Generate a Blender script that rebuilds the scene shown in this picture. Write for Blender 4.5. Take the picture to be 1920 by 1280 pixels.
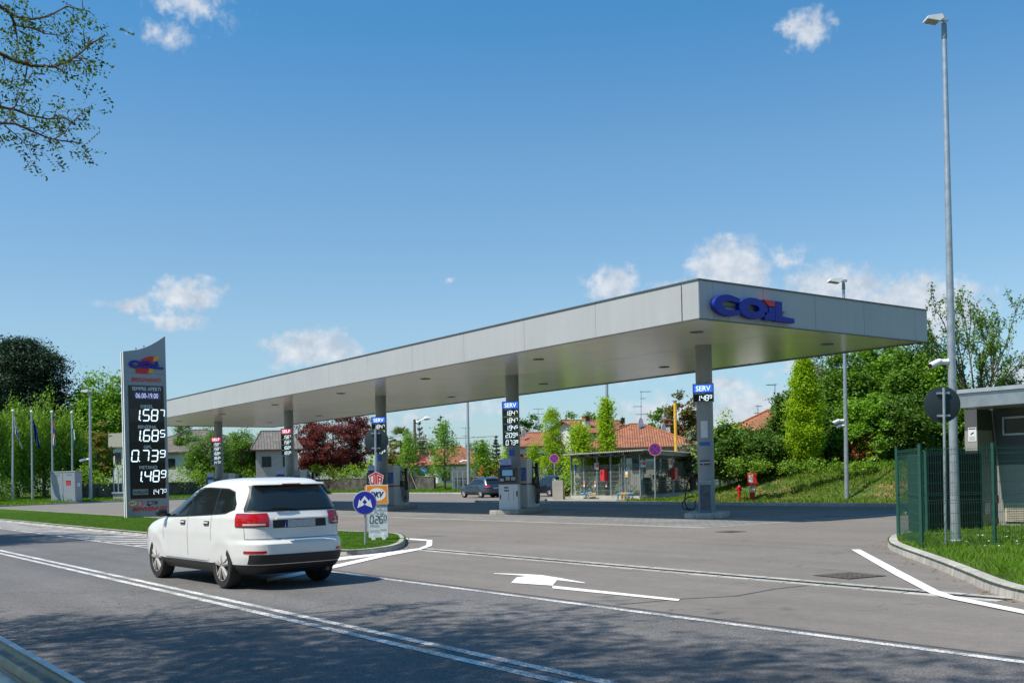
import bpy, bmesh, math, random
import numpy as np
from mathutils import Vector, Matrix
scene = bpy.context.scene
COL = scene.collection
for o in list(bpy.data.objects): bpy.data.objects.remove(o)
random.seed(7); RNG = np.random.default_rng(7)
# ---------------------------------------------------------------- camera
FPX, CYP, EYE = 1936.28, 893.8, 1.7
YAW, PITCH, ROLL = 0.9340, 0.0004, -0.0239
cF = Vector((-math.sin(YAW)*math.cos(PITCH), math.cos(YAW)*math.cos(PITCH), math.sin(PITCH)))
_r0 = Vector((math.cos(YAW), math.sin(YAW), 0)); _u0 = _r0.cross(cF)
cR = _r0*math.cos(ROLL)+_u0*math.sin(ROLL); cU = -_r0*math.sin(ROLL)+_u0*math.cos(ROLL)
cam_d = bpy.data.cameras.new('camera'); cam = bpy.data.objects.new('camera', cam_d); COL.objects.link(cam)
cam_d.sensor_width = 36; cam_d.sensor_fit = 'HORIZONTAL'; cam_d.lens = FPX/1920*36
cam_d.shift_y = (CYP-640)/1920; cam_d.clip_start = .05; cam_d.clip_end = 6000
_m = Matrix((cR, cU, -cF)).transposed().to_4x4(); _m.translation = (0, 0, EYE); cam.matrix_world = _m
scene.camera = cam
# ---------------------------------------------------------------- sun, sky, exposure
SUNV = Vector((-.09, -.62, 1)).normalized()
EL = math.asin(SUNV.z)
sun_d = bpy.data.lights.new('sun', 'SUN'); sun = bpy.data.objects.new('sun', sun_d); COL.objects.link(sun)
sun_d.energy = 4.9; sun_d.angle = math.radians(.53); sun_d.color = (1, .93, .82)
sun.rotation_euler = SUNV.to_track_quat('Z', 'Y').to_euler()
sun.location = (0, 0, 40)
scene.view_settings.view_transform = 'Standard'; scene.view_settings.look = 'None'
scene.view_settings.exposure = 0.25; scene.view_settings.gamma = 1
scene.render.engine = 'CYCLES'
scene.render.resolution_x = 1024; scene.render.resolution_y = 682
world = bpy.data.worlds.new('World'); scene.world = world; world.use_nodes = True

def g(px, py, z=0.0):
    """ground point (height z) seen at a pixel of the 1920x1280 photograph"""
    d = cF+(px-960)/FPX*cR-(py-CYP)/FPX*cU
    t = (z-EYE)/d.z
    return Vector((d.x*t, d.y*t, z))
def wd(px, D, z=0.0):
    """point at distance D (along the view axis) in picture column px, on height z"""
    d = cF+(px-960)/FPX*cR
    return Vector((d.x*D, d.y*D, z))
def zat(px, py, X, Y):
    """height of what is seen at a pixel above plan position X, Y"""
    d = cF+(px-960)/FPX*cR-(py-CYP)/FPX*cU
    t = (X*d.x+Y*d.y)/(d.x**2+d.y**2)
    return EYE+d.z*t

def build_world():
    nt = world.node_tree; N = nt.nodes; L = nt.links
    for n in list(N): N.remove(n)
    out = N.new('ShaderNodeOutputWorld'); bg = N.new('ShaderNodeBackground'); L.new(bg.outputs[0], out.inputs[0])
    sky = N.new('ShaderNodeTexSky'); sky.sky_type = 'NISHITA'; sky.sun_disc = False
    sky.sun_elevation = EL; sky.sun_rotation = math.atan2(SUNV.x, SUNV.y)
    sky.altitude = 250; sky.air_density = 1.15; sky.dust_density = .55; sky.ozone_density = 2.2
    SK = .105
    def math_(op, a, b=None, c=None, clamp=False):
        n = N.new('ShaderNodeMath'); n.operation = op; n.use_clamp = clamp
        for i, v in enumerate((a, b, c)):
            if v is None: continue
            if isinstance(v, (int, float)): n.inputs[i].default_value = v
            else: L.new(v, n.inputs[i])
        return n.outputs[0]
    def vm(op, a, b=None):
        n = N.new('ShaderNodeVectorMath'); n.operation = op
        for i, v in enumerate((a, b)):
            if v is None: continue
            if isinstance(v, (tuple, Vector)): n.inputs[i].default_value = tuple(v)
            elif isinstance(v, float): n.inputs['Scale'].default_value = v
            else: L.new(v, n.inputs[i])
        return n
    tc = N.new('ShaderNodeTexCoord'); D = tc.outputs['Generated']
    hF = Vector((cF.x, cF.y, 0)).normalized(); hR = Vector((hF.y, -hF.x, 0))
    df = vm('DOT_PRODUCT', D, hF).outputs['Value']; dr = vm('DOT_PRODUCT', D, hR).outputs['Value']; dz = vm('DOT_PRODUCT', D, (0, 0, 1)).outputs['Value']
    az = math_('ARCTAN2', dr, df); el = math_('ARCSINE', dz)
    cmb = N.new('ShaderNodeCombineXYZ'); L.new(az, cmb.inputs[0]); L.new(el, cmb.inputs[1]); P = cmb.outputs[0]
    def noise(scale, detail, rough, off):
        m = N.new('ShaderNodeVectorMath'); m.operation = 'ADD'; L.new(P, m.inputs[0]); m.inputs[1].default_value = off
        n = N.new('ShaderNodeTexNoise'); n.inputs['Scale'].default_value = scale; n.inputs['Detail'].default_value = detail
        n.inputs['Roughness'].default_value = rough; L.new(m.outputs[0], n.inputs['Vector']); return n
    w1 = noise(26, 5, .62, (3, 1, 0)); w2 = noise(80, 6, .6, (7, 2, 0))
    wsub = vm('SUBTRACT', w1.outputs['Color'], (.5, .5, .5)).outputs[0]
    wsc = N.new('ShaderNodeVectorMath'); wsc.operation = 'MULTIPLY'; L.new(wsub, wsc.inputs[0]); wsc.inputs[1].default_value = (.05, .038, 0)
    Pw = vm('ADD', P, wsc.outputs[0]).outputs[0]
    # cumulus: (pixel x, pixel y, half width, half height, strength)
    clouds = [(355,8,85,34,.62),(318,72,58,24,.55),(1513,52,52,34,.75),(352,550,72,34,.95),(245,572,62,19,.8),(330,598,66,24,.75),
              (588,656,98,38,1.15),(1152,536,56,48,1.1),(1368,512,80,66,1.2),(1545,556,118,62,1.1),(1715,575,125,66,1.1),(1480,480,40,24,.45),
              (1360,722,52,26,.7),(1240,778,120,44,.75),(1392,770,110,60,.75),(1270,545,60,18,.5),(1475,688,44,18,.6),(880,770,150,36,.5),(760,785,80,30,.45),
              (845,527,20,10,.5),(1160,700,120,22,.4),(640,745,120,20,.45),(1900,700,60,30,.6),(1060,600,80,18,.35)]
    acc = None
    for (px, py, rx, ry, s) in clouds:
        rx *= 1.1; ry *= 1.1; s *= 1.12 if px > 1000 else .98
        d = cF+(px-960)/FPX*cR-(py-CYP)/FPX*cU; d.normalize()
        a0 = math.atan2(d.dot(hR), d.dot(hF)); e0 = math.asin(d.z)
        sub = vm('SUBTRACT', Pw, (a0, e0, 0)).outputs[0]
        mul = vm('MULTIPLY', sub, (FPX/rx*1.0, FPX/ry*1.0, 0)).outputs[0]
        ln = vm('LENGTH', mul).outputs['Value']
        m = math_('MULTIPLY_ADD', ln, -s, s)
        acc = m if acc is None else math_('MAXIMUM', acc, m)
    fb = math_('MULTIPLY_ADD', w2.outputs['Fac'], 1.2, -.60)
    dens = math_('ADD', acc, fb)
    mr = N.new('ShaderNodeMapRange'); mr.interpolation_type = 'SMOOTHSTEP'; L.new(dens, mr.inputs['Value'])
    mr.inputs['From Min'].default_value = .02; mr.inputs['From Max'].default_value = .70
    mr.inputs['To Max'].default_value = .9
    # billow shading: same noise sampled a little higher towards the light
    w3 = noise(60, 5, .6, (7.0, 2.012, 0))
    sh = math_('SUBTRACT', w3.outputs['Fac'], w1.outputs['Fac'])
    shade = N.new('ShaderNodeMapRange'); L.new(sh, shade.inputs['Value'])
    shade.inputs['From Min'].default_value = -.28; shade.inputs['From Max'].default_value = .22
    cr = N.new('ShaderNodeMix'); cr.data_type = 'RGBA'; L.new(shade.outputs[0], cr.inputs['Factor'])
    cr.inputs['A'].default_value = (.72, .74, .77, 1); cr.inputs['B'].default_value = (.42, .49, .58, 1)
    scl = vm('SCALE', sky.outputs[0]); scl.inputs['Scale'].default_value = SK
    # cleaner, bluer air than the default sky: tint falls off with height above the horizon
    te = N.new('ShaderNodeMapRange'); L.new(el, te.inputs['Value']); te.inputs['From Min'].default_value = 0.; te.inputs['From Max'].default_value = .42
    rp = N.new('ShaderNodeValToRGB'); L.new(te.outputs[0], rp.inputs[0]); E = rp.color_ramp.elements
    E[0].position = 0.; E[0].color = (.62, .80, 1.10, 1); E[1].position = 1.; E[1].color = (.44, .98, 1.22, 1)
    for p_, c_ in ((.12, (.70, .88, 1.08, 1)), (.35, (.86, 1.0, 1.07, 1)), (.7, (.74, 1.04, 1.15, 1))):
        e = E.new(p_); e.color = c_
    tn = vm('MULTIPLY', scl.outputs[0], rp.outputs[0])
    mix = N.new('ShaderNodeMix'); mix.data_type = 'RGBA'; L.new(mr.outputs[0], mix.inputs['Factor'])
    L.new(tn.outputs[0], mix.inputs['A']); L.new(cr.outputs['Result'], mix.inputs['B'])
    L.new(mix.outputs['Result'], bg.inputs['Color']); bg.inputs['Strength'].default_value = 1.0
build_world()

# ---------------------------------------------------------------- materials
MATS = {}
def mat(name, col, rough=.6, metal=0., var=.12, vscale=3., bump=0., bscale=40., spec=None, coat=0., emit=None, alpha=None, dirt=0., trans=0.):
    if name in MATS: return MATS[name]
    m = bpy.data.materials.new(name); m.use_nodes = True; nt = m.node_tree; N = nt.nodes; L = nt.links
    b = N['Principled BSDF']
    b.inputs['Roughness'].default_value = rough; b.inputs['Metallic'].default_value = metal
    b.inputs['Specular IOR Level'].default_value = spec if spec is not None else (.06 if rough >= .9 else .5); b.inputs['Coat Weight'].default_value = coat
    tc = N.new('ShaderNodeTexCoord')
    n = N.new('ShaderNodeTexNoise'); n.inputs['Scale'].default_value = vscale; n.inputs['Detail'].default_value = 4
    L.new(tc.outputs['Object'], n.inputs['Vector'])
    r = N.new('ShaderNodeMapRange'); L.new(n.outputs['Fac'], r.inputs['Value'])
    r.inputs['From Min'].default_value = .3; r.inputs['From Max'].default_value = .7
    r.inputs['To Min'].default_value = 1-var; r.inputs['To Max'].default_value = 1+var
    v = N.new('ShaderNodeVectorMath'); v.operation = 'SCALE'; v.inputs[0].default_value = col; L.new(r.outputs[0], v.inputs['Scale'])
    L.new(v.outputs[0], b.inputs['Base Color'])
    if emit:
        b.inputs['Emission Color'].default_value = (*emit[:3], 1); b.inputs['Emission Strength'].default_value = emit[3]
    if trans: b.inputs['Transmission Weight'].default_value = trans
    if alpha is not None: b.inputs['Alpha'].default_value = alpha
    if bump:
        n2 = N.new('ShaderNodeTexNoise'); n2.inputs['Scale'].default_value = bscale; n2.inputs['Detail'].default_value = 3
        L.new(tc.outputs['Object'], n2.inputs['Vector'])
        bp = N.new('ShaderNodeBump'); bp.inputs['Strength'].default_value = bump; bp.inputs['Distance'].default_value = .02
        L.new(n2.outputs['Fac'], bp.inputs['Height']); L.new(bp.outputs[0], b.inputs['Normal'])
    MATS[name] = m; return m

def leafmat(name, c1, c2, trans=.35, rough=.55):
    if name in MATS: return MATS[name]
    m = bpy.data.materials.new(name); m.use_nodes = True; nt = m.node_tree; N = nt.nodes; L = nt.links
    for n in list(N): N.remove(n)
    out = N.new('ShaderNodeOutputMaterial')
    geo = N.new('ShaderNodeNewGeometry'); tc = N.new('ShaderNodeTexCoord')
    no = N.new('ShaderNodeTexNoise'); no.inputs['Scale'].default_value = .9; no.inputs['Detail'].default_value = 3
    L.new(tc.outputs['Object'], no.inputs['Vector'])
    ad = N.new('ShaderNodeMath'); ad.operation = 'MULTIPLY_ADD'; L.new(geo.outputs['Random Per Island'], ad.inputs[0]); ad.inputs[1].default_value = .55
    mr = N.new('ShaderNodeMapRange'); L.new(no.outputs['Fac'], mr.inputs['Value']); mr.inputs['From Min'].default_value = .3; mr.inputs['From Max'].default_value = .7
    mr.inputs['To Max'].default_value = .45; L.new(mr.outputs[0], ad.inputs[2])
    mx = N.new('ShaderNodeMix'); mx.data_type = 'RGBA'; L.new(ad.outputs[0], mx.inputs['Factor'])
    mx.inputs['A'].default_value = (*c1, 1); mx.inputs['B'].default_value = (*c2, 1)
    d = N.new('ShaderNodeBsdfPrincipled'); d.inputs['Roughness'].default_value = rough; d.inputs['Specular IOR Level'].default_value = .04 if 'blade' in name else .15
    L.new(mx.outputs['Result'], d.inputs['Base Color'])
    t = N.new('ShaderNodeBsdfTranslucent')
    hs = N.new('ShaderNodeVectorMath'); hs.operation = 'MULTIPLY'; L.new(mx.outputs['Result'], hs.inputs[0]); hs.inputs[1].default_value = (1.5, 1.35, .6)
    L.new(hs.outputs[0], t.inputs['Color'])
    ms = N.new('ShaderNodeMixShader'); ms.inputs[0].default_value = trans
    L.new(d.outputs[0], ms.inputs[1]); L.new(t.outputs[0], ms.inputs[2]); L.new(ms.outputs[0], out.inputs[0])
    MATS[name] = m; return m

# ---------------------------------------------------------------- object helpers
def tag(o, label=None, cat=None, group=None, kind=None):
    if label: o['label'] = label
    if cat: o['category'] = cat
    if group: o['group'] = group
    if kind: o['kind'] = kind
    return o
def thing(name, label, cat, loc=(0, 0, 0), rz=0., group=None):
    o = bpy.data.objects.new(name, None); COL.objects.link(o); o.location = loc; o.rotation_euler = (0, 0, rz)
    o.empty_display_size = .2
    return tag(o, label, cat, group)
def copy_tree(o, parent=None):
    c = o.copy(); COL.objects.link(c); c.parent = parent
    for ch in list(o.children): copy_tree(ch, c)
    return c

class MB:
    def __init__(s): s.v = []; s.f = []; s.mi = []; s.M = None; s.m = 0
    def add(s, vs, fs):
        o = len(s.v)
        if s.M is not None: vs = [tuple(s.M @ Vector(v)) for v in vs]
        s.v += [tuple(v) for v in vs]; s.f += [[i+o for i in f] for f in fs]; s.mi += [s.m]*len(fs); return s
    def box(s, x0, x1, y0, y1, z0, z1):
        return s.add([(x0,y0,z0),(x1,y0,z0),(x1,y1,z0),(x0,y1,z0),(x0,y0,z1),(x1,y0,z1),(x1,y1,z1),(x0,y1,z1)],
                     [(0,3,2,1),(4,5,6,7),(0,1,5,4),(1,2,6,5),(2,3,7,6),(3,0,4,7)])
    def cyl(s, p0, p1, r0, r1=None, n=12, caps=True):
        p0, p1 = Vector(p0), Vector(p1); r1 = r0 if r1 is None else r1
        a = (p1-p0).normalized(); t = Vector((0, 0, 1)) if abs(a.z) < .9 else Vector((1, 0, 0))
        u = a.cross(t).normalized(); w = a.cross(u)
        vs = []
        for p, r in ((p0, r0), (p1, r1)):
            for i in range(n):
                q = 2*math.pi*i/n; vs.append(tuple(p+r*(math.cos(q)*u+math.sin(q)*w)))
        fs = [(i, i+n, (i+1) % n+n, (i+1) % n) for i in range(n)]
        if caps: fs += [tuple(range(n)), tuple(range(2*n-1, n-1, -1))]
        return s.add(vs, fs)
    def tube(s, pts, r, n=8, caps=True):
        pts = [Vector(p) for p in pts]; rs = r if isinstance(r, (list, tuple)) else [r]*len(pts)
        vs = []; fs = []; u = None
        for i, p in enumerate(pts):
            a = (pts[min(i+1, len(pts)-1)]-pts[max(i-1, 0)]).normalized()
            if u is None:
                t = Vector((0, 0, 1)) if abs(a.z) < .9 else Vector((1, 0, 0)); u = a.cross(t).normalized()
            else: u = (u-a*u.dot(a)).normalized()
            w = a.cross(u)
            for k in range(n):
                q = 2*math.pi*k/n; vs.append(tuple(p+rs[i]*(math.cos(q)*u+math.sin(q)*w)))
        for i in range(len(pts)-1):
            for k in range(n): fs.append((i*n+k, i*n+(k+1) % n, (i+1)*n+(k+1) % n, (i+1)*n+k))
        if caps: fs += [tuple(range(n))[::-1], tuple(range((len(pts)-1)*n, len(pts)*n))]
        return s.add(vs, fs)
    def prism(s, poly, a0, a1, axis='z'):
        """extrude a 2-D polygon along an axis; poly given in the two other axes in (x,y),(x,z) or (y,z) order"""
        n = len(poly); f = {'z': lambda p, a: (p[0], p[1], a), 'y': lambda p, a: (p[0], a, p[1]), 'x': lambda p, a: (a, p[0], p[1])}[axis]
        vs = [f(p, a0) for p in poly]+[f(p, a1) for p in poly]
        fs = [tuple(range(n))[::-1], tuple(range(n, 2*n))]+[(i, (i+1) % n, (i+1) % n+n, i+n) for i in range(n)]
        return s.add(vs, fs)
    def lathe(s, prof, c=(0, 0, 0), n=20, axis='z', caps=True):
        vs = []; fs = []
        for (r, h) in prof:
            for k in range(n):
                q = 2*math.pi*k/n; a, b = r*math.cos(q), r*math.sin(q)
                p = {'z': (a, b, h), 'y': (a, h, b), 'x': (h, a, b)}[axis]
                vs.append((p[0]+c[0], p[1]+c[1], p[2]+c[2]))
        for i in range(len(prof)-1):
            for k in range(n): fs.append((i*n+k, i*n+(k+1) % n, (i+1)*n+(k+1) % n, (i+1)*n+k))
        if caps: fs += [tuple(range(n))[::-1], tuple(range((len(prof)-1)*n, len(prof)*n))]
        return s.add(vs, fs)
    def poly(s, pts): return s.add(pts, [tuple(range(len(pts)))])
    def build(s, name, mats, parent=None, loc=None, bevel=0., smooth=False, sharp=35):
        me = bpy.data.meshes.new(name); me.from_pydata(s.v, [], s.f)
        if not isinstance(mats, (list, tuple)): mats = [mats]
        for m in mats: me.materials.append(m)
        if len(mats) > 1: me.polygons.foreach_set('material_index', s.mi)
        bm = bmesh.new(); bm.from_mesh(me); bmesh.ops.recalc_face_normals(bm, faces=bm.faces)
        if bevel:
            es = [e for e in bm.edges if len(e.link_faces) == 2 and e.calc_face_angle(0) > .6]
            bmesh.ops.bevel(bm, geom=es, offset=bevel, segments=2, profile=.5, affect='EDGES', clamp_overlap=True)
        if smooth:
            for f in bm.faces: f.smooth = True
            for e in bm.edges:
                if len(e.link_faces) == 2 and e.calc_face_angle(0) > math.radians(sharp): e.smooth = False
        bm.to_mesh(me); bm.free()
        o = bpy.data.objects.new(name, me); COL.objects.link(o)
        if parent: o.parent = parent
        if loc: o.location = loc
        return o
def struct(o): o['kind'] = 'structure'; return o

_tc = {}
def textmesh(s, ext=.0, off=0., shear=0.):
    k = (s, ext, off, shear)
    if k in _tc: return _tc[k]
    cu = bpy.data.curves.new('t', 'FONT'); cu.body = s; cu.extrude = ext; cu.offset = off; cu.shear = shear; cu.resolution_u = 3
    o = bpy.data.objects.new('t', cu); COL.objects.link(o)
    dg = bpy.context.evaluated_depsgraph_get(); me = o.evaluated_get(dg).to_mesh()
    V = [v.co.copy() for v in me.vertices]; F = [tuple(p.vertices) for p in me.polygons]
    o.evaluated_get(dg).to_mesh_clear(); bpy.data.objects.remove(o); bpy.data.curves.remove(cu)
    x0 = min(v.x for v in V); x1 = max(v.x for v in V); y0 = min(v.y for v in V); y1 = max(v.y for v in V)
    V = [((v.x-x0)/(x1-x0), (v.y-y0)/(y1-y0), v.z) for v in V]
    _tc[k] = (V, F); return _tc[k]
def put_text(mb, s, x0, x1, y0, y1, M, z=.003, off=.02, shear=0., thick=0.):
    """write s in the rectangle x0..x1, y0..y1 of the frame M (x right, y up, z out)"""
    V, F = textmesh(s, .5 if thick else 0., off, shear)
    mb.add([tuple(M @ Vector((x0+v[0]*(x1-x0), y0+v[1]*(y1-y0), z+(v[2]+.5)*thick))) for v in V], F)
SEG = {'a': ((.12,1),(.88,1)), 'b': ((.95,.93),(.95,.55)), 'c': ((.95,.45),(.95,.07)), 'd': ((.12,0),(.88,0)), 'e': ((.05,.45),(.05,.07)), 'f': ((.05,.93),(.05,.55)), 'g': ((.15,.5),(.85,.5))}
DIG = {'0': 'abcdef', '1': 'bc', '2': 'abged', '3': 'abgcd', '4': 'fgbc', '5': 'afgcd', '6': 'afgedc', '7': 'abc', '8': 'abcdefg', '9': 'abcdfg', '-': 'g'}
def seg_digit(mb, ch, x, y, w, h, M, t=.1, z=.004, slant=.1):
    for sname in DIG[ch]:
        (ax, ay), (bx, by) = SEG[sname]; T = t*h*.5
        P = []
        A = Vector((x+ax*w, y+ay*h)); B = Vector((x+bx*w, y+by*h)); d = (B-A).normalized(); nn = Vector((-d.y, d.x))*T
        for q in (A+nn, A-d*T*.6, A-nn, B-nn, B+d*T*.6, B+nn): P.append(q)
        mb.add([tuple(M @ Vector((q.x+slant*(q.y-y), q.y, z))) for q in P], [tuple(range(6))])
def seg_dot(mb, x, y, r, M, z=.004):
    mb.add([tuple(M @ Vector((x+r*math.cos(a*math.pi/3), y+r*math.sin(a*math.pi/3), z))) for a in range(6)], [tuple(range(6))])
def seg_price(mb, txt, x0, x1, y0, y1, M, t=.12, one_dot=False):
    """price such as 1.587 whose last figure is small and raised"""
    W = x1-x0; H = y1-y0; u = W/3.75; x = x0
    big, small = txt[:-1], txt[-1]
    for ch in big:
        if ch == '.': seg_dot(mb, x-u*.1, y0+H*.03, H*.06, M); x += u*.14; continue
        seg_digit(mb, ch, x, y0, u*.78, H, M, t); x += u*1.0
    seg_digit(mb, small, x+u*.02, y0+H*.38, u*.6, H*.62, M, t*1.25)
def frame(origin, right, up):
    r = Vector(right).normalized(); u = Vector(up).normalized(); n = r.cross(u)
    m = Matrix((r, u, n)).transposed().to_4x4(); m.translation = Vector(origin); return m

def np_mesh(name, V, quads, mats, parent=None, smooth=False, tri=False):
    me = bpy.data.meshes.new(name); k = 3 if tri else 4
    me.vertices.add(len(V)); me.vertices.foreach_set('co', np.ascontiguousarray(V, dtype=np.float32).ravel())
    nf = len(quads); me.loops.add(nf*k); me.loops.foreach_set('vertex_index', np.ascontiguousarray(quads, dtype=np.int32).ravel())
    me.polygons.add(nf); me.polygons.foreach_set('loop_start', np.arange(0, nf*k, k, dtype=np.int32))
    me.polygons.foreach_set('loop_total', np.full(nf, k, dtype=np.int32)) if bpy.app.version < (4, 1) else None
    me.materials.append(mats); me.update(calc_edges=True); me.validate()
    o = bpy.data.objects.new(name, me); COL.objects.link(o)
    if parent: o.parent = parent
    return o
def P3(px, py, D):
    """point seen at a pixel, at depth D along the view axis"""
    return Vector((0, 0, EYE))+D*(cF+(px-960)/FPX*cR-(py-CYP)/FPX*cU)
def dep(P): return (Vector(P)-Vector((0, 0, EYE))).dot(cF)
def xonY(px, Y, py=915):
    d = cF+(px-960)/FPX*cR-(py-CYP)/FPX*cU; return d.x/d.y*Y
# ---------------------------------------------------------------- ground materials
def asphalt(name, c, sp, s1=75., warm=0., patch=.12):
    m = bpy.data.materials.new(name); m.use_nodes = True; nt = m.node_tree; N = nt.nodes; L = nt.links; b = N['Principled BSDF']
    b.inputs['Roughness'].default_value = .82; b.inputs['Specular IOR Level'].default_value = .35
    tc = N.new('ShaderNodeTexCoord'); O = tc.outputs['Object']
    def noi(s, d, r=.5, vec=None):
        n = N.new('ShaderNodeTexNoise'); n.inputs['Scale'].default_value = s; n.inputs['Detail'].default_value = d; n.inputs['Roughness'].default_value = r
        L.new(vec or O, n.inputs['Vector']); return n.outputs['Fac']
    def mrng(v, a, b_, c_, d_):
        n = N.new('ShaderNodeMapRange'); L.new(v, n.inputs['Value']); n.inputs['From Min'].default_value = a; n.inputs['From Max'].default_value = b_
        n.inputs['To Min'].default_value = c_; n.inputs['To Max'].default_value = d_; return n.outputs[0]
    def mul(a, b_):
        n = N.new('ShaderNodeMath'); n.operation = 'MULTIPLY'; L.new(a, n.inputs[0]); L.new(b_, n.inputs[1]); return n.outputs[0]
    fine = mrng(noi(s1, 2, .6), .34, .66, 1-sp, 1+sp)
    vo = N.new('ShaderNodeTexVoronoi'); vo.inputs['Scale'].default_value = s1*.55; L.new(O, vo.inputs['Vector'])
    stone = mrng(vo.outputs['Distance'], .0, .55, 1+sp*.8, 1-sp*.5)
    big = mrng(noi(.22, 6, .65), .35, .65, 1-patch, 1+patch)
    mp = N.new('ShaderNodeMapping'); L.new(O, mp.inputs['Vector']); mp.inputs['Scale'].default_value = (.12, 1.6, 1)
    streak = mrng(noi(1., 3, .55, mp.outputs[0]), .35, .65, 1-patch*.6, 1+patch*.6)
    mid = mul(mrng(noi(5, 5, .7), .3, .7, .9, 1.1), mrng(noi(1.1, 7, .75), .62, .72, 1., .84))
    # hairline cracks, oil drips and darker wheel tracks
    nw = N.new('ShaderNodeTexNoise'); nw.inputs['Scale'].default_value = .8; nw.inputs['Detail'].default_value = 5; L.new(O, nw.inputs['Vector'])
    av = N.new('ShaderNodeVectorMath'); av.operation = 'ADD'; L.new(O, av.inputs[0]); sc_ = N.new('ShaderNodeVectorMath'); sc_.operation = 'SCALE'; sc_.inputs['Scale'].default_value = 2.2; L.new(nw.outputs['Color'], sc_.inputs[0]); L.new(sc_.outputs[0], av.inputs[1])
    ve = N.new('ShaderNodeTexVoronoi'); ve.feature = 'DISTANCE_TO_EDGE'; ve.inputs['Scale'].default_value = .11; L.new(av.outputs[0], ve.inputs['Vector'])
    crk = mrng(ve.outputs['Distance'], .0008, .0022, .62, 1.)
    vs_ = N.new('ShaderNodeTexVoronoi'); vs_.inputs['Scale'].default_value = .55; L.new(av.outputs[0], vs_.inputs['Vector'])
    oil = mrng(vs_.outputs['Distance'], .05, .16, .80, 1.)
    sy_ = N.new('ShaderNodeSeparateXYZ'); L.new(O, sy_.inputs[0]); wv = N.new('ShaderNodeMath'); wv.operation = 'MULTIPLY'; wv.inputs[1].default_value = 3.9; L.new(sy_.outputs['Y'], wv.inputs[0])
    sn = N.new('ShaderNodeMath'); sn.operation = 'SINE'; L.new(wv.outputs[0], sn.inputs[0]); trk = mrng(sn.outputs[0], -1, 1, 1.05, .95) if name == 'road_asphalt' else mrng(sn.outputs[0], -1, 1, 1., .99)
    k = mul(mul(mul(mul(fine, stone), mul(big, streak)), mid), mul(mul(crk, oil), trk))
    v = N.new('ShaderNodeVectorMath'); v.operation = 'SCALE'; v.inputs[0].default_value = c; L.new(k, v.inputs['Scale'])
    L.new(v.outputs[0], b.inputs['Base Color'])
    bp = N.new('ShaderNodeBump'); bp.inputs['Strength'].default_value = .5; bp.inputs['Distance'].default_value = .006
    L.new(vo.outputs['Distance'], bp.inputs['Height']); L.new(bp.outputs[0], b.inputs['Normal'])
    MATS[name] = m; return m
M_road = asphalt('road_asphalt', (.152, .146, .142), .42, 62)
M_yard = asphalt('yard_asphalt', (.20, .180, .160), .2, 90, patch=.10)
def paver_mat():
    m = bpy.data.materials.new('paver'); m.use_nodes = True; nt = m.node_tree; N = nt.nodes; L = nt.links; b = N['Principled BSDF']
    b.inputs['Roughness'].default_value = .8
    tc = N.new('ShaderNodeTexCoord'); br = N.new('ShaderNodeTexBrick'); L.new(tc.outputs['Object'], br.inputs['Vector'])
    br.inputs['Scale'].default_value = 1; br.inputs['Brick Width'].default_value = .4; br.inputs['Row Height'].default_value = .2; br.inputs['Mortar Size'].default_value = .012
    br.inputs['Color1'].default_value = (.185, .183, .178, 1); br.inputs['Color2'].default_value = (.235, .23, .222, 1); br.inputs['Mortar'].default_value = (.075, .072, .07, 1)
    n = N.new('ShaderNodeTexNoise'); n.inputs['Scale'].default_value = .5; n.inputs['Detail'].default_value = 5; L.new(tc.outputs['Object'], n.inputs['Vector'])
    r = N.new('ShaderNodeMapRange'); L.new(n.outputs['Fac'], r.inputs['Value']); r.inputs['From Min'].default_value = .3; r.inputs['From Max'].default_value = .7; r.inputs['To Min'].default_value = .8; r.inputs['To Max'].default_value = 1.15
    v = N.new('ShaderNodeVectorMath'); v.operation = 'SCALE'; L.new(br.outputs['Color'], v.inputs[0]); L.new(r.outputs[0], v.inputs['Scale']); L.new(v.outputs[0], b.inputs['Base Color'])
    MATS['paver'] = m; return m
M_paver = paver_mat()
def kerb_mat(name, c):
    m = mat(name, c, .85, var=.14, vscale=2.5, bump=.3, bscale=60); nt = m.node_tree; N = nt.nodes; L = nt.links
    ge = N.new('ShaderNodeNewGeometry'); r = N.new('ShaderNodeMapRange'); L.new(ge.outputs['Random Per Island'], r.inputs['Value'])
    r.inputs['To Min'].default_value = .82; r.inputs['To Max'].default_value = 1.1
    b = N['Principled BSDF']; src = b.inputs['Base Color'].links[0].from_socket
    v = N.new('ShaderNodeVectorMath'); v.operation = 'SCALE'; L.new(src, v.inputs[0]); L.new(r.outputs[0], v.inputs['Scale']); L.new(v.outputs[0], b.inputs['Base Color'])
    # rain streaks and grime with a shape of their own
    tc = N.new('ShaderNodeTexCoord'); mp = N.new('ShaderNodeMapping'); L.new(tc.outputs['Object'], mp.inputs['Vector']); mp.inputs['Scale'].default_value = (9, 9, .7)
    n = N.new('ShaderNodeTexNoise'); n.inputs['Scale'].default_value = 1; n.inputs['Detail'].default_value = 5; L.new(mp.outputs[0], n.inputs['Vector'])
    r2 = N.new('ShaderNodeMapRange'); L.new(n.outputs['Fac'], r2.inputs['Value']); r2.inputs['From Min'].default_value = .35; r2.inputs['From Max'].default_value = .65; r2.inputs['To Min'].default_value = .8; r2.inputs['To Max'].default_value = 1.08
    v2 = N.new('ShaderNodeVectorMath'); v2.operation = 'SCALE'; L.new(v.outputs[0], v2.inputs[0]); L.new(r2.outputs[0], v2.inputs['Scale']); L.new(v2.outputs[0], b.inputs['Base Color'])
    return m
M_kerb = kerb_mat('kerb_concrete', (.44, .42, .38))
M_conc = mat('concrete', (.42, .40, .36), .85, var=.15, vscale=1.5, bump=.25, bscale=30)
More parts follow.
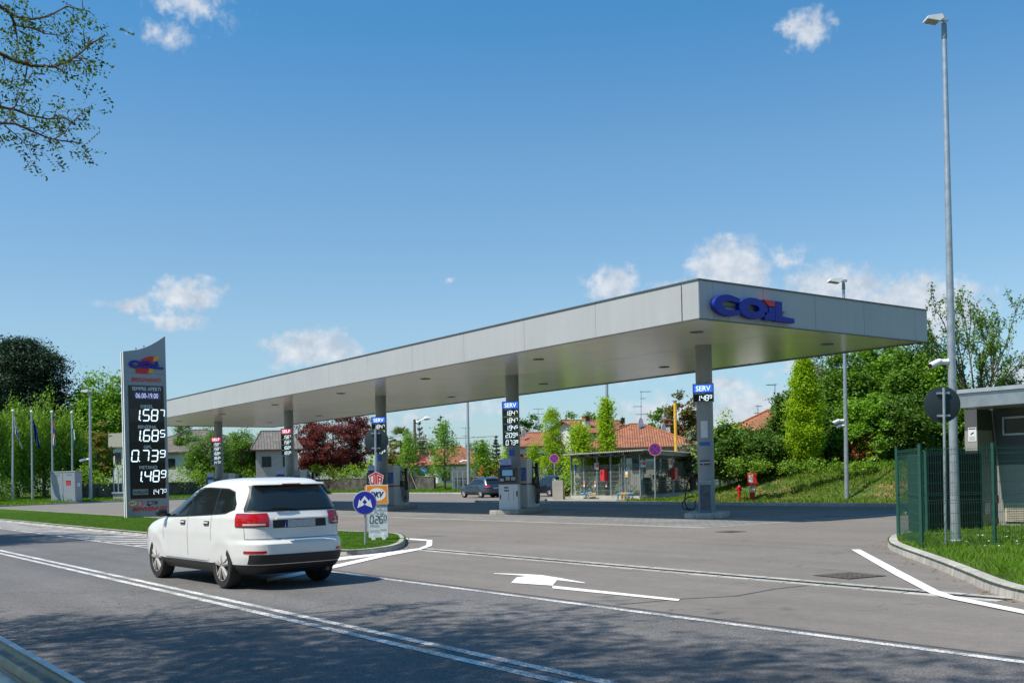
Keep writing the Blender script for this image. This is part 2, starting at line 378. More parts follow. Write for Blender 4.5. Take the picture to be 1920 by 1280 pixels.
def worn_paint(name, c=(.74,.74,.72), worn=.45):
    m = mat(name, c, .7, var=.06, vscale=6); nt = m.node_tree; N = nt.nodes; L = nt.links; b = N['Principled BSDF']
    tc = N.new('ShaderNodeTexCoord'); n = N.new('ShaderNodeTexNoise'); n.inputs['Scale'].default_value = 38; n.inputs['Detail'].default_value = 6; n.inputs['Roughness'].default_value = .75
    L.new(tc.outputs['Object'], n.inputs['Vector'])
    n2 = N.new('ShaderNodeTexNoise'); n2.inputs['Scale'].default_value = 1.3; L.new(tc.outputs['Object'], n2.inputs['Vector'])
    a = N.new('ShaderNodeMath'); a.operation = 'MULTIPLY_ADD'; L.new(n2.outputs['Fac'], a.inputs[0]); a.inputs[1].default_value = .35; L.new(n.outputs['Fac'], a.inputs[2])
    r = N.new('ShaderNodeMapRange'); L.new(a.outputs[0], r.inputs['Value']); r.inputs['From Min'].default_value = worn+.28; r.inputs['From Max'].default_value = worn+.40
    mx = N.new('ShaderNodeMix'); mx.data_type = 'RGBA'; L.new(r.outputs[0], mx.inputs['Factor']); src = b.inputs['Base Color'].links[0].from_socket
    L.new(src, mx.inputs['A']); mx.inputs['B'].default_value = (.2, .2, .2, 1); L.new(mx.outputs['Result'], b.inputs['Base Color'])
    return m
M_paint = worn_paint('road_paint', worn=.34); M_paint2 = worn_paint('yard_paint', (.8, .8, .78), worn=.47)
M_soil = mat('soil_and_grass', (.07, .11, .025), .95, var=.45, vscale=.8, bump=.6, bscale=14)
M_lawn = mat('lawn_base', (.045, .10, .008), .95, var=.3, vscale=2.2, bump=.8, bscale=60)

# ---------------------------------------------------------------- ground, road, yard
struct(MB().box(-2500, 2500, -1500, 2500, -3, -.03).build('ground', M_soil))
Y_C, Y_E = 5.58, 8.72
mb = MB(); mb.poly([(-900, -1.2, .004), (120, -1.2, .004), (120, Y_E+.25, .004), (-900, Y_E+.25, .004)]); struct(mb.build('road', M_road))
ka = [g(-60, 954), g(0, 949), g(210, 941), g(325, 937), g(440, 932), g(560, 926), g(700, 924.5), g(870, 925), g(1000, 925.5), g(1088, 925.5), wd(1088, 78), wd(1024, 74), g(1016, 939.5)]
kb = [Vector((xonY(1016, 41.2, 939), 41.0, 0)), Vector((-60, 41.0, 0)), Vector((-26.5, 40.6, 0)), Vector((-14, 40.5, 0)), Vector((10, 40.5, 0))]
yard = [(-900, Y_E+.25), (60, Y_E+.25), (60, 40.6)]+[(p.x, p.y) for p in reversed(kb)]+[(p.x, p.y) for p in reversed(ka)]+[(-900, ka[0].y)]
mb = MB(); mb.poly([(x, y, 0) for x, y in yard]); struct(mb.build('forecourt', M_yard))
CX0, CX1, CY0, CY1 = -83.5, -22.27, 23.85, 36.42
mb = MB(); mb.poly([(CX0, 24.1, .004), (CX1, 23.9, .004), (CX1, CY1, .004), (CX0, CY1, .004)]); struct(mb.build('paving_under_canopy', M_paver))
mb = MB()
for (a, b) in (((CX0, 24.02), (CX1+.12, 23.8)),): mb.box(a[0], b[0], 23.72, 23.86, 0, .007)
mb.box(CX1, CX1+.12, 23.86, CY1, 0, .007); struct(mb.build('paving_edge_strip', M_conc))
mb = MB()
for (x, y, w, l) in ((-23.6, 31.6, 1.3, .12), (-37.2, 31.2, 1.5, .12), (-41.5, 33.6, 1.2, .1)): mb.box(x, x+w, y, y+l, .0045, .008)
struct(mb.build('paving_drain_slots', mat('iron_dark', (.03, .03, .032), .6, .5)))

# painted lines
def strip(mb, pts, w, z=.009, segs=1):
    pts = [Vector((p[0], p[1], 0)) for p in pts]
    for a, b in zip(pts, pts[1:]):
        d = (b-a).normalized(); n = Vector((-d.y, d.x, 0))*w/2
        mb.poly([tuple(a+n+Vector((0, 0, z))), tuple(a-n+Vector((0, 0, z))), tuple(b-n+Vector((0, 0, z))), tuple(b+n+Vector((0, 0, z)))])
yl1 = g(640, 1171.5).y; yl2 = g(640, 1184.5).y; ye = g(640, 1074.5).y
mb = MB()
for y in (yl1, yl2): strip(mb, [(-700, y), (60, y)], .125)
struct(mb.build('centre_lines', M_paint))
mb = MB(); strip(mb, [(-700, ye+.03), (60, ye)], .12); struct(mb.build('edge_line', M_paint))
# hatched area before the island
mb = MB(); x = -29.0
kf = [g(644.6, 1041.8), g(698.8, 1037.7), g(747.5, 1031), g(761, 1018.8)]
while x > -95:
    t = 10.75+(x+34)*(-.018)
    mb.poly([(x, ye+.1, .009), (x+.62, ye+.1, .009), (x+1.9+.62, t, .009), (x+1.9, t, .009)]); x -= 1.55
struct(mb.build('hatching', M_paint))
z2 = lambda x, y: g(640+x/3, 940+y/3, .009)
mb = MB()
for q in ([(0,312),(260,286),(430,262),(440,268),(250,300),(0,326)], [(-400,420),(0,350),(250,300),(262,305),(0,364),(-400,436)], [(430,262),(480,242),(512,246),(440,269)],
          [(480,242),(482,213),(512,213),(512,246)], [(482,213),(512,213),(360,204),(360,212)]):
    pass
mb.poly([tuple(z2(*p)) for p in [(-300,330),(0,310),(250,284),(430,262),(440,270),(250,296),(0,328),(-300,352)]])
m2 = MB()
m2.poly([tuple(g(640+x/3, 940+y/3, .012)) for x, y in [(-420,432),(0,346),(250,292),(430,264),(442,270),(262,304),(0,364),(-420,452)]])
mb.poly([tuple(g(640+x/3, 940+y/3, .013)) for x, y in [(430,264),(478,243),(482,214),(512,214),(510,247),(442,270)]])
mb.poly([tuple(g(640+x/3, 940+y/3, .010)) for x, y in [(360,204),(482,212),(482,220),(360,212)]])
o = struct(mb.build('nose_marking', M_paint2)); struct(m2.build('nose_marking', M_paint2))
arrow = [(1905,547),(1900,557),(1195,484),(1190,470),(955,455),(985,425),(1045,417),(860,404),(860,401),(1040,408),(1130,412),(1225,427),(1372,454),(1368,457),(1222,441),(1200,470)]
mb = MB(); mb.poly([tuple(z2(*p)) for p in [(1905,547),(1895,557),(1188,486),(1188,471)]])
mb.poly([tuple(z2(*p)) for p in [(955,455),(985,425),(1045,416),(1130,412),(1225,427),(1188,471)]])
mb.poly([tuple(z2(*p)) for p in [(1045,416),(860,404),(860,401),(1050,407),(1130,412)]])
mb.poly([tuple(z2(*p)) for p in [(1225,427),(1372,454),(1368,457),(1214,440)]])
struct(mb.build('turn_arrow', M_paint2))
z3 = lambda x, y: g(1280+x/3, 920+y/3, .014)
mb = MB()
for q in ([(948,328),(998,328),(1240,456),(1192,470)], [(1192,470),(1240,456),(1440,560),(1400,578)], [(1400,578),(1440,560),(1530,590),(1500,604)], [(1500,604),(1530,590),(1925,668),(1925,690)]):
    mb.poly([tuple(z3(*p)) for p in q])
pa, pb = z3(1925, 668), z3(1925, 690); d = (pa-z3(1530, 590)).normalized()*9
mb.poly([tuple(pb), tuple(pa), tuple(pa+d), tuple(pb+d)])
struct(mb.build('exit_line', M_paint2))
# linear drain across the entrance: two concrete lips with an iron grate between
da, db = g(783, 1028.5), g(1893, 1124); dd = (db-da).normalized(); dn = Vector((-dd.y, dd.x, 0))
def qstrip(mb, a, b, o0, o1, z0, z1):
    P = [a+dn*o0, b+dn*o0, b+dn*o1, a+dn*o1]
    mb.prism([(p.x, p.y) for p in P], z0, z1)
mb = MB(); n_ = 22
for i in range(n_):
    a = da.lerp(db, i/n_+.0012); b = da.lerp(db, (i+1)/n_-.0012)
    qstrip(mb, a, b, -.26, -.10, -.02, .0065); qstrip(mb, a, b, .08, .25, -.02, .0065)
tag(mb.build('drain_kerb', M_kerb), kind='structure')
mb = MB(); qstrip(mb, da, db, -.095, .075, -.02, .0055)
k = 0; Ld = (db-da).length
while k < Ld:
    a = da+dd*k; mb.prism([(p.x, p.y) for p in (a+dn*-.08, a+dd*.02+dn*-.08, a+dd*.02+dn*.06, a+dn*.06)], .004, .0068); k += .12
struct(mb.build('drain_grate', mat('iron_dark', (.03, .03, .032), .6, .5)))
M_rust = mat('rusty_iron', (.10, .078, .066), .75, .2, var=.4, vscale=9, bump=.5, bscale=30)
mh = [(g(1593, 1079), .37, 'rusty square manhole cover in the exit lane beside the white line'), (g(1370, 996.5), .3, 'small rusty manhole cover in the yard before the first canopy column')]
for p, s, lab in mh:
    t = thing('manhole_cover', lab, 'manhole cover', (p.x, p.y, 0), 1.40)
    m = MB(); m.box(-s, s, -s, s, .001, .012)
    for i in range(-6, 7):
        for j in range(-6, 7):
            if (i+j) % 2: m.box(i*s/7-.03*s, i*s/7+.03*s, j*s/7-.03*s, j*s/7+.03*s, .012, .0135)
    m.build('cover_plate', M_rust, t)
    m = MB()
    for a in (-1, 1): m.box(-s*1.07, s*1.07, a*s*1.035-.03*s, a*s*1.035+.03*s, .001, .008); m.box(a*s*1.035-.03*s, a*s*1.035+.03*s, -s*1.0, s*1.0, .001, .008)
    m.build('cover_frame', mat('iron_dark', (.03, .03, .032), .6, .5), t)
# darker re-laid patch seam
mb = MB(); q = [g(1280+x/3, 920+y/3, .002) for x, y in [(-380,640),(0,606),(300,590),(520,550),(700,530)]]
strip(mb, q, .05, .003); struct(mb.build('asphalt_seam', mat('tar', (.06, .06, .06), .7)))
mb = MB()
strip(mb, [(-45, Y_E+.27), (60, Y_E+.27)], .05, .0065); struct(mb.build('asphalt_seam', mat('tar', (.06, .06, .06), .7)))

# ---------------------------------------------------------------- kerbs
def smooth_pl(pts, step=.25):
    out = [Vector(pts[0])]
    for a, b in zip(pts, pts[1:]):
        a, b = Vector(a), Vector(b); n = max(1, int((b-a).length/step))
        for i in range(1, n+1): out.append(a.lerp(b, i/n))
    return out
def chaikin(pts, it=2):
    for _ in range(it):
        q = [pts[0]]
        for a, b in zip(pts, pts[1:]): q += [a*.75+b*.25, a*.25+b*.75]
        q.append(pts[-1]); pts = q
    return pts
def kerb(name, pts, w=.16, h=.13, side=1, seg=1.0, round_=2, batter=.03):
    """pts: foot of the kerb face; side=+1: body lies to the left of the walking direction"""
    pts = chaikin([Vector((p[0], p[1], 0)) for p in pts], round_)
    L = [0]
    for a, b in zip(pts, pts[1:]): L.append(L[-1]+(b-a).length)
    def at(s):
        s = min(max(s, 0), L[-1]-1e-6); i = max(j for j in range(len(L)-1) if L[j] <= s)
        return pts[i].lerp(pts[i+1], (s-L[i])/(L[i+1]-L[i]+1e-9))
    def nrm(s):
        d = (at(s+.05)-at(s-.05)).normalized(); return Vector((-d.y, d.x, 0))*side
    mb = MB(); s = 0; n = max(1, int(L[-1]/seg)); sg = L[-1]/n
    for i in range(n):
        s0, s1 = i*sg+.006, (i+1)*sg-.006; k = 3; vs = []; fs = []
        prof = [(0, -.02), (batter*.8, h-.03), (batter+.012, h-.006), (batter+.035, h), (w, h), (w, -.02)]
        for j in range(k+1):
            t = s0+(s1-s0)*j/k; P = at(t); Nn = nrm(t)
            for (u, z) in prof: q = P+Nn*u; vs.append((q.x, q.y, z))
        m = len(prof)
        for j in range(k):
            for c in range(m-1): fs.append((j*m+c, j*m+c+1, (j+1)*m+c+1, (j+1)*m+c))
        fs += [tuple(range(m)), tuple(range(k*m, k*m+m))[::-1]]
        mb.add(vs, fs)
    o = mb.build(name, M_kerb); struct(o); return pts, at, nrm, L[-1]
# right-hand verge kerb
kr = [Vector((-17.5, 40.5, 0)), Vector((-16.6, 33, 0)), Vector((-14.6, 25, 0)), g(1672, 1010), g(1660, 1026.5), g(1691, 1040.6), g(1722.5, 1052.5), g(1769, 1071), g(1814, 1091), g(1860, 1112), g(1920, 1129)]
kr.append(kr[-1]+(kr[-1]-kr[-2]).normalized()*1.5+Vector((.5, -.0, 0))); kr.append(kr[-1]+Vector((6, -.5, 0)))
KR = kerb('kerb_exit_verge', kr, .2, .16, 1, 1.0)[0]
# island kerb (road side, nose and yard side)
isl_f = [g(-40, 974), g(0, 977), g(127, 990.6), g(290, 1007), g(450, 1024), g(560, 1035), g(644.6, 1042.3), g(698.8, 1038.5), g(747.5, 1031), g(762, 1021), g(760, 1011)]
isl_b = [g(749, 1006), g(700, 1003.5), g(647, 1001.5), g(500, 990), g(318, 975.5), g(235, 971), g(0, 955.5), g(-60, 952)]
IS = kerb('kerb_island', isl_f+isl_b, .16, .13, 1, 1.0)[0]
KA = kerb('kerb_far', ka, .18, .15, 1, 3.0, 1)[0]
dep_ = lambda P: P.dot(cF)
KB = kerb('kerb_back', kb, .35, .15, 1, 3.2, 0)[0]
def fill(name, pts, z, m):
    mb = MB(); mb.poly([(p[0], p[1], z) for p in pts]); return struct(mb.build(name, m))
fill('verge_island', [p for p in IS], .125, M_lawn)
fill('verge_exit', [p for p in KR]+[Vector((6, 60, 0)), Vector((-17.5, 60, 0))], .14, M_soil)
fill('verge_far', [p for p in KA if dep_(p) > 79]+[Vector((-60, 300, 0)), Vector((-900, 300, 0)), Vector((-900, KA[0].y, 0))], .14, M_soil)
# ---------------------------------------------------------------- grass bank behind the yard
def sst(t): t = min(max(t, 0), 1); return t*t*(3-2*t)
def hsh(x, y): return math.sin(x*1.3+2.1*math.sin(y*.7))*.5+math.sin(x*.37+y*1.9)*.5
def bank_z(x, y):
    k = sst((x+45)/9)
    return .14+1.62*sst((y-41.6)/4.8)*k+.05*hsh(x, y)*sst((y-41.5)/2)
mb = MB(); nx, ny = 90, 30; vs = []; fs = []
for i in range(nx+1):
    for j in range(ny+1):
        x = -48+i*(70/nx); y = 41.33+(j/ny)**1.5*60; vs.append((x, y, bank_z(x, y)))
for i in range(nx):
    for j in range(ny): a = i*(ny+1)+j; fs.append((a, a+ny+1, a+ny+2, a+1))
def bank_mat():
    m = mat('bank_soil', (.06, .10, .025), .95, var=.35, vscale=1.5, bump=.7, bscale=10); nt = m.node_tree; N = nt.nodes; L = nt.links; b = N['Principled BSDF']
    tc = N.new('ShaderNodeTexCoord'); mp = N.new('ShaderNodeMapping'); L.new(tc.outputs['Object'], mp.inputs['Vector']); mp.inputs['Scale'].default_value = (.35, .5, 1.)
    n = N.new('ShaderNodeTexNoise'); n.inputs['Scale'].default_value = 1.6; n.inputs['Detail'].default_value = 6; n.inputs['Roughness'].default_value = .65; L.new(mp.outputs[0], n.inputs['Vector'])
    r = N.new('ShaderNodeMapRange'); L.new(n.outputs['Fac'], r.inputs['Value']); r.inputs['From Min'].default_value = .49; r.inputs['From Max'].default_value = .58
    mx = N.new('ShaderNodeMix'); mx.data_type = 'RGBA'; L.new(r.outputs[0], mx.inputs['Factor']); src = b.inputs['Base Color'].links[0].from_socket
    L.new(src, mx.inputs['A']); mx.inputs['B'].default_value = (.24, .155, .085, 1); L.new(mx.outputs['Result'], b.inputs['Base Color']); return m
mb.add(vs, fs); struct(mb.build('grass_bank', bank_mat(), smooth=True, sharp=180))

fill('kerb_pad', [Vector((xonY(1016, 41.0, 939)+.2, 41.3, 0)), Vector((-40, 41.3, 0)), Vector((-44, 60, 0)), wd(1088, 100), wd(1088, 78), wd(1024, 74)], .146, mat('pad_concrete', (.30, .29, .26), .9, var=.2, vscale=1.2, bump=.2))
# ---------------------------------------------------------------- grass blades
def inpoly(x, y, poly):
    P = np.array([(p[0], p[1]) for p in poly]); res = np.zeros(len(x), bool); n = len(P)
    for i in range(n):
        a, b = P[i], P[(i+1) % n]
        c = ((a[1] > y) != (b[1] > y)) & (x < (b[0]-a[0])*(y-a[1])/(b[1]-a[1]+1e-12)+a[0]); res ^= c
    return res
def blades(name, n, xr, yr, zf, h, w, m, poly=None, label=None, near=None, lean=.5, dens=None, cat='grass', avoid=None):
    x = RNG.uniform(*xr, n); y = RNG.uniform(*yr, n)
    if poly is not None: k = inpoly(x, y, poly); x, y = x[k], y[k]
    if dens is not None: k = dens(x, y) > RNG.uniform(0, 1, len(x)); x, y = x[k], y[k]
    if avoid is not None:
        dm = np.full(len(x), 9.)
        for a, b in zip(avoid, avoid[1:]):
            L2 = (b-a).length_squared+1e-9; t = np.clip(((x-a.x)*(b.x-a.x)+(y-a.y)*(b.y-a.y))/L2, 0, 1); dm = np.minimum(dm, np.hypot(x-a.x-t*(b.x-a.x), y-a.y-t*(b.y-a.y)))
        k = dm > .21; x, y = x[k], y[k]
    n = len(x); z = zf(x, y) if callable(zf) else np.full(n, zf)
    clump = (np.sin(x*5.1+np.sin(y*3.3)*2)*np.sin(y*4.3+x*.7)+1)/2
    H = h*RNG.uniform(.4, 1.2, n)*(.55+.75*clump); a = RNG.uniform(0, 2*np.pi, n); l = RNG.uniform(.1, lean, n)*H
    b = RNG.uniform(0, 2*np.pi, n); W = w*RNG.uniform(.6, 1.3, n)
    dx, dy = np.cos(a)*W/2, np.sin(a)*W/2; lx, ly = np.cos(b)*l, np.sin(b)*l
    V = np.empty((n, 4, 3))
    V[:, 0] = np.stack([x-dx, y-dy, z-.01], 1); V[:, 1] = np.stack([x+dx, y+dy, z-.01], 1)
    V[:, 2] = np.stack([x+dx*.5+lx*.5, y+dy*.5+ly*.5, z+H*.6], 1); V[:, 3] = np.stack([x+lx, y+ly, z+H], 1)
    o = np_mesh(name, V.reshape(-1, 3), np.arange(n*4).reshape(-1, 4), m); o['kind'] = 'stuff'
    if label: tag(o, label, cat)
    return o
G_fresh = leafmat('grass_blade', (.08, .19, .012), (.20, .36, .04), .35)
G_lawn = leafmat('lawn_blade', (.035, .095, .004), (.07, .15, .008), .2)
G_dry = leafmat('dry_blade', (.08, .19, .015), (.24, .32, .06), .3)
blades('verge_grass', 190000, (-17, 1), (12, 40), .135, .135, .013, G_fresh, KR+[Vector((1, 40, 0)), Vector((-15, 40, 0))], 'long fresh green grass on the verge around the fence', lean=.9, avoid=KR,
       dens=lambda x, y: np.clip(1.6-.045*np.hypot(x, y), .08, 1))
blades('island_grass', 170000, (-75, -20), (8, 24), .12, .035, .02, G_lawn, IS, 'short dark green lawn on the kerbed traffic island', lean=.6, avoid=IS,
       dens=lambda x, y: np.clip(38/np.hypot(x, y)-.25, .1, 1))
zb_ = np.vectorize(bank_z)
blades('bank_grass', 90000, (-45, -12), (41.4, 50), zb_, .17, .06, G_dry, None, 'patchy green and dry grass on the bank behind the yard', lean=.9,
       dens=lambda x, y: np.where((y > 42.2) & (y < 44.6), .6+.4*np.sin(x*.9)*np.sin(y*2+x*.3), .95))
blades('bank_top_weeds', 12000, (-45, -12), (46, 49.5), zb_, .32, .10, G_fresh, None, 'tall weeds along the top of the grass bank', lean=.8)
blades('far_verge_grass', 50000, (-190, -60), (20, 80), .13, .22, .12, G_fresh, list(KA)[:-4]+[Vector((-60, 110, 0)), Vector((-200, 110, 0))], 'bright grass strip along the far kerb', lean=.9)
# daisies
def daisies():
    n = 120; P = []
    mb = MB()
    for i in range(n):
        x = random.uniform(-11.6, -6.5); y = random.uniform(15, 26)
        if not inpoly(np.array([x]), np.array([y]), KR+[Vector((1, 40, 0)), Vector((-15, 40, 0))])[0]: continue
        if y-15 < (x+7)*-.9: continue
        z = .14+random.uniform(.12, .24)
        r = .022; mb.add([(x+r*math.cos(a*math.pi/4), y+r*math.sin(a*math.pi/4), z+random.uniform(-.006, .006)) for a in range(8)], [tuple(range(8))])
    o = mb.build('daisies', mat('daisy', (.8, .8, .76), .6)); tag(o, 'small white daisies scattered in the verge grass', 'flowers', kind='stuff')
daisies()
# dead leaves and gravel along the kerb feet
mb = MB()
for pl, cnt in ((KR, 150), (IS, 320)):
    for i in range(cnt):
        k = random.randrange(len(pl)-1); a, b = pl[k], pl[k+1]; P = a.lerp(b, random.random()); d = (b-a).normalized(); nn = Vector((d.y, -d.x, 0))
        P = P+nn*abs(random.gauss(0.02, .16)); s = random.uniform(.01, .035); q = random.uniform(0, 6)
        mb.add([(P.x+s*math.cos(q+a_)*(1 if a_ % 3 else 1.6), P.y+s*math.sin(q+a_), .012+random.uniform(0, .012)) for a_ in (0, 1.5, 3, 4.6)], [(0, 1, 2, 3)])
tag(mb.build('leaf_litter', leafmat('litter', (.16, .08, .03), (.36, .25, .12), .1)), 'dry brown leaf litter along the kerb feet', 'leaf litter', kind='stuff')
def onX(px, py, X):
    d = cF+(px-960)/FPX*cR-(py-CYP)/FPX*cU; t = X/d.x; return Vector((X, d.y*t, EYE+d.z*t))
def onYp(px, py, Y):
    d = cF+(px-960)/FPX*cR-(py-CYP)/FPX*cU; t = Y/d.y; return Vector((d.x*t, Y, EYE+d.z*t))
# ---------------------------------------------------------------- materials
M_alu = mat('aluminium_panel', (.435, .44, .435), .48, .05, var=.035, vscale=.6, spec=.35)
def streaky(m):
    nt = m.node_tree; N = nt.nodes; L = nt.links; b = N['Principled BSDF']; tc = N.new('ShaderNodeTexCoord'); mp = N.new('ShaderNodeMapping'); L.new(tc.outputs['Object'], mp.inputs['Vector']); mp.inputs['Scale'].default_value = (2.6, 2.6, .16)
    n = N.new('ShaderNodeTexNoise'); n.inputs['Scale'].default_value = 1.; n.inputs['Detail'].default_value = 6; n.inputs['Roughness'].default_value = .7; L.new(mp.outputs[0], n.inputs['Vector'])
    r = N.new('ShaderNodeMapRange'); L.new(n.outputs['Fac'], r.inputs['Value']); r.inputs['From Min'].default_value = .35; r.inputs['From Max'].default_value = .68; r.inputs['To Min'].default_value = 1.02; r.inputs['To Max'].default_value = .955
    src = b.inputs['Base Color'].links[0].from_socket; v = N.new('ShaderNodeVectorMath'); v.operation = 'SCALE'; L.new(src, v.inputs[0]); L.new(r.outputs[0], v.inputs['Scale']); L.new(v.outputs[0], b.inputs['Base Color'])
    n2 = N.new('ShaderNodeTexNoise'); n2.inputs['Scale'].default_value = .9; L.new(tc.outputs['Object'], n2.inputs['Vector']); bp = N.new('ShaderNodeBump'); bp.inputs['Strength'].default_value = .12; bp.inputs['Distance'].default_value = .05; L.new(n2.outputs['Fac'], bp.inputs['Height']); L.new(bp.outputs[0], b.inputs['Normal'])
streaky(M_alu)
M_alu_edge = mat('aluminium_edge', (.16, .16, .15), .5, .5, var=.05)
M_soffit = mat('soffit_sheet', (.82, .81, .68), .2, .28, var=.05, vscale=.4)
M_col = mat('column_grey', (.27, .29, .30), .42, .1, var=.05, vscale=1.2)
M_black = mat('black_screen', (.008, .008, .01), .18, var=.05)
M_black_m = mat('black_plastic', (.02, .02, .022), .45, var=.1)
M_steel = mat('galvanised_steel', (.42, .46, .49), .42, .55, var=.16, vscale=7)
M_steel_d = mat('dull_steel', (.24, .27, .29), .5, .4, var=.12, vscale=5)
M_white = mat('white_paint', (.78, .79, .79), .4, var=.04)
M_led = mat('led_white', (.8, .95, 1), .4, var=.0, emit=(.80, .95, 1, 1.0))
M_ledb = mat('led_blue_panel', (.03, .14, .7), .4, var=.0, emit=(.03, .16, .95, .75))
M_ledr = mat('led_red_panel', (.6, .01, .07), .4, var=.0, emit=(.85, .01, .12, .6))
M_blue = mat('logo_blue', (.004, .018, .30), .5, var=.05)
M_red = mat('logo_red', (.62, .02, .02), .4, var=.05)
M_yel = mat('logo_yellow', (.80, .38, .02), .4, var=.05)
M_orange = mat('orange_sign', (.85, .27, .01), .5, var=.04)
M_green_s = mat('green_strip', (.01, .10, .04), .5, var=.05)
M_yel_s = mat('yellow_strip', (.42, .28, .01), .5, var=.05)
M_grey_s = mat('grey_strip', (.10, .10, .10), .5, var=.05)
M_cyan_s = mat('blue_strip', (.02, .12, .28), .5, var=.05)
M_txt_g = mat('grey_lettering', (.66, .70, .74), .5, var=.03)
M_navy = mat('navy_print', (.01, .02, .12), .5, var=.03)

# ---------------------------------------------------------------- COIL lettering
def ell(cx, cy, a, b, th): return (cx+a*math.cos(th), cy+b*math.sin(th))
def coil_letters(parent, M, w, h, depth, z0=.0):
    """four letters in a box w x h, frame M"""
    def ring(mb, cx, cy, a, b, ai, bi, t0, t1, cdx, n=36, cut=None):
        oo = []; ii = []
        for k in range(n+1):
            t = t0+(t1-t0)*k/n; o_ = ell(cx, cy, a, b, t); i_ = ell(cx+cdx, cy, ai, bi, t)
            oo.append(o_); ii.append(i_)
        if cut is not None:
            oo[0] = (cut, oo[0][1]); ii[0] = (cut, ii[0][1]); oo[-1] = (cut, oo[-1][1]); ii[-1] = (cut, ii[-1][1])
        vs = []; fs = []
        for (z) in (z0, z0+depth):
            for p in oo: vs.append(tuple(M @ Vector((p[0], p[1], z))))
            for p in ii: vs.append(tuple(M @ Vector((p[0], p[1], z))))
        m = n+1; O0, I0, O1, I1 = 0, m, 2*m, 3*m
        for k in range(n):
            fs += [(O1+k, O1+k+1, I1+k+1, I1+k), (O0+k, I0+k, I0+k+1, O0+k+1), (O0+k, O0+k+1, O1+k+1, O1+k), (I0+k, I1+k, I1+k+1, I0+k+1)]
        fs += [(O0, O1, I1, I0), (O0+n, I0+n, I1+n, O1+n)]
        mb.add(vs, fs)
    def pr(mb, poly):
        n = len(poly); vs = [tuple(M @ Vector((p[0], p[1], z))) for z in (z0, z0+depth) for p in poly]
        mb.add(vs, [tuple(range(n))[::-1], tuple(range(n, 2*n))]+[(i, (i+1) % n, (i+1) % n+n, i+n) for i in range(n)])
    W = lambda u: u*w
    b = MB(); ring(b, W(.17), h*.5, W(.17), h*.5, W(.105), h*.215, math.radians(52), math.radians(308), W(.03), cut=W(.305)); b.build('letter', M_blue, parent, smooth=True)
    b = MB(); ring(b, W(.475), h*.5, W(.178), h*.5, W(.075), h*.17, 0, 2*math.pi, W(.0)); b.build('letter', M_blue, parent, smooth=True)
    b = MB(); pr(b, [(W(.615), h*.02), (W(.745), h*.02), (W(.745), h*.66), (W(.665), h*.66), (W(.665), h*.36), (W(.615), h*.36)]); b.build('letter', M_blue, parent)
    b = MB(); pr(b, [(W(.60), h*.98), (W(.745), h*.98), (W(.745), h*.70), (W(.665), h*.70)]); b.build('letter', M_red, parent)['label'] = 'red flag shaped dot of the letter i'
    b = MB(); pr(b, [(W(.75), 0), (W(1.0), 0), (W(1.0), h*.21), (W(.84), h*.27), (W(.84), h*.98), (W(.75), h*.98)]); b.build('letter', M_blue, parent)

# ---------------------------------------------------------------- canopy
ZB, ZT = 6.506, 7.69
can = thing('petrol_station_canopy', 'long flat silver grey canopy on five round columns over the pumps', 'canopy', (-52.9, 30, 0))
off = Vector((52.9, -30, 0))
def cm(): m = MB(); m.M = Matrix.Translation(off); return m
# fascia panels with open joints
m = cm(); x = CX1-.75; n = 0
m.box(CX1-.71, CX1-.012, CY0, CY0+.04, ZB, ZT)
while x > CX0: m.box(max(x-4.12, CX0)+.009, x, CY0, CY0+.04, ZB, ZT); x -= 4.12
m.build('fascia', M_alu, can, bevel=.006)['label'] = 'long sunlit fascia facing the road'
m = cm(); ys = [CY0, CY0+.66, 26.9, 29.6, 32.4, 35.6, CY1]
for a, b in zip(ys, ys[1:]): m.box(CX1-.04, CX1, a+.012, b-.003, ZB, ZT)
m.build('fascia', M_alu, can, bevel=.006)['label'] = 'short shaded end fascia carrying the blue letters'
m = cm(); m.box(CX0, CX1-.05, CY1-.04, CY1, ZB, ZT); m.build('fascia', M_alu, can)
m = cm(); m.box(CX0, CX0+.04, CY0+.05, CY1-.05, ZB, ZT); m.build('fascia', M_alu, can)
m = cm(); m.box(CX0+.06, CX1-.06, CY0+.06, CY1-.06, ZT-.30, ZT-.1); m.build('roof_deck', M_conc, can)
m = cm()
for (a, b, c, d) in ((CX0-.03, CX1+.03, CY0-.03, CY0+.10), (CX0-.03, CX1+.03, CY1-.10, CY1+.03), (CX1-.10, CX1+.03, CY0+.102, CY1-.102), (CX0-.03, CX0+.10, CY0+.102, CY1-.102)):
    m.box(a, b, c, d, ZT+.003, ZT+.05)
m.build('roof_edge_trim', M_alu_edge, can)
m = cm()
for (a, b, c, d) in ((CX0-.015, CX1+.015, CY0-.015, CY0+.06), (CX0-.015, CX1+.015, CY1-.06, CY1+.015), (CX1-.06, CX1+.015, CY0+.062, CY1-.062), (CX0-.015, CX0+.06, CY0+.062, CY1-.062)):
    m.box(a, b, c, d, ZB-.03, ZB-.003)
m.build('drip_edge', M_alu_edge, can)
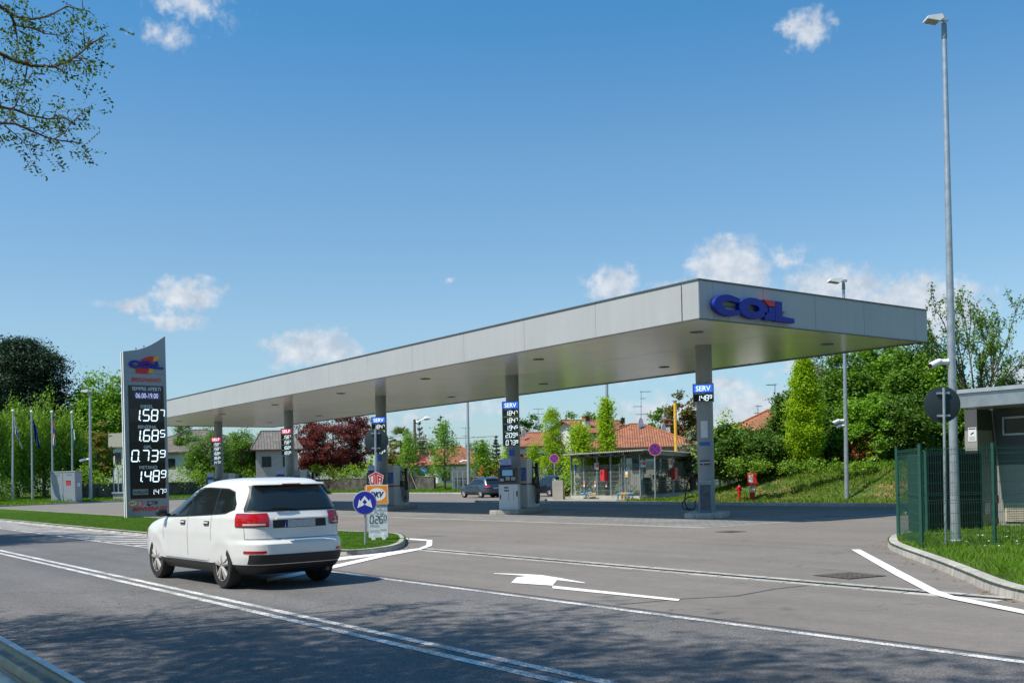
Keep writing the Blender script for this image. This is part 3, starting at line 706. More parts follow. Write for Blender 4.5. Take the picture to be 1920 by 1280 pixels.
# soffit of long boards, thin joints, one centre joint
m = cm(); y = CY0+.062; nb = 40; sy = (CY1-CY0-.124)/nb
for i in range(nb):
    a = y+i*sy; b = a+sy
    for (c, d) in ((CX0+.07, -64.0), (-63.99, -43.3), (-43.29, CX1-.07)): m.box(c, d, a+.003, b-.003, ZB+.015, ZB+.03)
m.box(CX0+.07, CX1-.07, 29.24, 29.30, ZB+.010, ZB+.014)
m.build('soffit', M_soffit, can)
colx = [-27.1, -39.3, -51.95, -64.5, -77.4]; COLY = 29.2
for cx in colx:
    m = cm(); m.lathe([(.34, .15), (.34, .19), (.312, .19), (.312, ZB+.014)], (cx, COLY, 0), 36); c = m.build('column', M_col, can, smooth=True)
m_lamp = mat('downlight_glass', (.5, .5, .48), .25, var=.03)
for ix in range(7):
    for yy in (26.2, 33.4):
        x = -24.6-ix*8.8
        m = cm(); m.lathe([(.20, ZB-.012), (.24, ZB-.002), (.24, ZB+.012), (.19, ZB+.012)], (x, yy, 0), 20); r = m.build('downlight', M_alu_edge, can, smooth=True)
        m = MB(); m.M = Matrix.Translation(off); m.lathe([(.0, ZB-.006), (.18, ZB-.006), (.18, ZB+.010), (0, ZB+.010)], (x, yy, 0), 20); m.build('lens', m_lamp, r)
# letters on the end fascia
a = onX(1334, 582, CX1+.05); b = onX(1486, 590, CX1+.05)
y0, y1 = onX(1335, 575, CX1+.12).y, onX(1485, 590, CX1+.12).y
zc0, zc1 = onX(1345, 590, CX1+.12).z, onX(1345, 550, CX1+.12).z
Ml = frame((CX1+.06, y0, zc0-.02), (0, 1, 0), (0, 0, 1)); Ml = Matrix.Translation(off) @ Ml
lt = MB(); 
lo = MB(); lo.M = Matrix.Translation(off); lo.box(CX1+.002, CX1+.06, y0+.4, y1-.3, (zc0+zc1)/2-.03, (zc0+zc1)/2+.03); lo = lo.build('sign_letters', M_alu_edge, can)
lo['label'] = 'blue three-dimensional letters with a red dot'
coil_letters(lo, Ml, y1-y0, zc1-zc0, .16)
# rain stains under the letters
for (fy, l_) in ((.23, .30), (.56, .46), (.60, .3), (.70, .42), (.92, .35)):
    m = cm(); yy = y0+(y1-y0)*fy; m.box(CX1+.0005, CX1+.002, yy-.012, yy+.012, ZB+.03, ZB+.03+l_); m.build('stain', mat('rain_stain', (.26, .27, .27), .6), can)

# ---------------------------------------------------------------- price displays on the columns
RX, RY = .8, .6; IRZ = math.atan2(.6, .8); AX = Vector((-.6, .8, 0))
def price_display(col, px0, px1, py0, py1, head, hm, rows, label):
    cx = colx[col]; pc = (px0+px1)/2; n = Vector((RY, -RX, 0)); r = Vector((RX, RY, 0))
    ctr = Vector((cx, COLY, 0))+n*.36
    z0 = zat(pc, py1, ctr.x, ctr.y); z1 = zat(pc, py0, ctr.x, ctr.y); D = dep((ctr.x, ctr.y, z0))
    w = (px1-px0)/FPX*D*1.02; h = z1-z0
    t = thing('price_display', label, 'price display', (ctr.x, ctr.y, z0), math.atan2(r.y, r.x), 'price displays on the canopy columns')
    # local: x right, -y outwards
    m = MB(); m.box(-w/2, w/2, 0, .06, 0, h); m.box(-w/2, -w/2+.035, -.03, 0, 0, h); m.box(w/2-.035, w/2, -.03, 0, 0, h)
    m.box(-w/2+.035, w/2-.035, -.03, 0, 0, .035); m.box(-w/2+.035, w/2-.035, -.03, 0, h-.035, h)
    m.box(-.12, .12, .06, .2, h*.3, h*.35); m.box(-.12, .12, .06, .2, h*.7, h*.75)
    m.build('frame', M_steel_d, t, bevel=.004)
    F = frame((0, -.002, 0), (1, 0, 0), (0, 0, 1))
    u = (h-.07)/(1.15+len(rows)*1.30); zt = h-.035
    m = MB(); m.box(-w/2+.04, w/2-.04, -.012, -.001, zt-u*1.1, zt-.004); hp = m.build('header_panel', hm, t)
    m = MB(); put_text(m, head, -w*.35, w*.35, zt-u*.95, zt-u*.18, F, .013, .012); m.build('lettering', M_led, hp)
    z = zt-u*1.15
    for strip_m, txt, price in rows:
        m = MB(); m.box(-w/2+.04, w/2-.04, -.008, -.001, z-u*.3, z-.004); s_ = m.build('product_strip', strip_m, t)
        m = MB(); put_text(m, txt, -w*.40, w*.05, z-u*.24, z-u*.06, F, .009, .01); m.build('lettering', M_txt_g, s_)
        m = MB(); m.box(-w/2+.04, w/2-.04, -.008, -.001, z-u*1.27, z-u*.31); p_ = m.build('price_panel', M_black, t)
        m = MB(); seg_price(m, price, -w*.33, w*.40, z-u*1.18, z-u*.42, F @ Matrix.Translation((0, 0, .010)), .13); m.build('digits', M_led, p_)
        z -= u*1.30
    return t
serv = [(M_grey_s, 'GASOLIO', '1.847'), (M_yel_s, 'GASOLIO ART', '1.847'), (M_green_s, 'BENZINA', '1.945'), (M_green_s, 'BENZINA 98', '2.095'), (M_green_s, 'GPL', '0.739')]
self5 = [(M_grey_s, 'GASOLIO', '1.587'), (M_yel_s, 'GASOLIO ART', '1.587'), (M_green_s, 'BENZINA', '1.685'), (M_green_s, 'BENZINA 98', '1.835'), (M_cyan_s, 'ADBLUE', '1.470')]
price_display(0, 1297.5, 1335.5, 719, 754, 'SERV', M_ledb, [(M_cyan_s, 'METANO', '1.489')], 'small blue headed display reading SERV METANO 1.489 on the nearest column')
price_display(1, 942.5, 974.5, 752, 836, 'SERV', M_ledb, serv, 'tall blue headed SERV display with five prices above the payment terminal')
price_display(2, 698.5, 727, 781, 852, 'SERV', M_ledb, serv, 'blue headed SERV display half hidden behind the round sign back')
price_display(3, 526, 548, 803, 853.5, 'SELF', M_ledr, self5[:4], 'red headed SELF display with four prices')
price_display(4, 403, 424.5, 819, 871, 'SELF', M_ledr, self5, 'red headed SELF display with five prices on the column beside the pylon')

# ---------------------------------------------------------------- pump islands
def island(ci, lead, L, w, label):
    p = Vector((colx[ci], COLY, 0))-AX*lead
    t = thing('pump_island', label, 'pump island', (p.x, p.y, 0), IRZ, 'raised kerbed islands under the canopy')
    hw = w/2; P = [(-hw, .35), (-hw*.75, .06), (-hw*.4, 0), (hw*.4, 0), (hw*.75, .06), (hw, .35), (hw, L-.3), (hw*.6, L), (-hw*.6, L), (-hw, L-.3)]
    m = MB(); m.prism(P, 0, .2); m.build('kerb_ring', M_kerb, t, bevel=.025)
    Q = [(x*.82, .13+(y*(L-.26)/L)) for x, y in P]; m = MB(); m.prism(Q, .201, .205); m.build('top_slab', M_conc, t)
    for k in range(1, int(L)):
        m = MB(); m.box(hw-.03, hw+.002, k-.006, k+.006, .01, .19); m.build('joint', mat('dark_joint', (.08, .075, .07), .9), t)
    for k in (-.35, .35):
        m = MB(); m.box(k-.006, k+.006, -.002, .03, .01, .19); m.build('joint', mat('dark_joint', (.08, .075, .07), .9), t)
    return t
island(0, 1.0, 2.3, 1.55, 'short concrete island with the methane hose column')
for i, lab in enumerate(['long concrete island under the second column with terminal and dispenser', 'concrete island behind the round blue sign', 'concrete island hidden behind the white car', 'farthest concrete island beyond the white car']):
    island(i+1, 1.75, 5.2, 1.65, lab)
# ---------------------------------------------------------------- payment terminal and dispensers
M_pump = mat('pump_white', (.62, .64, .65), .38, .1, var=.04)
M_pump_d = mat('pump_dark', (.06, .062, .066), .4, var=.1)
M_pump_g = mat('pump_grey', (.30, .32, .33), .4, .3, var=.05)
M_scr = mat('terminal_screen', (.12, .24, .36), .2, var=.1, emit=(.10, .26, .45, .35))
M_rub = mat('black_rubber', (.012, .012, .013), .42, var=.1)
def terminal(ci, label, zb=.206, w=.92):
    p = Vector((colx[ci], COLY, 0))-AX*1.2+Vector((RX, RY, 0))*.05
    t = thing('payment_terminal', label, 'payment terminal', (p.x, p.y, zb), IRZ, 'payment terminals under the canopy'); h = 1.95; hw = w/2
    m = MB(); m.box(-hw, hw, 0, .42, 0, 1.18); m.build('cabinet', M_pump, t, bevel=.012)
    m = MB(); m.box(hw-.08, hw-.015, -.012, 0, .62, .86); m.box(-hw+.05, -hw+.1, -.012, 0, .5, .72); m.build('latch', M_black_m, t)
    m = MB(); m.box(-.2, .02, -.008, -.001, 1.0, 1.06); m.box(-.2, .02, -.008, -.001, .86, .92); m.box(.0, .012, -.004, -.001, .45, .95); m.box(.24, .252, -.004, -.001, .45, .95); m.build('slot', M_black_m, t)
    m = MB(); m.box(-hw-.02, hw+.02, -.03, .43, 1.19, h); m.build('head', M_pump_d, t, bevel=.02)
    m = MB(); m.box(-hw+.08, hw-.1, -.04, -.031, 1.28, h-.1); m.build('bezel', M_black_m, t)
    m = MB(); m.box(-hw+.2, hw-.22, -.05, -.041, 1.58, 1.84); m.build('screen', M_scr, t)
    m = MB(); m.box(-.1, .1, -.055, -.041, 1.36, 1.54); k = m.build('card_reader', M_pump_g, t)
    m = MB(); m.box(.16, .36, -.052, -.041, 1.36, 1.52); kp = m.build('keypad', M_pump_g, t)
    m = MB(); m.box(-.36, -.2, -.052, -.041, 1.33, 1.45); m.build('note_slot', M_steel, t)
    m = MB(); m.box(-hw+.04, hw-.32, .1, .14, h, h+.40); s = m.build('top_sign', mat('sign_pale_blue', (.30, .36, .62), .5, var=.3, vscale=9), t)
    m = MB(); m.box(-hw+.04, hw-.32, .096, .0995, h+.02, h+.12); m.build('lettering', M_navy, s)
    return t
def hose_pts(p0, p1, sag, n=14):
    p0, p1 = Vector(p0), Vector(p1); out = []
    for i in range(n+1):
        t = i/n; P = p0.lerp(p1, t); P.z -= sag*4*t*(1-t)*(1 if t < .5 else 1); out.append(P)
    return out
def dispenser(ci, label, zb=.206, L=2.3, W=.95, logo=True):
    p = Vector((colx[ci], COLY, 0))+AX*.55
    t = thing('fuel_dispenser', label, 'fuel dispenser', (p.x, p.y, zb), IRZ, 'fuel dispensers under the canopy'); hw = W/2; H = 2.35
    m = MB(); m.box(-hw, hw, 0, .9, .06, H); m.box(-hw+.05, hw-.05, .05, L-.05, 0, .06); m.build('tower', M_pump, t, bevel=.02)
    m = MB(); m.box(-hw+.01, hw-.03, .9, L-.35, .06, 1.05); m.build('lower_body', M_pump, t, bevel=.015)
    m = MB(); m.box(-hw+.12, hw-.12, .9, L-.7, 1.06, H-.05); m.build('hose_mast', M_pump_g, t, bevel=.02)
    m = MB(); m.box(-hw+.04, hw-.04, -.01, -.001, 1.32, 1.95); s = m.build('price_sheet', mat('sheet_blue', (.12, .2, .5), .5, var=.5, vscale=7), t)
    m = MB(); m.box(-hw+.02, hw-.02, -.012, -.001, 1.12, 1.2); m.box(hw+.001, hw+.01, .05, .85, 1.12, 1.2); m.build('red_band', mat('dull_red', (.35, .05, .05), .5), t)
    m = MB(); m.box(hw-.1, hw+.04, L-.5, L-.22, .9, H-.15); m.build('display_head', M_black_m, t, bevel=.02)
    m = MB(); m.box(hw+.045, hw+.05, L-.46, L-.26, 1.4, H-.25); m.build('display_glass', M_pump_g, t)
    for k in range(3):
        yy = 1.0+k*.22
        m = MB(); m.box(hw-.12, hw+.05, yy-.06, yy+.06, 1.1, 1.45); hz = m.build('nozzle_boot', M_black_m, t)
        m = MB(); m.tube([(hw+.05, yy, 1.32), (hw+.12, yy, 1.42), (hw+.10, yy, 1.52)], .022, 8); m.box(hw+.03, hw+.1, yy-.03, yy+.03, 1.2, 1.4)
        m.build('nozzle', mat(['nozzle_black', 'nozzle_yellow', 'nozzle_green'][k], [(.02, .02, .02), (.55, .3, .02), (.02, .2, .07)][k], .4), t)
        m = MB(); m.tube([(hw-.1, yy+.25, 2.0), (hw+.03, yy+.28, 1.9), (hw+.08, yy+.3, 1.5), (hw+.12, yy+.33, .9), (hw+.13, yy+.28, .45), (hw+.12, yy+.12, .2), (hw+.12, yy-.03, .28), (hw+.11, yy-.06, .7), (hw+.1, yy-.01, 1.2)], .024, 8)
        m.build('hose', M_rub, t, smooth=True)
    m = MB(); m.box(-hw+.02, hw-.02, L-.35, L-.02, .06, .95); m.build('logo_box', M_pump, t, bevel=.01)
    if logo:
        F = frame((hw-.017, L-.32, .25), (0, 1, 0), (0, 0, 1)); m = MB()
        m.add([tuple(F @ Vector(p)) for p in [(.05, .05, 0), (.14, .05, 0), (.19, .55, 0), (.12, .42, 0)]], [(0, 1, 2, 3)]); m.build('logo', M_red, t)
        m = MB(); m.add([tuple(F @ Vector(p)) for p in [(.16, .05, 0), (.2, .05, 0), (.26, .5, 0), (.21, .5, 0)]], [(0, 1, 2, 3)]); m.build('logo', M_yel, t)
        m = MB(); put_text(m, 'COIL', .03, .28, .22, .32, F, .003, .05); m.build('logo', M_blue, t)
    return t
p = g(952, 952.5, .16)
terminal(1, 'white payment terminal with dark screen head in front of the second column')
terminal(2, 'payment terminal behind the red and orange signs at the third column')
terminal(3, 'payment terminal top above the white car roof at the fourth column')
terminal(4, 'farthest payment terminal top above the windscreen of the white car')
dispenser(1, 'white fuel dispenser with three black hoses behind the second column')
dispenser(2, 'white fuel dispenser with a small red and yellow logo box at the third column')
dispenser(3, 'fuel dispenser behind the fourth column mostly hidden by the white car')
dispenser(4, 'farthest fuel dispenser behind the fifth column')

# ---------------------------------------------------------------- methane equipment on the first column
c1 = Vector((colx[0], COLY, 0)); nC = Vector((RY, -RX, 0))
m = MB(); Fm = frame(c1+nC*.322+Vector((0, 0, .17)), (RX, RY, 0), (0, 0, 1)); m.M = Fm
m.box(-.24, .24, 0, 1.2, -.06, .10)
hb = thing('hose_cabinet', 'bluish grey narrow cabinet at the foot of the nearest column', 'cabinet', tuple(c1+nC*.322+Vector((0, 0, .17))))
mm = MB(); mm.M = Matrix.Translation(-Vector(hb.location)) @ Fm; mm.box(-.24, .24, .0, 1.18, -.05, .12); mm.build('box', M_col, hb, bevel=.01)
mm = MB(); mm.M = Matrix.Translation(-Vector(hb.location)) @ Fm; mm.box(-.19, .19, .12, 1.08, .121, .128); mm.build('window', mat('smoky_glass', (.05, .085, .11), .15, var=.5, vscale=6), hb)
mm = MB(); mm.M = Matrix.Translation(-Vector(hb.location)) @ Fm; mm.box(-.21, .21, .05, .09, .121, .135); mm.box(-.21, -.185, .1, 1.1, .121, .135); mm.box(.185, .21, .1, 1.1, .121, .135); mm.build('trim', mat('blue_trim', (.05, .14, .28), .4), hb)
mm = MB(); mm.M = Matrix.Translation(-Vector(hb.location)) @ Fm; mm.box(-.22, .22, 1.185, 1.22, -.05, .14); mm.build('lid', M_steel, hb)
def on_col(name, label, cat, z0, z1, hw, m_, extra=None, rad=.316, hwang=None):
    """a curved plate fixed on the first column"""
    a0 = math.atan2(-.8, .6); mb = MB(); n = 10; ang = hw/rad; vs = []; fs = []
    for i in range(n+1):
        a = a0-ang+2*ang*i/n
        for (r, z) in ((rad, z0), (rad+.006, z0), (rad+.006, z1), (rad, z1)): vs.append((r*math.cos(a), r*math.sin(a), z))
    for i in range(n):
        for k in range(4): fs.append((i*4+k, i*4+(k+1) % 4, (i+1)*4+(k+1) % 4, (i+1)*4+k))
    fs += [(0, 1, 2, 3), (n*4+3, n*4+2, n*4+1, n*4)]
    mb.add(vs, fs); o = mb.build(name, m_, None, tuple(c1)); tag(o, label, cat); return o
on_col('notice', 'white notice sheet with small warning marks on the nearest column', 'notice', 3.02, 3.65, .13, mat('paper_white', (.62, .66, .70), .5, var=.12, vscale=20))
on_col('notice', 'blue strip label below the white notice on the nearest column', 'notice', 2.72, 2.86, .21, mat('label_blue', (.02, .13, .42), .5))
nh = thing('nozzle_holder', 'steel nozzle holder bracket halfway down the nearest column', 'nozzle holder', (c1.x, c1.y, 2.0))
Fh = frame(nC*.322, (RX, RY, 0), (0, 0, 1))
m = MB(); m.M = Fh; m.box(-.2, .2, 0, .05, 0, .05); m.box(-.2, .2, .13, .17, 0, .05); m.build('bracket', M_pump_d, nh, bevel=.01)
m = MB(); m.M = Fh; m.cyl((-.18, .09, .07), (.19, .09, .07), .035, n=12); m.cyl((-.05, .09, .07), (-.05, .0, .1), .02); m.build('coupling', M_steel, nh, smooth=True)
# looping black hose
hp = [(1302, 873), (1296, 888), (1289, 905), (1285, 925), (1284, 940), (1288, 952), (1296, 955), (1303, 952)]
hp2 = [(1303, 931), (1296, 930), (1288, 933), (1281, 940), (1278.5, 947), (1282, 953), (1292, 956), (1302, 954), (1304, 948), (1302, 942), (1305, 938)]
Dh = dep(c1+Vector((.1, -.42, 1)))
m = MB(); m.tube([P3(x, y, Dh-.05+i*.03) for i, (x, y) in enumerate(hp)], .024, 8); m.tube([P3(x, y, Dh-.12+i*.02) for i, (x, y) in enumerate(hp2)], .024, 8)
o = m.build('hose', M_rub, None, smooth=True); tag(o, 'looped black methane hose hanging beside the nearest column', 'hose')
m = MB(); y0 = 0
sk = thing('sticker_strip', 'narrow red and yellow sticker on the left edge of the nearest column', 'sticker', (c1.x, c1.y, 3.2))
F2 = frame(Vector((-.318*RX, -.318*RY, 0)), (RY, -RX, 0), (0, 0, 1))
for k, mm_ in enumerate((M_yel, M_blue, M_red)):
    m = MB(); m.M = F2; m.box(-.05, .05, -.2+k*.16, -.2+k*.16+.155, .0, .006); m.build('band', mm_, sk)

# blue marks and price sheets on columns 2 and 3
for ci, (px, py0, py1) in ((1, (962.5, 842, 854)), (2, (712.5, 853.5, 864))):
    cc = Vector((colx[ci], COLY, 0)); n_ = nC*.322
    P = cc+n_; z0 = zat(px, py1, P.x, P.y); z1 = zat(px, py0, P.x, P.y)
    m = MB(); F = frame((0, 0, 0), (RX, RY, 0), (0, 0, 1)); m.M = F; m.box(-.13, .13, 0, z1-z0, .0, .008)
    o = m.build('notice', mat('label_blue', (.02, .13, .42), .5), None, tuple(P+Vector((0, 0, z0)))); tag(o, 'small square blue notice on the %s column' % ('second' if ci == 1 else 'third'), 'notice')

# ---------------------------------------------------------------- price pylon
PX = g(240, 970, .12).x
pyl_y0, pyl_y1 = onX(238.5, 960, PX).y, onX(317.5, 960, PX).y
PW = pyl_y1-pyl_y0; pyl = thing('price_pylon', 'tall grey price pylon sign with curved top on the traffic island', 'price sign', (PX, pyl_y0, .12))
ML = frame((0, 0, 0), (0, 1, 0), (0, 0, 1))      # x right along +Y, y up, z towards the camera
def pc(px, py):
    P = onX(px, py, PX); 
    # straighten: the picture leans a little
    return ((P.y-pyl_y0), P.z-.12)
def prect(px0, px1, py0, py1):
    a = pc((px0+px1)/2, py1); b = pc((px0+px1)/2, py0); h = b[1]-a[1]
    l = pc(px0+(960-(py0+py1)/2)*.0125, 940)[0]; r = pc(px1+(960-(py0+py1)/2)*.0125, 940)[0]
    return l, r, a[1], b[1]
top = [(231.5, 658.5), (258, 655.6), (274, 651.5), (286, 646), (299, 639), (314, 630)]
tz = [pc(x, y)[1] for x, y in top]; tx = [0, PW*.32, PW*.51, PW*.66, PW*.82, PW]
m = MB(); zc = 0; cuts = [pc(275, y)[1] for y in (958, 930, 905, 872, 838, 802, 768, 735, 716, 700)]
TH = .42
for a, b in zip([0]+cuts, cuts): m.box(-TH, 0, .0, PW, a+.004, b-.004)
m.prism([(0, cuts[-1]+.004), (PW, cuts[-1]+.004)]+[(tx[i], tz[i]) for i in range(5, -1, -1)], -TH, 0, 'x')
m.box(-TH+.02, -.02, .02, PW-.02, 0, tz[0]-.1)
m.build('body', mat('pylon_grey', (.30, .33, .35), .45, .2, var=.04, vscale=.8), pyl, bevel=.006)
m = MB(); m.box(-TH, -TH+.13, -.03, -.002, 0, tz[0]); m.box(-.13, 0.0, -.03, -.002, 0, tz[0]); m.build('side_trim', M_white, pyl)
m = MB(); m.box(-TH+.14, -.14, -.02, -.002, 0, tz[0]-.05); m.build('side_groove', M_black_m, pyl)
Mp = ML
l, r, b_, t_ = prect(243.5, 309.5, 723, 934)
m = MB(); m.box(.001, .03, l, r, b_, t_); scr = m.build('screen', M_black, pyl)
def ptext(s, rect, m_, off=.02, shear=0, z=.034, parent=scr, name='lettering'):
    l, r, b, t = prect(*rect); mb = MB(); put_text(mb, s, l, r, b, t, Mp, z, off, shear); return mb.build(name, m_, parent)
ptext('SEMPRE APERTI', (249, 303, 725.5, 732.5), M_txt_g)
m = MB(); l, r, b, t = prect(253, 302, 735, 748.5); m.box(.031, .036, l, r, b, t); m.build('time_panel', mat('led_matrix', (.05, .05, .09), .5, emit=(.05, .05, .12, .15)), scr)
ptext('06.00-19.00', (256, 298, 737, 746.5), mat('led_violet', (.6, .62, 1), .4, var=0, emit=(.55, .6, 1, .55)), .01, 0, .04)
ptext('DIESEL', (265, 288.5, 759, 765), M_txt_g); ptext('BENZINA', (259.5, 294, 797, 803), M_txt_g); ptext('GPL', (270, 285, 834.5, 840.5), M_txt_g); ptext('METANO', (261.5, 295, 872.5, 879), M_txt_g)
m = MB()
for (x0, x1, y0, y1) in ((245, 308.5, 767, 790), (245.5, 308.5, 805, 828), (246, 308.5, 843, 866), (246.5, 309, 881, 904)):
    l, r, b, t = prect(x0, x1, y0, y1); m.box(.031, .034, l, r, b, t)
m.build('price_window', mat('dark_glass', (.022, .024, .027), .12), scr)
for tx_, rc in (('1.587', (250, 309, 768, 788.5)), ('1.685', (250.5, 309.5, 806, 826.5)), ('0.739', (246, 309.5, 844, 864.5)), ('1.489', (252, 310.5, 882, 902.5)), ('1.470', (282, 311, 916.5, 926))):
    l, r, b, t = prect(*rc); m = MB()
    if tx_[0] == '0': seg_price(m, tx_, l, r, b, t, Mp @ Matrix.Translation((0, 0, .034)), .105)
    else: seg_price(m, tx_, l, r, b, t, Mp @ Matrix.Translation((0, 0, .034)), .105)
    m.build('digits', M_led, scr)
l, r, b, t = prect(248.5, 277.5, 916.5, 927); m = MB(); m.box(.031, .036, l, r, b, t); ab = m.build('label_plate', mat('label_grey', (.28, .32, .34), .5), scr)
ptext('AdBlue®', (249.5, 277, 919, 925), M_black_m, .01, 0, .038, scr)
ptext('BREGNANO', (248, 304, 708, 715.5), M_red, .045, .25, .004, pyl)
ptext('BENVENUTI', (247, 313, 949.5, 957), M_red, .045, .3, .004, pyl)
def dkv(mb_f, l, r, b, t, parent, Mx, z=.004, name='logo'):
    m = MB(); m.add([tuple(Mx @ Vector(p)) for p in [(l, b, z), (r, b, z), (r, t, z), (l, t, z)]], [(0, 1, 2, 3)]); o = m.build(name, M_orange, parent)
    m = MB(); cx, cy = (l+r)/2, (b+t)/2; m.add([tuple(Mx @ Vector((cx+(r-l)*.43*math.cos(a*.2618), cy+(t-b)*.36*math.sin(a*.2618), z+.003))) for a in range(24)], [tuple(range(24))]); m.build(name, M_white, parent)
    m = MB(); put_text(m, 'DKV', l+(r-l)*.16, r-(r-l)*.16, b+(t-b)*.34, t-(t-b)*.34, Mx, z+.007, .05, .3); m.build(name, M_navy, parent)
def uta(l, r, b, t, parent, Mx, z=.004, name='logo', border=True):
    w, h = r-l, t-b; X = lambda u, v, dz=0: tuple(Mx @ Vector((l+u*w, b+v*h, z+dz)))
    if border:
        m = MB(); m.add([X(-.02, -.02), X(.12, -.02, 0) if False else X(.10, -.04), X(.90, -.04), X(1.04, .72), X(.5, 1.05), X(-.04, .72)][1:], [(0, 1, 2, 3, 4)]); m.build(name, M_white, parent)
    m = MB()
    m.add([X(0, .70, .003), X(.5, 1.0, .003), X(1, .70, .003), X(.98, .60, .003), X(.56, .82, .003), X(.56, 0, .003), X(.44, 0, .003), X(.44, .82, .003), X(.02, .60, .003)], [(0, 8, 7, 1), (1, 7, 4), (1, 4, 3, 2), (7, 6, 5, 4)])
    for q in ([(.06, .56), (.13, .60), (.18, .12), (.12, 0)], [(.12, 0), (.18, .12), (.40, .12), (.40, 0)], [(.30, .12), (.40, .12), (.40, .74), (.30, .68)],
              [(.60, 0), (.68, 0), (.70, .68), (.60, .74)], [(.78, 0), (.87, 0), (.94, .56), (.84, .62)], [(.68, .52), (.84, .46), (.85, .60), (.69, .66)], [(.68, .24), (.82, .24), (.82, .34), (.68, .34)]):
        m.add([X(u, v, .003) for u, v in q], [(0, 1, 2, 3)])
    m.build(name, M_red, parent)
l, r, b, t = prect(239.5, 257, 937, 949); dkv(None, l, r, b, t, pyl, Mp)
l, r, b, t = prect(260, 273.5, 938, 948.5); uta(l, r, b, t, pyl, Mp)
l, r, b, t = prect(275.5, 295, 939, 948); m = MB(); m.add([tuple(Mp @ Vector(p)) for p in [(l, b+.2*(t-b), .004), (l+.1*(r-l), b, .004), (l+.3*(r-l), b, .004), (l+.4*(r-l), b+.35*(t-b), .004), (r, b+.35*(t-b), .004), (r, t, .004), (l+.1*(r-l), t, .004), (l, t-.2*(t-b), .004)]], [(0, 1, 2, 3, 4, 5, 6, 7)]); m.build('logo', M_navy, pyl)
m = MB(); put_text(m, 'AS', l+.1*(r-l), l+.45*(r-l), b+.45*(t-b), b+.85*(t-b), Mp, .008, .03, .2); m.build('logo', M_white, pyl)
m = MB(); put_text(m, '24', l+.48*(r-l), l+.78*(r-l), b+.45*(t-b), b+.85*(t-b), Mp, .008, .03, .2); m.build('logo', M_yel, pyl)
# ribbon emblem with the letters
def ribbon(cols, pts, z):
    m = MB(); P = [pc(x, y) for x, y in pts]; n = len(P); vs = [tuple(Mp @ Vector((p[0], p[1], zz))) for zz in (.002, z) for p in P]
    m.add(vs, [tuple(range(n))[::-1], tuple(range(n, 2*n))]+[(i, (i+1) % n, (i+1) % n+n, i+n) for i in range(n)]); m.build('emblem', cols, pyl)
ribbon(M_red, [(254.5, 699), (275, 700.5), (279, 690), (288, 668), (280, 668), (270, 671), (263, 676), (260, 683), (255.5, 688)], .05)
ribbon(M_yel, [(277, 698.5), (285.5, 699.5), (288, 688), (298, 668), (289.5, 668), (281, 688)], .05)
l, r, b, t = prect(243.5, 308.5, 676.5, 691)
lp = MB(); lp.box(.002, .05, l+.2, r-.2, (b+t)/2-.03, (b+t)/2+.03); lp = lp.build('sign_letters', M_alu_edge, pyl)
coil_letters(lp, Mp @ Matrix.Translation((l, b, 0)), r-l, t-b, .03, .052)
for k in (1, 2):
    m = MB(); m.cyl((-.2, tx[k], tz[k]), (-.2, tx[k], tz[k]+.14), .04, n=8); m.build('lifting_eye', M_steel, pyl)
# ---------------------------------------------------------------- vegetation builders
M_bark = mat('bark', (.13, .10, .075), .9, var=.35, vscale=8, bump=.8, bscale=18)
M_bark_l = mat('bark_pale', (.36, .31, .25), .9, var=.3, vscale=8, bump=.6, bscale=18)
LM = {
 'cedar': leafmat('needles_cedar', (0.017, 0.043, 0.023), (0.058, 0.099, 0.065), .1),
 'weep': leafmat('leaves_weeping', (0.087, 0.203, 0.017), (0.304, 0.493, 0.072), .35),
 'bright': leafmat('leaves_bright', (0.092, 0.217, 0.020), (0.248, 0.460, 0.052), .35),
 'olive': leafmat('leaves_olive', (0.145, 0.160, 0.029), (0.290, 0.246, 0.058), .3),
 'laurel': leafmat('leaves_laurel', (0.072, 0.189, 0.017), (0.319, 0.493, 0.058), .3, .35),
 'maple': leafmat('leaves_red_maple', (0.065, 0.014, 0.019), (0.246, 0.065, 0.065), .3),
 'mid': leafmat('leaves_mid', (0.059, 0.141, 0.020), (0.177, 0.336, 0.044), .3),
 'pine': leafmat('needles_pine', (0.032, 0.065, 0.041), (0.102, 0.145, 0.102), .1),
 'grey': leafmat('leaves_grey', (0.131, 0.174, 0.116), (0.261, 0.304, 0.217), .2),
 'horn': leafmat('leaves_hornbeam', (0.145, 0.304, 0.012), (0.435, 0.609, 0.029), .4),
 'dark': leafmat('leaves_dark', (0.037, 0.097, 0.016), (0.133, 0.248, 0.039), .25),
 'red': leafmat('leaves_red_shrub', (0.174, 0.029, 0.022), (0.406, 0.087, 0.058), .3),
 'brown': leafmat('leaves_bronze', (0.087, 0.102, 0.026), (0.217, 0.174, 0.058), .25),
 'palm': leafmat('fronds', (0.072, 0.131, 0.029), (0.232, 0.290, 0.087), .25),
 'robinia': leafmat('leaves_robinia', (.035, .08, .01), (.12, .20, .03), .3),
}
def rv(n):
    v = RNG.normal(size=(n, 3)); return v/np.linalg.norm(v, axis=1, keepdims=True)
def leaf_quads(C, size, up=.6, droop=0., aspect=.55):
    n = len(C); N = rv(n); N[:, 2] = np.abs(N[:, 2])+up; N /= np.linalg.norm(N, axis=1, keepdims=True)
    T = rv(n); 
    if droop: T[:, 2] -= droop
    T -= N*(T*N).sum(1, keepdims=True); T /= np.linalg.norm(T, axis=1, keepdims=True)+1e-9
    B = np.cross(N, T); s = size*RNG.uniform(.6, 1.3, n)[:, None]
    V = np.empty((n, 4, 3)); V[:, 0] = C-T*s*.5; V[:, 1] = C+B*s*aspect*.5+N*s*.08; V[:, 2] = C+T*s*.5; V[:, 3] = C-B*s*aspect*.5+N*s*.08
    return V
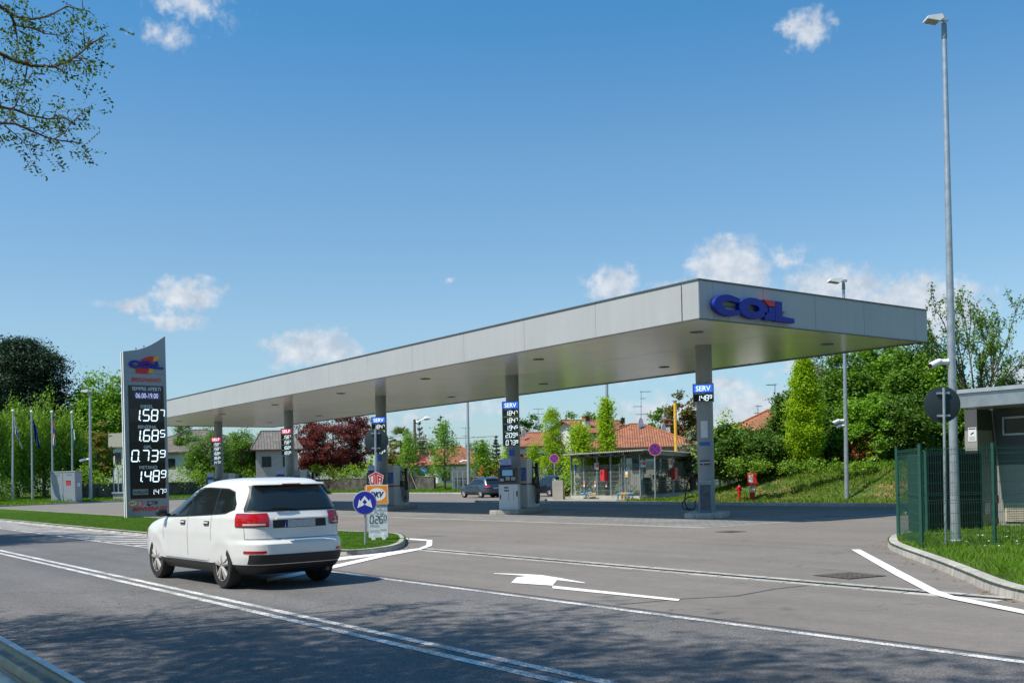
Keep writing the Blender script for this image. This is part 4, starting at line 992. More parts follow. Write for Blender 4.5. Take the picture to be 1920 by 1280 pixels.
def sample_blobs(blobs, n, inner=.45, lump=.28, seed=0):
    B = np.array(blobs, float); w = (B[:, 3]*B[:, 4]*B[:, 5])**(2/3); k = RNG.choice(len(B), n, p=w/w.sum())
    d = rv(n); r = inner+(1-inner)*RNG.uniform(0, 1, n)**.6
    ph = seed*1.7+k*2.1
    r = r*(1+lump*np.sin(d[:, 0]*5+ph)*np.sin(d[:, 1]*4.3+ph*1.3)+lump*.6*np.sin(d[:, 2]*8+d[:, 0]*6+ph))
    return B[k, :3]+d*B[k, 3:6]*r[:, None], d
def foliage(blobs, nclump, per, crad, leaf, flat=.7, up=.5, droop=0., inner=.45, lump=.28, seed=0, aspect=.55, zmin=None):
    C, d = sample_blobs(blobs, nclump, inner, lump, seed)
    k = np.repeat(np.arange(nclump), per); n = len(k)
    cr = crad*RNG.uniform(.6, 1.35, nclump)[k]
    P = RNG.normal(size=(n, 3))*.5; P[:, 2] *= flat
    X = C[k]+P*cr[:, None]
    if zmin is not None: m = X[:, 2] > zmin; X = X[m]
    return leaf_quads(X, leaf, up, droop, aspect), C
def limbs(mb, tips, r0, h0, n, base=(0, 0, 0), top=None, r1=.03, wob=.25):
    """tapered trunk with limbs bending out to some of the crown's clumps"""
    top = top or Vector((0, 0, h0*1.6)); pts = [Vector(base), Vector(base).lerp(top, .35)+Vector((random.uniform(-1, 1), random.uniform(-1, 1), 0))*r0*.6, Vector(base).lerp(top, .7), top]
    mb.tube(pts, [r0*1.25, r0, r0*.75, r0*.3], 8)
    for i in random.sample(range(len(tips)), min(n, len(tips))):
        T = Vector(tips[i]); f = random.uniform(.25, .95); S = Vector(base).lerp(top, f)
        if T.z < S.z*.6: S = Vector(base).lerp(top, max(.2, f*.5))
        mid = S.lerp(T, .5)+Vector((random.uniform(-1, 1), random.uniform(-1, 1), .35))*wob*(T-S).length*.35
        ra = r0*(.45-.25*f); mb.tube([S, S.lerp(mid, .5)+Vector((0, 0, .05)), mid, T], [ra, ra*.75, ra*.5, ra*.15], 5, caps=False)
def tree(name, label, cat, base, blobs, m, ncl, per, crad, leaf, r0=.18, trunk_h=None, nl=18, group=None, bark=None, **kw):
    base = Vector(base); t = thing(name, label, cat, tuple(base), 0, group)
    V, C = foliage(blobs, int(ncl*1.25), per, crad, leaf*1.22, **kw)
    np_mesh('crown', V.reshape(-1, 3), np.arange(len(V)*4).reshape(-1, 4), LM[m], t)
    if r0:
        B = np.array(blobs); zc = (B[:, 2]+B[:, 5]*.6).max(); lo = (B[:, 2]-B[:, 5]).min()
        mb = MB(); limbs(mb, C, r0, max(lo, .8), nl, top=Vector((float(B[:, 0].mean()), float(B[:, 1].mean()), float(zc))))
        mb.build('trunk', bark or M_bark, t, smooth=True)
    return t
def columnar(name, label, cat, base, H, R, m, ncl, per, leaf, group=None, r0=.07, h0=.8, taper=.75, crad=.3, bark=None, lump=.2, gap=1., **kw):
    base = Vector(base); t = thing(name, label, cat, tuple(base), 0, group)
    z = h0+(H-h0)*RNG.uniform(0, 1, ncl)**1.0; f = (z-h0)/(H-h0); prof = R*np.minimum(1, f/.18+.35)*(1-f**1.6*taper)*(1-.92*np.clip((f-.86)/.14, 0, 1)**1.5)
    a = RNG.uniform(0, 6.283, ncl); rr = prof*(.35+.65*RNG.uniform(0, 1, ncl)**.5)*(1+lump*np.sin(a*3+z*2.3)+lump*np.sin(z*5+a))
    C = np.stack([rr*np.cos(a), rr*np.sin(a), z+rr*.45], 1)
    k = np.repeat(np.arange(ncl), per); X = C[k]+RNG.normal(size=(len(k), 3))*.5*crad*np.array([1, 1, 1.25])
    V = leaf_quads(X, leaf, .4, **kw)
    np_mesh('crown', V.reshape(-1, 3), np.arange(len(V)*4).reshape(-1, 4), LM[m], t)
    mb = MB(); mb.tube([(0, 0, 0), (.02, .01, H*.4), (0, 0, H*.93)], [r0*1.2, r0, r0*.25], 7)
    for i in range(0, ncl, max(1, ncl//26)):
        c = Vector(C[i]); s = Vector((0, 0, max(h0*.8, c.z-(c.xy.length)*1.3))); mb.tube([s, s.lerp(c, .5)+Vector((0, 0, -.03)), c], [r0*.35, r0*.25, r0*.08], 4, caps=False)
    mb.build('trunk', bark or M_bark, t, smooth=True); return t
def conifer(name, label, base, H, R, m, group=None, tiers=16, leaf=.3, h0=1., open_=.5, up_curve=.2, dens=1., cat='conifer'):
    base = Vector(base); t = thing(name, label, cat, tuple(base), 0, group); Xs = []; mb = MB(); mb.tube([(0, 0, 0), (.05, 0, H*.5), (0, 0, H*.98)], [R*.09, R*.055, .02], 7)
    for i in range(tiers):
        f = (i+RNG.uniform(0, .6))/tiers; z = h0+(H-h0)*f; r = R*(1-f)**.8*RNG.uniform(.75, 1.1); nb = max(4, int(8*(1-f)+4))
        for b in range(nb):
            a = RNG.uniform(0, 6.283); L = r*RNG.uniform(.65, 1.1); d = np.array([np.cos(a), np.sin(a), 0])
            mb.tube([(0, 0, z), tuple(d*L*.5+np.array([0, 0, z-.05*L])), tuple(d*L+np.array([0, 0, z+up_curve*L]))], [.05*(1-f)+.015, .03, .01], 4, caps=False)
            n = int((60*L/R+14)*dens); s = RNG.uniform(.15, 1, n)
            P = d[None]*L*s[:, None]+np.array([0, 0, z])+np.stack([np.zeros(n), np.zeros(n), up_curve*L*s**2-.1*L*s*(1-s)], 1)
            side = np.array([-d[1], d[0], 0]); P += side[None]*(RNG.normal(size=(n, 1))*.22*L*(1.1-s)[:, None]*open_*2)+RNG.normal(size=(n, 3))*np.array([.08, .08, .12])*leaf*2
            Xs.append(P)
    X = np.concatenate(Xs); V = leaf_quads(X, leaf, .5, 0, .4)
    np_mesh('crown', V.reshape(-1, 3), np.arange(len(V)*4).reshape(-1, 4), LM[m], t); mb.build('trunk', M_bark, t, smooth=True); return t
def hedge(name, label, cat, pts, h, w, m, n, leaf, group=None, zf=None, rough=.3, per=26):
    """shrub row along a line of points"""
    pts = [Vector(p) for p in pts]; o = pts[0]; t = thing(name, label, cat, tuple(o), 0, group); blobs = []
    for a, b in zip(pts, pts[1:]):
        L = (b-a).length; k = max(1, int(L/(w*.8)))
        for i in range(k):
            p = a.lerp(b, (i+.5)/k)-o; hh = h*random.uniform(1-rough, 1+rough*.7); blobs.append((p.x+random.uniform(-.2, .2), p.y+random.uniform(-.2, .2), p.z+hh*.5, w*random.uniform(.5, .68), w*random.uniform(.5, .68), hh*.52))
    V, C = foliage(blobs, n, per, .5*w*.6, leaf, inner=.5, lump=.2, flat=.8)
    np_mesh('foliage', V.reshape(-1, 3), np.arange(len(V)*4).reshape(-1, 4), LM[m], t)
    mb = MB()
    for b in blobs[::2]: mb.tube([(b[0], b[1], 0 if not len(pts) else b[2]-b[5]-.1), (b[0]+.1, b[1], b[2])], [.05, .02], 5)
    mb.build('stems', M_bark, t); return t

# ---------------------------------------------------------------- far verge height and kerb depth by picture column
_kk = []
for p in list(KA): 
    d = Vector((p.x, p.y, -EYE)); z = d.dot(cF); _kk.append((960+FPX*d.dot(cR)/z, z))
_kk = sorted(_kk); KPX = np.array([a for a, b in _kk]); KDD = np.array([b for a, b in _kk])
_kk = [(a, b) for a, b in _kk if b > 79 and a < 1087]; KPX = np.array([a for a, b in _kk]); KDD = np.array([b for a, b in _kk])
def kd(px): return float(np.interp(px, KPX, KDD)) if px < 1087 else dep((xonY(px, 41.0), 41.0, 0))
def bz(dd): return .14+.045*min(max(dd-1, 0), 22)
def bg(px, dd, z=None):
    P = wd(px, kd(px)+dd); P.z = bz(dd) if z is None else z
    if px >= 1087: P.z = bank_z(P.x, P.y) if z is None else z
    return P
def ht(P, px, py): return zat(px, py, P.x, P.y)-P.z
# raised verge behind the far kerb
mb = MB(); vs = []; fs = []; cols = list(range(-700, 1021, 40)); dds = [1, 4, 8, 14, 23, 40, 90, 200]
for px in cols:
    for dd in dds: P = wd(px, kd(max(px, -60))+dd); vs.append((P.x, P.y, bz(dd)+.01))
nD = len(dds)
for i in range(len(cols)-1):
    for j in range(nD-1): a = i*nD+j; fs.append((a, a+nD, a+nD+1, a+1))
mb.add(vs, fs); struct(mb.build('far_verge', M_soil, smooth=True, sharp=180))
# grass blades on the raised verge
n = 45000; px_ = RNG.uniform(-60, 1015, n); dd_ = RNG.uniform(.3, 11, n)
W = np.array([tuple(bg(float(a), float(b))) for a, b in zip(px_, dd_)]); H = RNG.uniform(.1, .32, n); A = RNG.uniform(0, 6.28, n); w_ = .09
V = np.empty((n, 4, 3)); dx = np.stack([np.cos(A)*w_/2, np.sin(A)*w_/2, np.zeros(n)], 1); ln = RNG.normal(size=(n, 3))*.07; ln[:, 2] = 0
V[:, 0] = W-dx; V[:, 1] = W+dx; V[:, 2] = W+dx*.5+ln*.5+np.array([0, 0, 1])*H[:, None]*.6; V[:, 3] = W+ln+np.array([0, 0, 1])*H[:, None]
o = np_mesh('far_grass', V.reshape(-1, 3), np.arange(n*4).reshape(-1, 4), G_fresh); tag(o, 'bright grass strip behind the far kerb', 'grass', kind='stuff')
# ---------------------------------------------------------------- trees and shrubs, left to right
def PXM(px, D): return px/FPX*D
def place(name, label, cat, px, dd, top, wpx, m, ncl=60, per=90, leaf=.3, low=.25, group=None, r0=.2, crad=None, blobs=None, **kw):
    P = bg(px, dd); H = ht(P, px, top); D = kd(px)+dd; R = PXM(wpx/2, D)
    if blobs is None:
        hh = H*(1-low)/2; blobs = [(0, 0, H-hh, R*.9, R*.9, hh), (R*.35, R*.3, H*(low+.25), R*.6, R*.6, H*.2), (-R*.4, -R*.35, H*(low+.3), R*.6, R*.6, H*.22)]
    else: blobs = [(a*R, b*R, c*H, d*R, e*R, f*H) for a, b, c, d, e, f in blobs]
    return tree(name, label, cat, P, blobs, m, ncl, per, crad or R*.33, leaf, r0, group=group, **kw)
TG = 'trees beyond the forecourt'
cedar_b = [(0, 0, .5, .85, .85, .2), (-.1, 0, .68, .75, .75, .14), (.1, .1, .82, .55, .55, .1), (-.25, 0, .93, .42, .42, .06), (.25, .2, .38, .95, .95, .10)]
place('cedar', 'huge dark blue-green cedar at the left edge behind the flagpoles', 'cedar', 50, 48, 630, 190, 'cedar', 420, 150, .34, group=TG, blobs=cedar_b, flat=.35, r0=.5, lump=.3, inner=.25, crad=2.2)
place('cedar', 'tall dark cedar cut off by the left edge behind the flagpoles', 'cedar', -20, 55, 632, 130, 'cedar', 120, 130, .34, group=TG, blobs=cedar_b, flat=.35, r0=.45, crad=2.0, lump=.3)
for i, (px, top, w, lab) in enumerate([(-14, 752, 70, 'weeping light green tree cut by the left edge'), (32, 772, 62, 'weeping light green tree between the first and second flagpole'), (82, 766, 70, 'tallest weeping light green tree between the second and third flagpole'), (126, 782, 60, 'weeping light green tree behind the green flag'), (152, 830, 46, 'low weeping tree between the cabinet and the lamp pole')]):
    place('weeping_tree', lab, 'tree', px, 13+i, top, w, 'weep', 110, 110, .30, low=.12, group='weeping trees behind the flagpoles', flat=2.6, droop=2.2, up=.0, aspect=.32, lump=.3, inner=.4, crad=.75)
place('broadleaf_tree', 'large round bright green tree to the left of the pylon', 'tree', 193, 42, 722, 118, 'bright', 330, 130, .40, low=.12, group=TG, crad=1.7)
place('broadleaf_tree', 'bronze green tree in front of the villa balcony left of the pylon', 'tree', 186, 24, 802, 54, 'olive', 60, 90, .28, low=.1, group=TG, flat=.4)
place('broadleaf_tree', 'small dark shrub tree behind the lamp pole left of the pylon', 'tree', 162, 12, 838, 40, 'mid', 50, 90, .26, low=.02, group=TG)
hedge('laurel_hedge', 'glossy laurel hedge between the cabinet and the pylon', 'hedge', [bg(140, 7), bg(175, 7), bg(215, 7), bg(240, 7)], 3.2, 2.4, 'laurel', 90, .26, 'laurel hedges along the far verge')
hedge('laurel_hedge', 'shady hedge at the left edge behind the flagpoles', 'hedge', [bg(-50, 10), bg(20, 10), bg(90, 10), bg(140, 10)], 2.6, 2.6, 'dark', 90, .28, 'laurel hedges along the far verge')
hedge('laurel_hedge', 'leafy laurel hedge between the pylon and the fifth column', 'hedge', [bg(312, 7), bg(345, 7), bg(380, 7), bg(405, 7)], 3.3, 2.2, 'laurel', 110, .24, 'laurel hedges along the far verge')
hedge('laurel_hedge', 'leafy laurel hedge above the white car roof', 'hedge', [bg(425, 7), bg(460, 7), bg(500, 7), bg(522, 7)], 2.9, 2.1, 'laurel', 100, .24, 'laurel hedges along the far verge')
hedge('laurel_hedge', 'bright laurel shrubs on the stone wall below the red maple', 'hedge', [bg(572, 7, 1.6), bg(610, 7, 1.7), bg(650, 7, 1.7), bg(690, 7, 1.6)], 2.5, 2.1, 'laurel', 110, .24, 'laurel hedges along the far verge', rough=.2)
hedge('laurel_hedge', 'laurel shrubs on the wall between the third column and the staked tree', 'hedge', [bg(742, 8, 1.6), bg(775, 8, 1.7), bg(812, 8, 1.6)], 2.0, 1.9, 'mid', 70, .24, 'laurel hedges along the far verge')
for px, dd, top, w, lab in ((392, 11, 806, 92, 'round green garden tree in front of the grey roofed villa'), (455, 12, 808, 84, 'round green garden tree beside the fifth column'), (500, 16, 822, 46, 'small green tree behind the self service displays'), (345, 30, 800, 36, 'green tree top over the villa roof beside the pylon')):
    place('broadleaf_tree', lab, 'tree', px, dd, top, w, 'mid', 110, 110, .24, low=.08, group=TG, crad=.95)
place('red_maple', 'large clipped dark red maple under the canopy edge', 'tree', 626, 13, 778, 142, 'maple', 320, 130, .24, group=TG, blobs=[(0, 0, .62, .95, .95, .36), (-.45, -.4, .55, .55, .55, .34), (.45, .4, .58, .55, .55, .36), (0, 0, .3, .85, .85, .16)], crad=.85, flat=.6, inner=.62)
place('broadleaf_tree', 'yellow green shrub beside the third column under the maple', 'tree', 699, 11, 846, 28, 'horn', 30, 80, .2, low=.05, group=TG, r0=.08)
place('broadleaf_tree', 'olive green tree right of the third column', 'tree', 733, 22, 828, 44, 'olive', 60, 90, .24, low=.1, group=TG)
place('broadleaf_tree', 'grey olive tree above the distant orange roof', 'tree', 800, 70, 822, 56, 'grey', 60, 120, .34, low=.2, group=TG)
place('broadleaf_tree', 'grey green tree behind the distant orange roof', 'tree', 862, 80, 832, 60, 'grey', 50, 110, .36, low=.2, group=TG)
# palm
P = bg(753, 30); H = ht(P, 753, 812); pt = thing('palm_tree', 'fan palm with shaggy trunk right of the third column', 'palm', tuple(P), 0, TG)
mb = MB(); mb.tube([(0, 0, 0), (.1, 0, H*.5), (0, 0, H*.86)], [.28, .22, .2], 8); mb.build('trunk', M_bark, pt, smooth=True)
Vl = []
for i in range(75):
    a = random.uniform(0, 6.28); e = random.uniform(-.9, 1.4); L = random.uniform(1.5, 2.4); d = np.array([math.cos(a)*math.cos(e), math.sin(a)*math.cos(e), math.sin(e)]); c = np.array([0, 0, H*.88])+d*L*.62
    for k in range(16):
        s = np.cross(d, [0, 0, 1]); s /= np.linalg.norm(s)+1e-6; u = np.cross(s, d); q = (k-7.5)/7.5*1.25; dd_ = d*math.cos(q)+s*math.sin(q); dd_[2] -= .25
        tip = c+dd_*L*.55; mid = c+dd_*L*.3; w_ = u*0+np.cross(dd_, [0, .2, 1]); w_ = w_/(np.linalg.norm(w_)+1e-6)*.05
        Vl.append([c, mid+w_, tip, mid-w_])
Vl = np.array(Vl); np_mesh('fronds', Vl.reshape(-1, 3), np.arange(len(Vl)*4).reshape(-1, 4), LM['palm'], pt)
def con(px, dd, top, wpx, lab, m='pine', **kw):
    P = bg(px, dd); return conifer('pine_tree', lab, P, ht(P, px, top), PXM(wpx/2, kd(px)+dd), m, 'conifers on the skyline', **kw)
con(788, 75, 783, 62, 'blue-grey pine with upswept branches beside the street lamp', leaf=.36, up_curve=.75, tiers=13, open_=.35, dens=.9)
con(829, 78, 775, 74, 'tall ragged grey pine above the distant orange roof', leaf=.36, up_curve=.15, tiers=15, dens=1.1)
con(765, 90, 800, 50, 'conifer top behind the palm', leaf=.4, tiers=12)
con(905, 95, 822, 60, 'dark conifer on the skyline left of the second column', leaf=.42, tiers=12); con(932, 90, 815, 52, 'dark conifer just left of the second column display', leaf=.42, tiers=12)
con(880, 100, 828, 60, 'low dark conifer on the skyline by the thin lamp pole', leaf=.42, tiers=12)
con(1170, 60, 776, 52, 'dark spiky conifer behind the ridge of the tiled roof', leaf=.36, up_curve=.4, tiers=12)
# columnar young trees
YG = 'young hornbeams planted on the verge'
def hb_(px, dd, top, wpx, lab, m='horn', ncl=60, per=60, leaf=.2, stake=False, **kw):
    P = bg(px, dd); t = columnar('hornbeam', lab, 'tree', P, ht(P, px, top), PXM(wpx/2, kd(px)+dd), m, ncl, per, leaf, YG, **kw)
    if stake:
        mb = MB(); mb.cyl((-1.1, -.5, 0), (-.1, 0, 2.6), .06, n=6); mb.build('stake', M_bark_l, t)
        mb = MB(); mb.cyl((.9, .7, 0), (.05, 0, 2.6), .06, n=6); mb.build('stake', M_bark_l, t)
    return t
hb_(767, 4, 818, 36, 'young staked tree with slanting props right of the third column', 'bright', 46, 60, .24, True, r0=.1, h0=2.6, crad=.7)
hb_(834, 4, 796, 52, 'open young tree on the verge left of the parked cars', 'bright', 70, 42, .26, False, r0=.1, h0=1.6, crad=.7, lump=.45)
hb_(905, 6, 838, 44, 'leafy young tree behind the left parked car', 'bright', 60, 60, .25, False, r0=.1, h0=1.0, crad=.8)
hb_(952, 8, 832, 24, 'slim yellow green tree just left of the second column', 'horn', 40, 60, .22, False, h0=.5, crad=.6)
hb_(1037, 12, 771, 46, 'slender columnar hornbeam between the two tiled houses', 'horn', 170, 70, .17, False, h0=.6, crad=.45, taper=.55)
hb_(1005, 13, 832, 34, 'thin light green tree right of the second column', 'horn', 40, 50, .2, False, h0=.4, crad=.5, lump=.4)
hb_(1139, 14, 753, 34, 'columnar hornbeam behind the lamp pole in front of the big tiled roof', 'horn', 150, 70, .17, False, h0=.5, crad=.42, taper=.5)
hb_(1090, 12, 806, 62, 'broad yellow green tree left of the tiled roof', 'horn', 110, 70, .2, False, h0=.4, crad=.6, lump=.35)
hb_(1512, 5.5, 678, 62, 'tall glowing yellow green columnar hornbeam on the bank', 'horn', 330, 95, .13, False, h0=.5, crad=.36, taper=.72, bark=M_bark_l, r0=.09)
# red and green shrubs behind the parked cars
hedge('red_shrub', 'dark red leaved hedge behind the left parked car', 'shrub', [bg(905, 10), bg(925, 10), bg(945, 10)], 3.1, 2.0, 'red', 60, .22, 'shrubs behind the parked cars')
hedge('red_shrub', 'mixed bronze hedge between the two parked cars', 'shrub', [bg(915, 7), bg(948, 7)], 2.4, 1.6, 'olive', 50, .2, 'shrubs behind the parked cars')
hedge('climber_hedge', 'green ivy covered wall behind the right parked car', 'hedge', [bg(985, 14), bg(1030, 14), bg(1075, 14)], 3.2, 1.6, 'mid', 130, .2, 'shrubs behind the parked cars')
hedge('climber_hedge', 'bright green climber hedge between the car and the shelter', 'hedge', [bg(1058, 10), bg(1085, 10)], 2.6, 1.4, 'bright', 60, .18, 'shrubs behind the parked cars')
hedge('red_shrub', 'red tipped hedge along the house wall behind the right car', 'shrub', [bg(975, 18), bg(1010, 18), bg(1060, 18)], 4.0, 1.4, 'red', 60, .18, 'shrubs behind the parked cars')
hedge('climber_hedge', 'dark hedge behind the mesh shelter', 'hedge', [bg(1085, 22), bg(1150, 20), bg(1220, 20), bg(1300, 18)], 2.3, 1.8, 'dark', 190, .2, 'shrubs behind the parked cars')
hedge('red_shrub', 'red leaved shrubs under the eaves behind the shelter', 'shrub', [bg(1240, 21), bg(1275, 20), bg(1300, 19)], 3.2, 1.2, 'red', 50, .18, 'shrubs behind the parked cars')
# trees on the right behind the bank
RG = 'trees behind the grass bank'
def rt(px, D, top, wpx, lab, m, ncl, per, leaf, name='broadleaf_tree', z0=1.4, **kw):
    P = wd(px, D, z0); H = zat(px, top, P.x, P.y)-z0; R = PXM(wpx/2, D); bl = kw.pop('blobs', None); low = kw.pop('low', .1); cr = kw.pop('crad', R*.28)
    if bl is None: hh = H*(1-low)/2; bl = [(0, 0, H-hh, R*.9, R*.9, hh), (R*.4, R*.3, H*(low+.25), R*.6, R*.6, H*.24), (-R*.45, -R*.35, H*(low+.3), R*.55, R*.6, H*.24)]
    else: bl = [(a*R, b*R, c*H, d*R, e*R, f*H) for a, b, c, d, e, f in bl]
    return tree(name, lab, kw.pop('cat', 'tree'), P, bl, m, ncl, per, cr, leaf, kw.pop('r0', .2), group=kw.pop('group', RG), **kw)
rt(990, 150, 786, 62, 'round tree top left of the yagi aerial beyond the houses', 'dark', 60, 110, .4, z0=0)
rt(1090, 160, 782, 90, 'green tree tops over the gabled tiled roof', 'mid', 70, 110, .4, z0=0)
rt(1245, 120, 768, 66, 'green tree between the aerials behind the big tiled roof', 'mid', 90, 110, .3, z0=0)
rt(1285, 112, 746, 74, 'bronze green tree right of the yellow pole', 'brown', 130, 120, .28, z0=0)
rt(1300, 75, 812, 60, 'grey olive shrub beside the nearest column', 'grey', 50, 110, .2, z0=.5)
rt(1372, 58, 806, 84, 'dense dark laurel mass right of the nearest column', 'dark', 200, 130, .16, low=.02, z0=1.3, name='large_shrub', cat='shrub', crad=.42, inner=.6)
rt(1432, 57, 812, 100, 'broad dark shrub on the bank below the tiled roof', 'dark', 230, 130, .16, low=.02, z0=1.3, name='large_shrub', cat='shrub', crad=.42, inner=.6)
rt(1362, 66, 772, 66, 'loose yellow green shrub in front of the far roofs', 'horn', 55, 60, .16, z0=1, lump=.5, crad=.5)
rt(1478, 61, 742, 66, 'dark leafy tree just left of the yellow green hornbeam', 'dark', 170, 120, .17, z0=1.3, crad=.5)
rt(1545, 66, 668, 70, 'pale flowering tree behind the yellow green hornbeam', 'grey', 150, 120, .17, z0=1.3, crad=.6, lump=.35)
rt(1590, 64, 672, 92, 'large leafy tree behind the tall camera pole', 'mid', 260, 130, .18, z0=1.3, crad=.6)
rt(1650, 66, 640, 110, 'largest full green tree below the canopy corner', 'bright', 330, 130, .19, z0=1.3, crad=.65)
rt(1716, 62, 636, 96, 'full green tree between canopy corner and tall lamp pole', 'mid', 300, 130, .18, z0=1.3, crad=.6)
rt(1620, 57, 745, 100, 'low bright green tree in front of the tree belt', 'bright', 210, 130, .15, z0=1.4, crad=.45)
rt(1560, 58, 770, 80, 'dark under tree beside the hornbeam on the bank', 'dark', 150, 130, .16, low=.02, z0=1.4, crad=.45)
rt(1690, 57, 750, 110, 'deep green bushes behind the fence corner', 'dark', 220, 130, .16, low=.02, z0=1.4, crad=.5)
rt(1790, 58, 735, 100, 'dark hedge tree between the lamp pole and the kiosk', 'mid', 200, 130, .16, low=.02, z0=1.4, crad=.5)
rt(1770, 60, 668, 60, 'light green tree behind the white camera on the lamp pole', 'bright', 110, 110, .17, z0=1.4, crad=.5)
hedge('red_shrub', 'dark red shrubs under the tree belt', 'shrub', [wd(1590, 56, 1.5), wd(1640, 56, 1.5)], 1.7, 1.2, 'red', 40, .13, RG)
hedge('weeds', 'pale leafy weeds at the top of the bank', 'plants', [wd(x, 53.5-(x-1350)*.006, 1.6) for x in range(1350, 1700, 50)], .75, .9, 'laurel', 130, .13, RG)
rt(1645, 55, 810, 30, 'staked young tree in front of the tree belt', 'bright', 26, 60, .15, z0=1.5, r0=.05, bark=M_bark_l)
# sparse tree against the sky at the right
P = wd(1838, 48, 1.2); st = thing('sparse_tree', 'thin open tree with upright twigs against the sky right of the lamp pole', 'tree', tuple(P), 0, RG)
mb = MB(); Xs = []
def twig(a, b, r, lvl):
    a = Vector(a); b = Vector(b); mid = a.lerp(b, .5)+Vector((random.uniform(-1, 1), random.uniform(-1, 1), random.uniform(0, .6)))*.07*(b-a).length
    mb.tube([a, mid, b], [r, r*.7, r*.4], 5, caps=False); L = (b-a).length
    n = int(L*(9 if lvl < 2 else 26))
    for i in range(n):
        f = random.uniform(.25, 1); Xs.append(np.array(a.lerp(b, f))+np.random.normal(size=3)*.09)
    if lvl < 3:
        for i in range(5 if lvl else 7):
            f = random.uniform(.35, 1); s = a.lerp(mid, f*2) if f < .5 else mid.lerp(b, f*2-1); d = (b-a).normalized()
            d = (d+Vector((random.uniform(-1, 1), random.uniform(-1, 1), random.uniform(-.1, .7)))*.62).normalized(); twig(s, s+d*L*random.uniform(.32, .5), r*.45, lvl+1)
np.random.seed(5)
for (px, py) in ((1775, 622), (1812, 618), (1845, 652), (1870, 640), (1892, 630), (1908, 684), (1758, 662), (1838, 695), (1800, 660), (1865, 690)):
    T = P3(px, py, 48+random.uniform(-1.5, 1.5))-P; T = Vector((T.x, T.y, T.z)); twig((0, 0, random.uniform(1.2, 3)), T, .06, 1)
mb.tube([(0, 0, 0), (.1, 0, 1.6), (0, 0, 3.2)], [.14, .12, .08], 8)
mb.build('trunk', M_bark, st, smooth=True); V = leaf_quads(np.array(Xs), .14, .3); np_mesh('crown', V.reshape(-1, 3), np.arange(len(V)*4).reshape(-1, 4), LM['brown'] if False else LM['mid'], st)
P = wd(1915, 50, 1.2)
rt(1912, 50, 700, 60, 'thin tree top above the kiosk roof at the right edge', 'brown', 40, 50, .15, z0=1.2, lump=.5, crad=.5)

# ---------------------------------------------------------------- roadside robinias on the camera side (crowns overhang the road)
def spray(tip, d, n, out, s=.5):
    """pinnate leaf sprays around a twig end"""
    for _ in range(n):
        a = Vector(tip)+Vector(np.random.normal(size=3))*s*.35; dd = (Vector(d)*.5+Vector(np.random.normal(size=3))*.7); dd.z -= .15; dd.normalize(); L = random.uniform(.14, .26); sd = dd.cross(Vector((0, 0, 1))).normalized()
        for k in range(5):
            for sg in (-1, 1): out.append((a+dd*L*(k+.5)/5+sd*sg*.035, dd))
        out.append((a+dd*(L+.03), dd))
def robinia(label, x, y, H, R, seed, explicit=None, dens=1., nb=26, lsz=.075):
    random.seed(seed); np.random.seed(seed)
    t = thing('roadside_tree', label, 'tree', (x, y, -.02), 0, 'street trees on the camera side of the road'); O = Vector((x, y, 0)); mb = MB(); lv = []
    fork = Vector((.1, .1, H*.34)); mb.tube([(0, 0, 0), (.05, .03, H*.17), fork], [.24, .19, .16], 10)
    def br(a, b, r, lvl):
        a, b = Vector(a), Vector(b); L = (b-a).length; m1 = a.lerp(b, .35)+Vector(np.random.normal(size=3))*.06*L; m2 = a.lerp(b, .7)+Vector(np.random.normal(size=3))*.06*L+Vector((0, 0, .04*L))
        mb.tube([a, m1, m2, b], [r, r*.8, r*.55, r*.3], 5, caps=False)
        if lvl >= 2:
            for q in (m1, m2, b): spray(q, b-a, int(2*dens)+ (1 if random.random() < dens % 1 else 0), lv)
        if lvl < 3:
            for i in range(6 if lvl else 5):
                f = random.uniform(.3, 1); s = a.lerp(m1, f/.35) if f < .35 else (m1.lerp(m2, (f-.35)/.35) if f < .7 else m2.lerp(b, (f-.7)/.3))
                d = ((b-a).normalized()+Vector(np.random.normal(size=3))*.55); d.z *= .7; d.normalize(); br(s, s+d*L*random.uniform(.35, .55), r*.42, lvl+1)
    for i in range(nb):
        a = 2.399*i; e = random.uniform(.0, 1.3); rr = R*random.uniform(.55, 1.); T = Vector((math.cos(a)*rr*math.cos(e), math.sin(a)*rr*math.cos(e), H*.62+H*.36*math.sin(e)))
        br(fork+Vector((0, 0, random.uniform(0, H*.2))), T, .05, 1)
    if explicit:
        for pts, r, D in explicit:
            W = [P3(px, py, D+k*dz) - O for k, (px, py) in enumerate(pts) for dz in (.12,)]
            mb.tube([fork+Vector((0, 0, 1))]+W if pts[0][0] < -30 else W, [r*1.6]+[r*(1-.8*i/len(W)) for i in range(len(W))] if pts[0][0] < -30 else [r*(1-.8*i/len(W)) for i in range(len(W))], 6, caps=False)
            for k in range(1, len(W)):
                a, b = W[k-1], W[k]; L = (b-a).length
                for _ in range(3):
                    s = a.lerp(b, random.random()); d = ((b-a).normalized()*.6+Vector(np.random.normal(size=3))*.5).normalized(); e_ = s+d*random.uniform(.08, .22)
                    mb.tube([s, s.lerp(e_, .5)+Vector((0, 0, .03)), e_], [r*.35, r*.25, .003], 4, caps=False)
                    if random.random() < .8: spray(e_, d, 2, lv, .2)
    mb.build('trunk', M_bark, t, smooth=True)
    C = np.array([tuple(c) for c, d in lv]); V = leaf_quads(C, lsz, .3, .2, .5); np_mesh('crown', V.reshape(-1, 3), np.arange(len(V)*4).reshape(-1, 4), LM['robinia'], t); return t
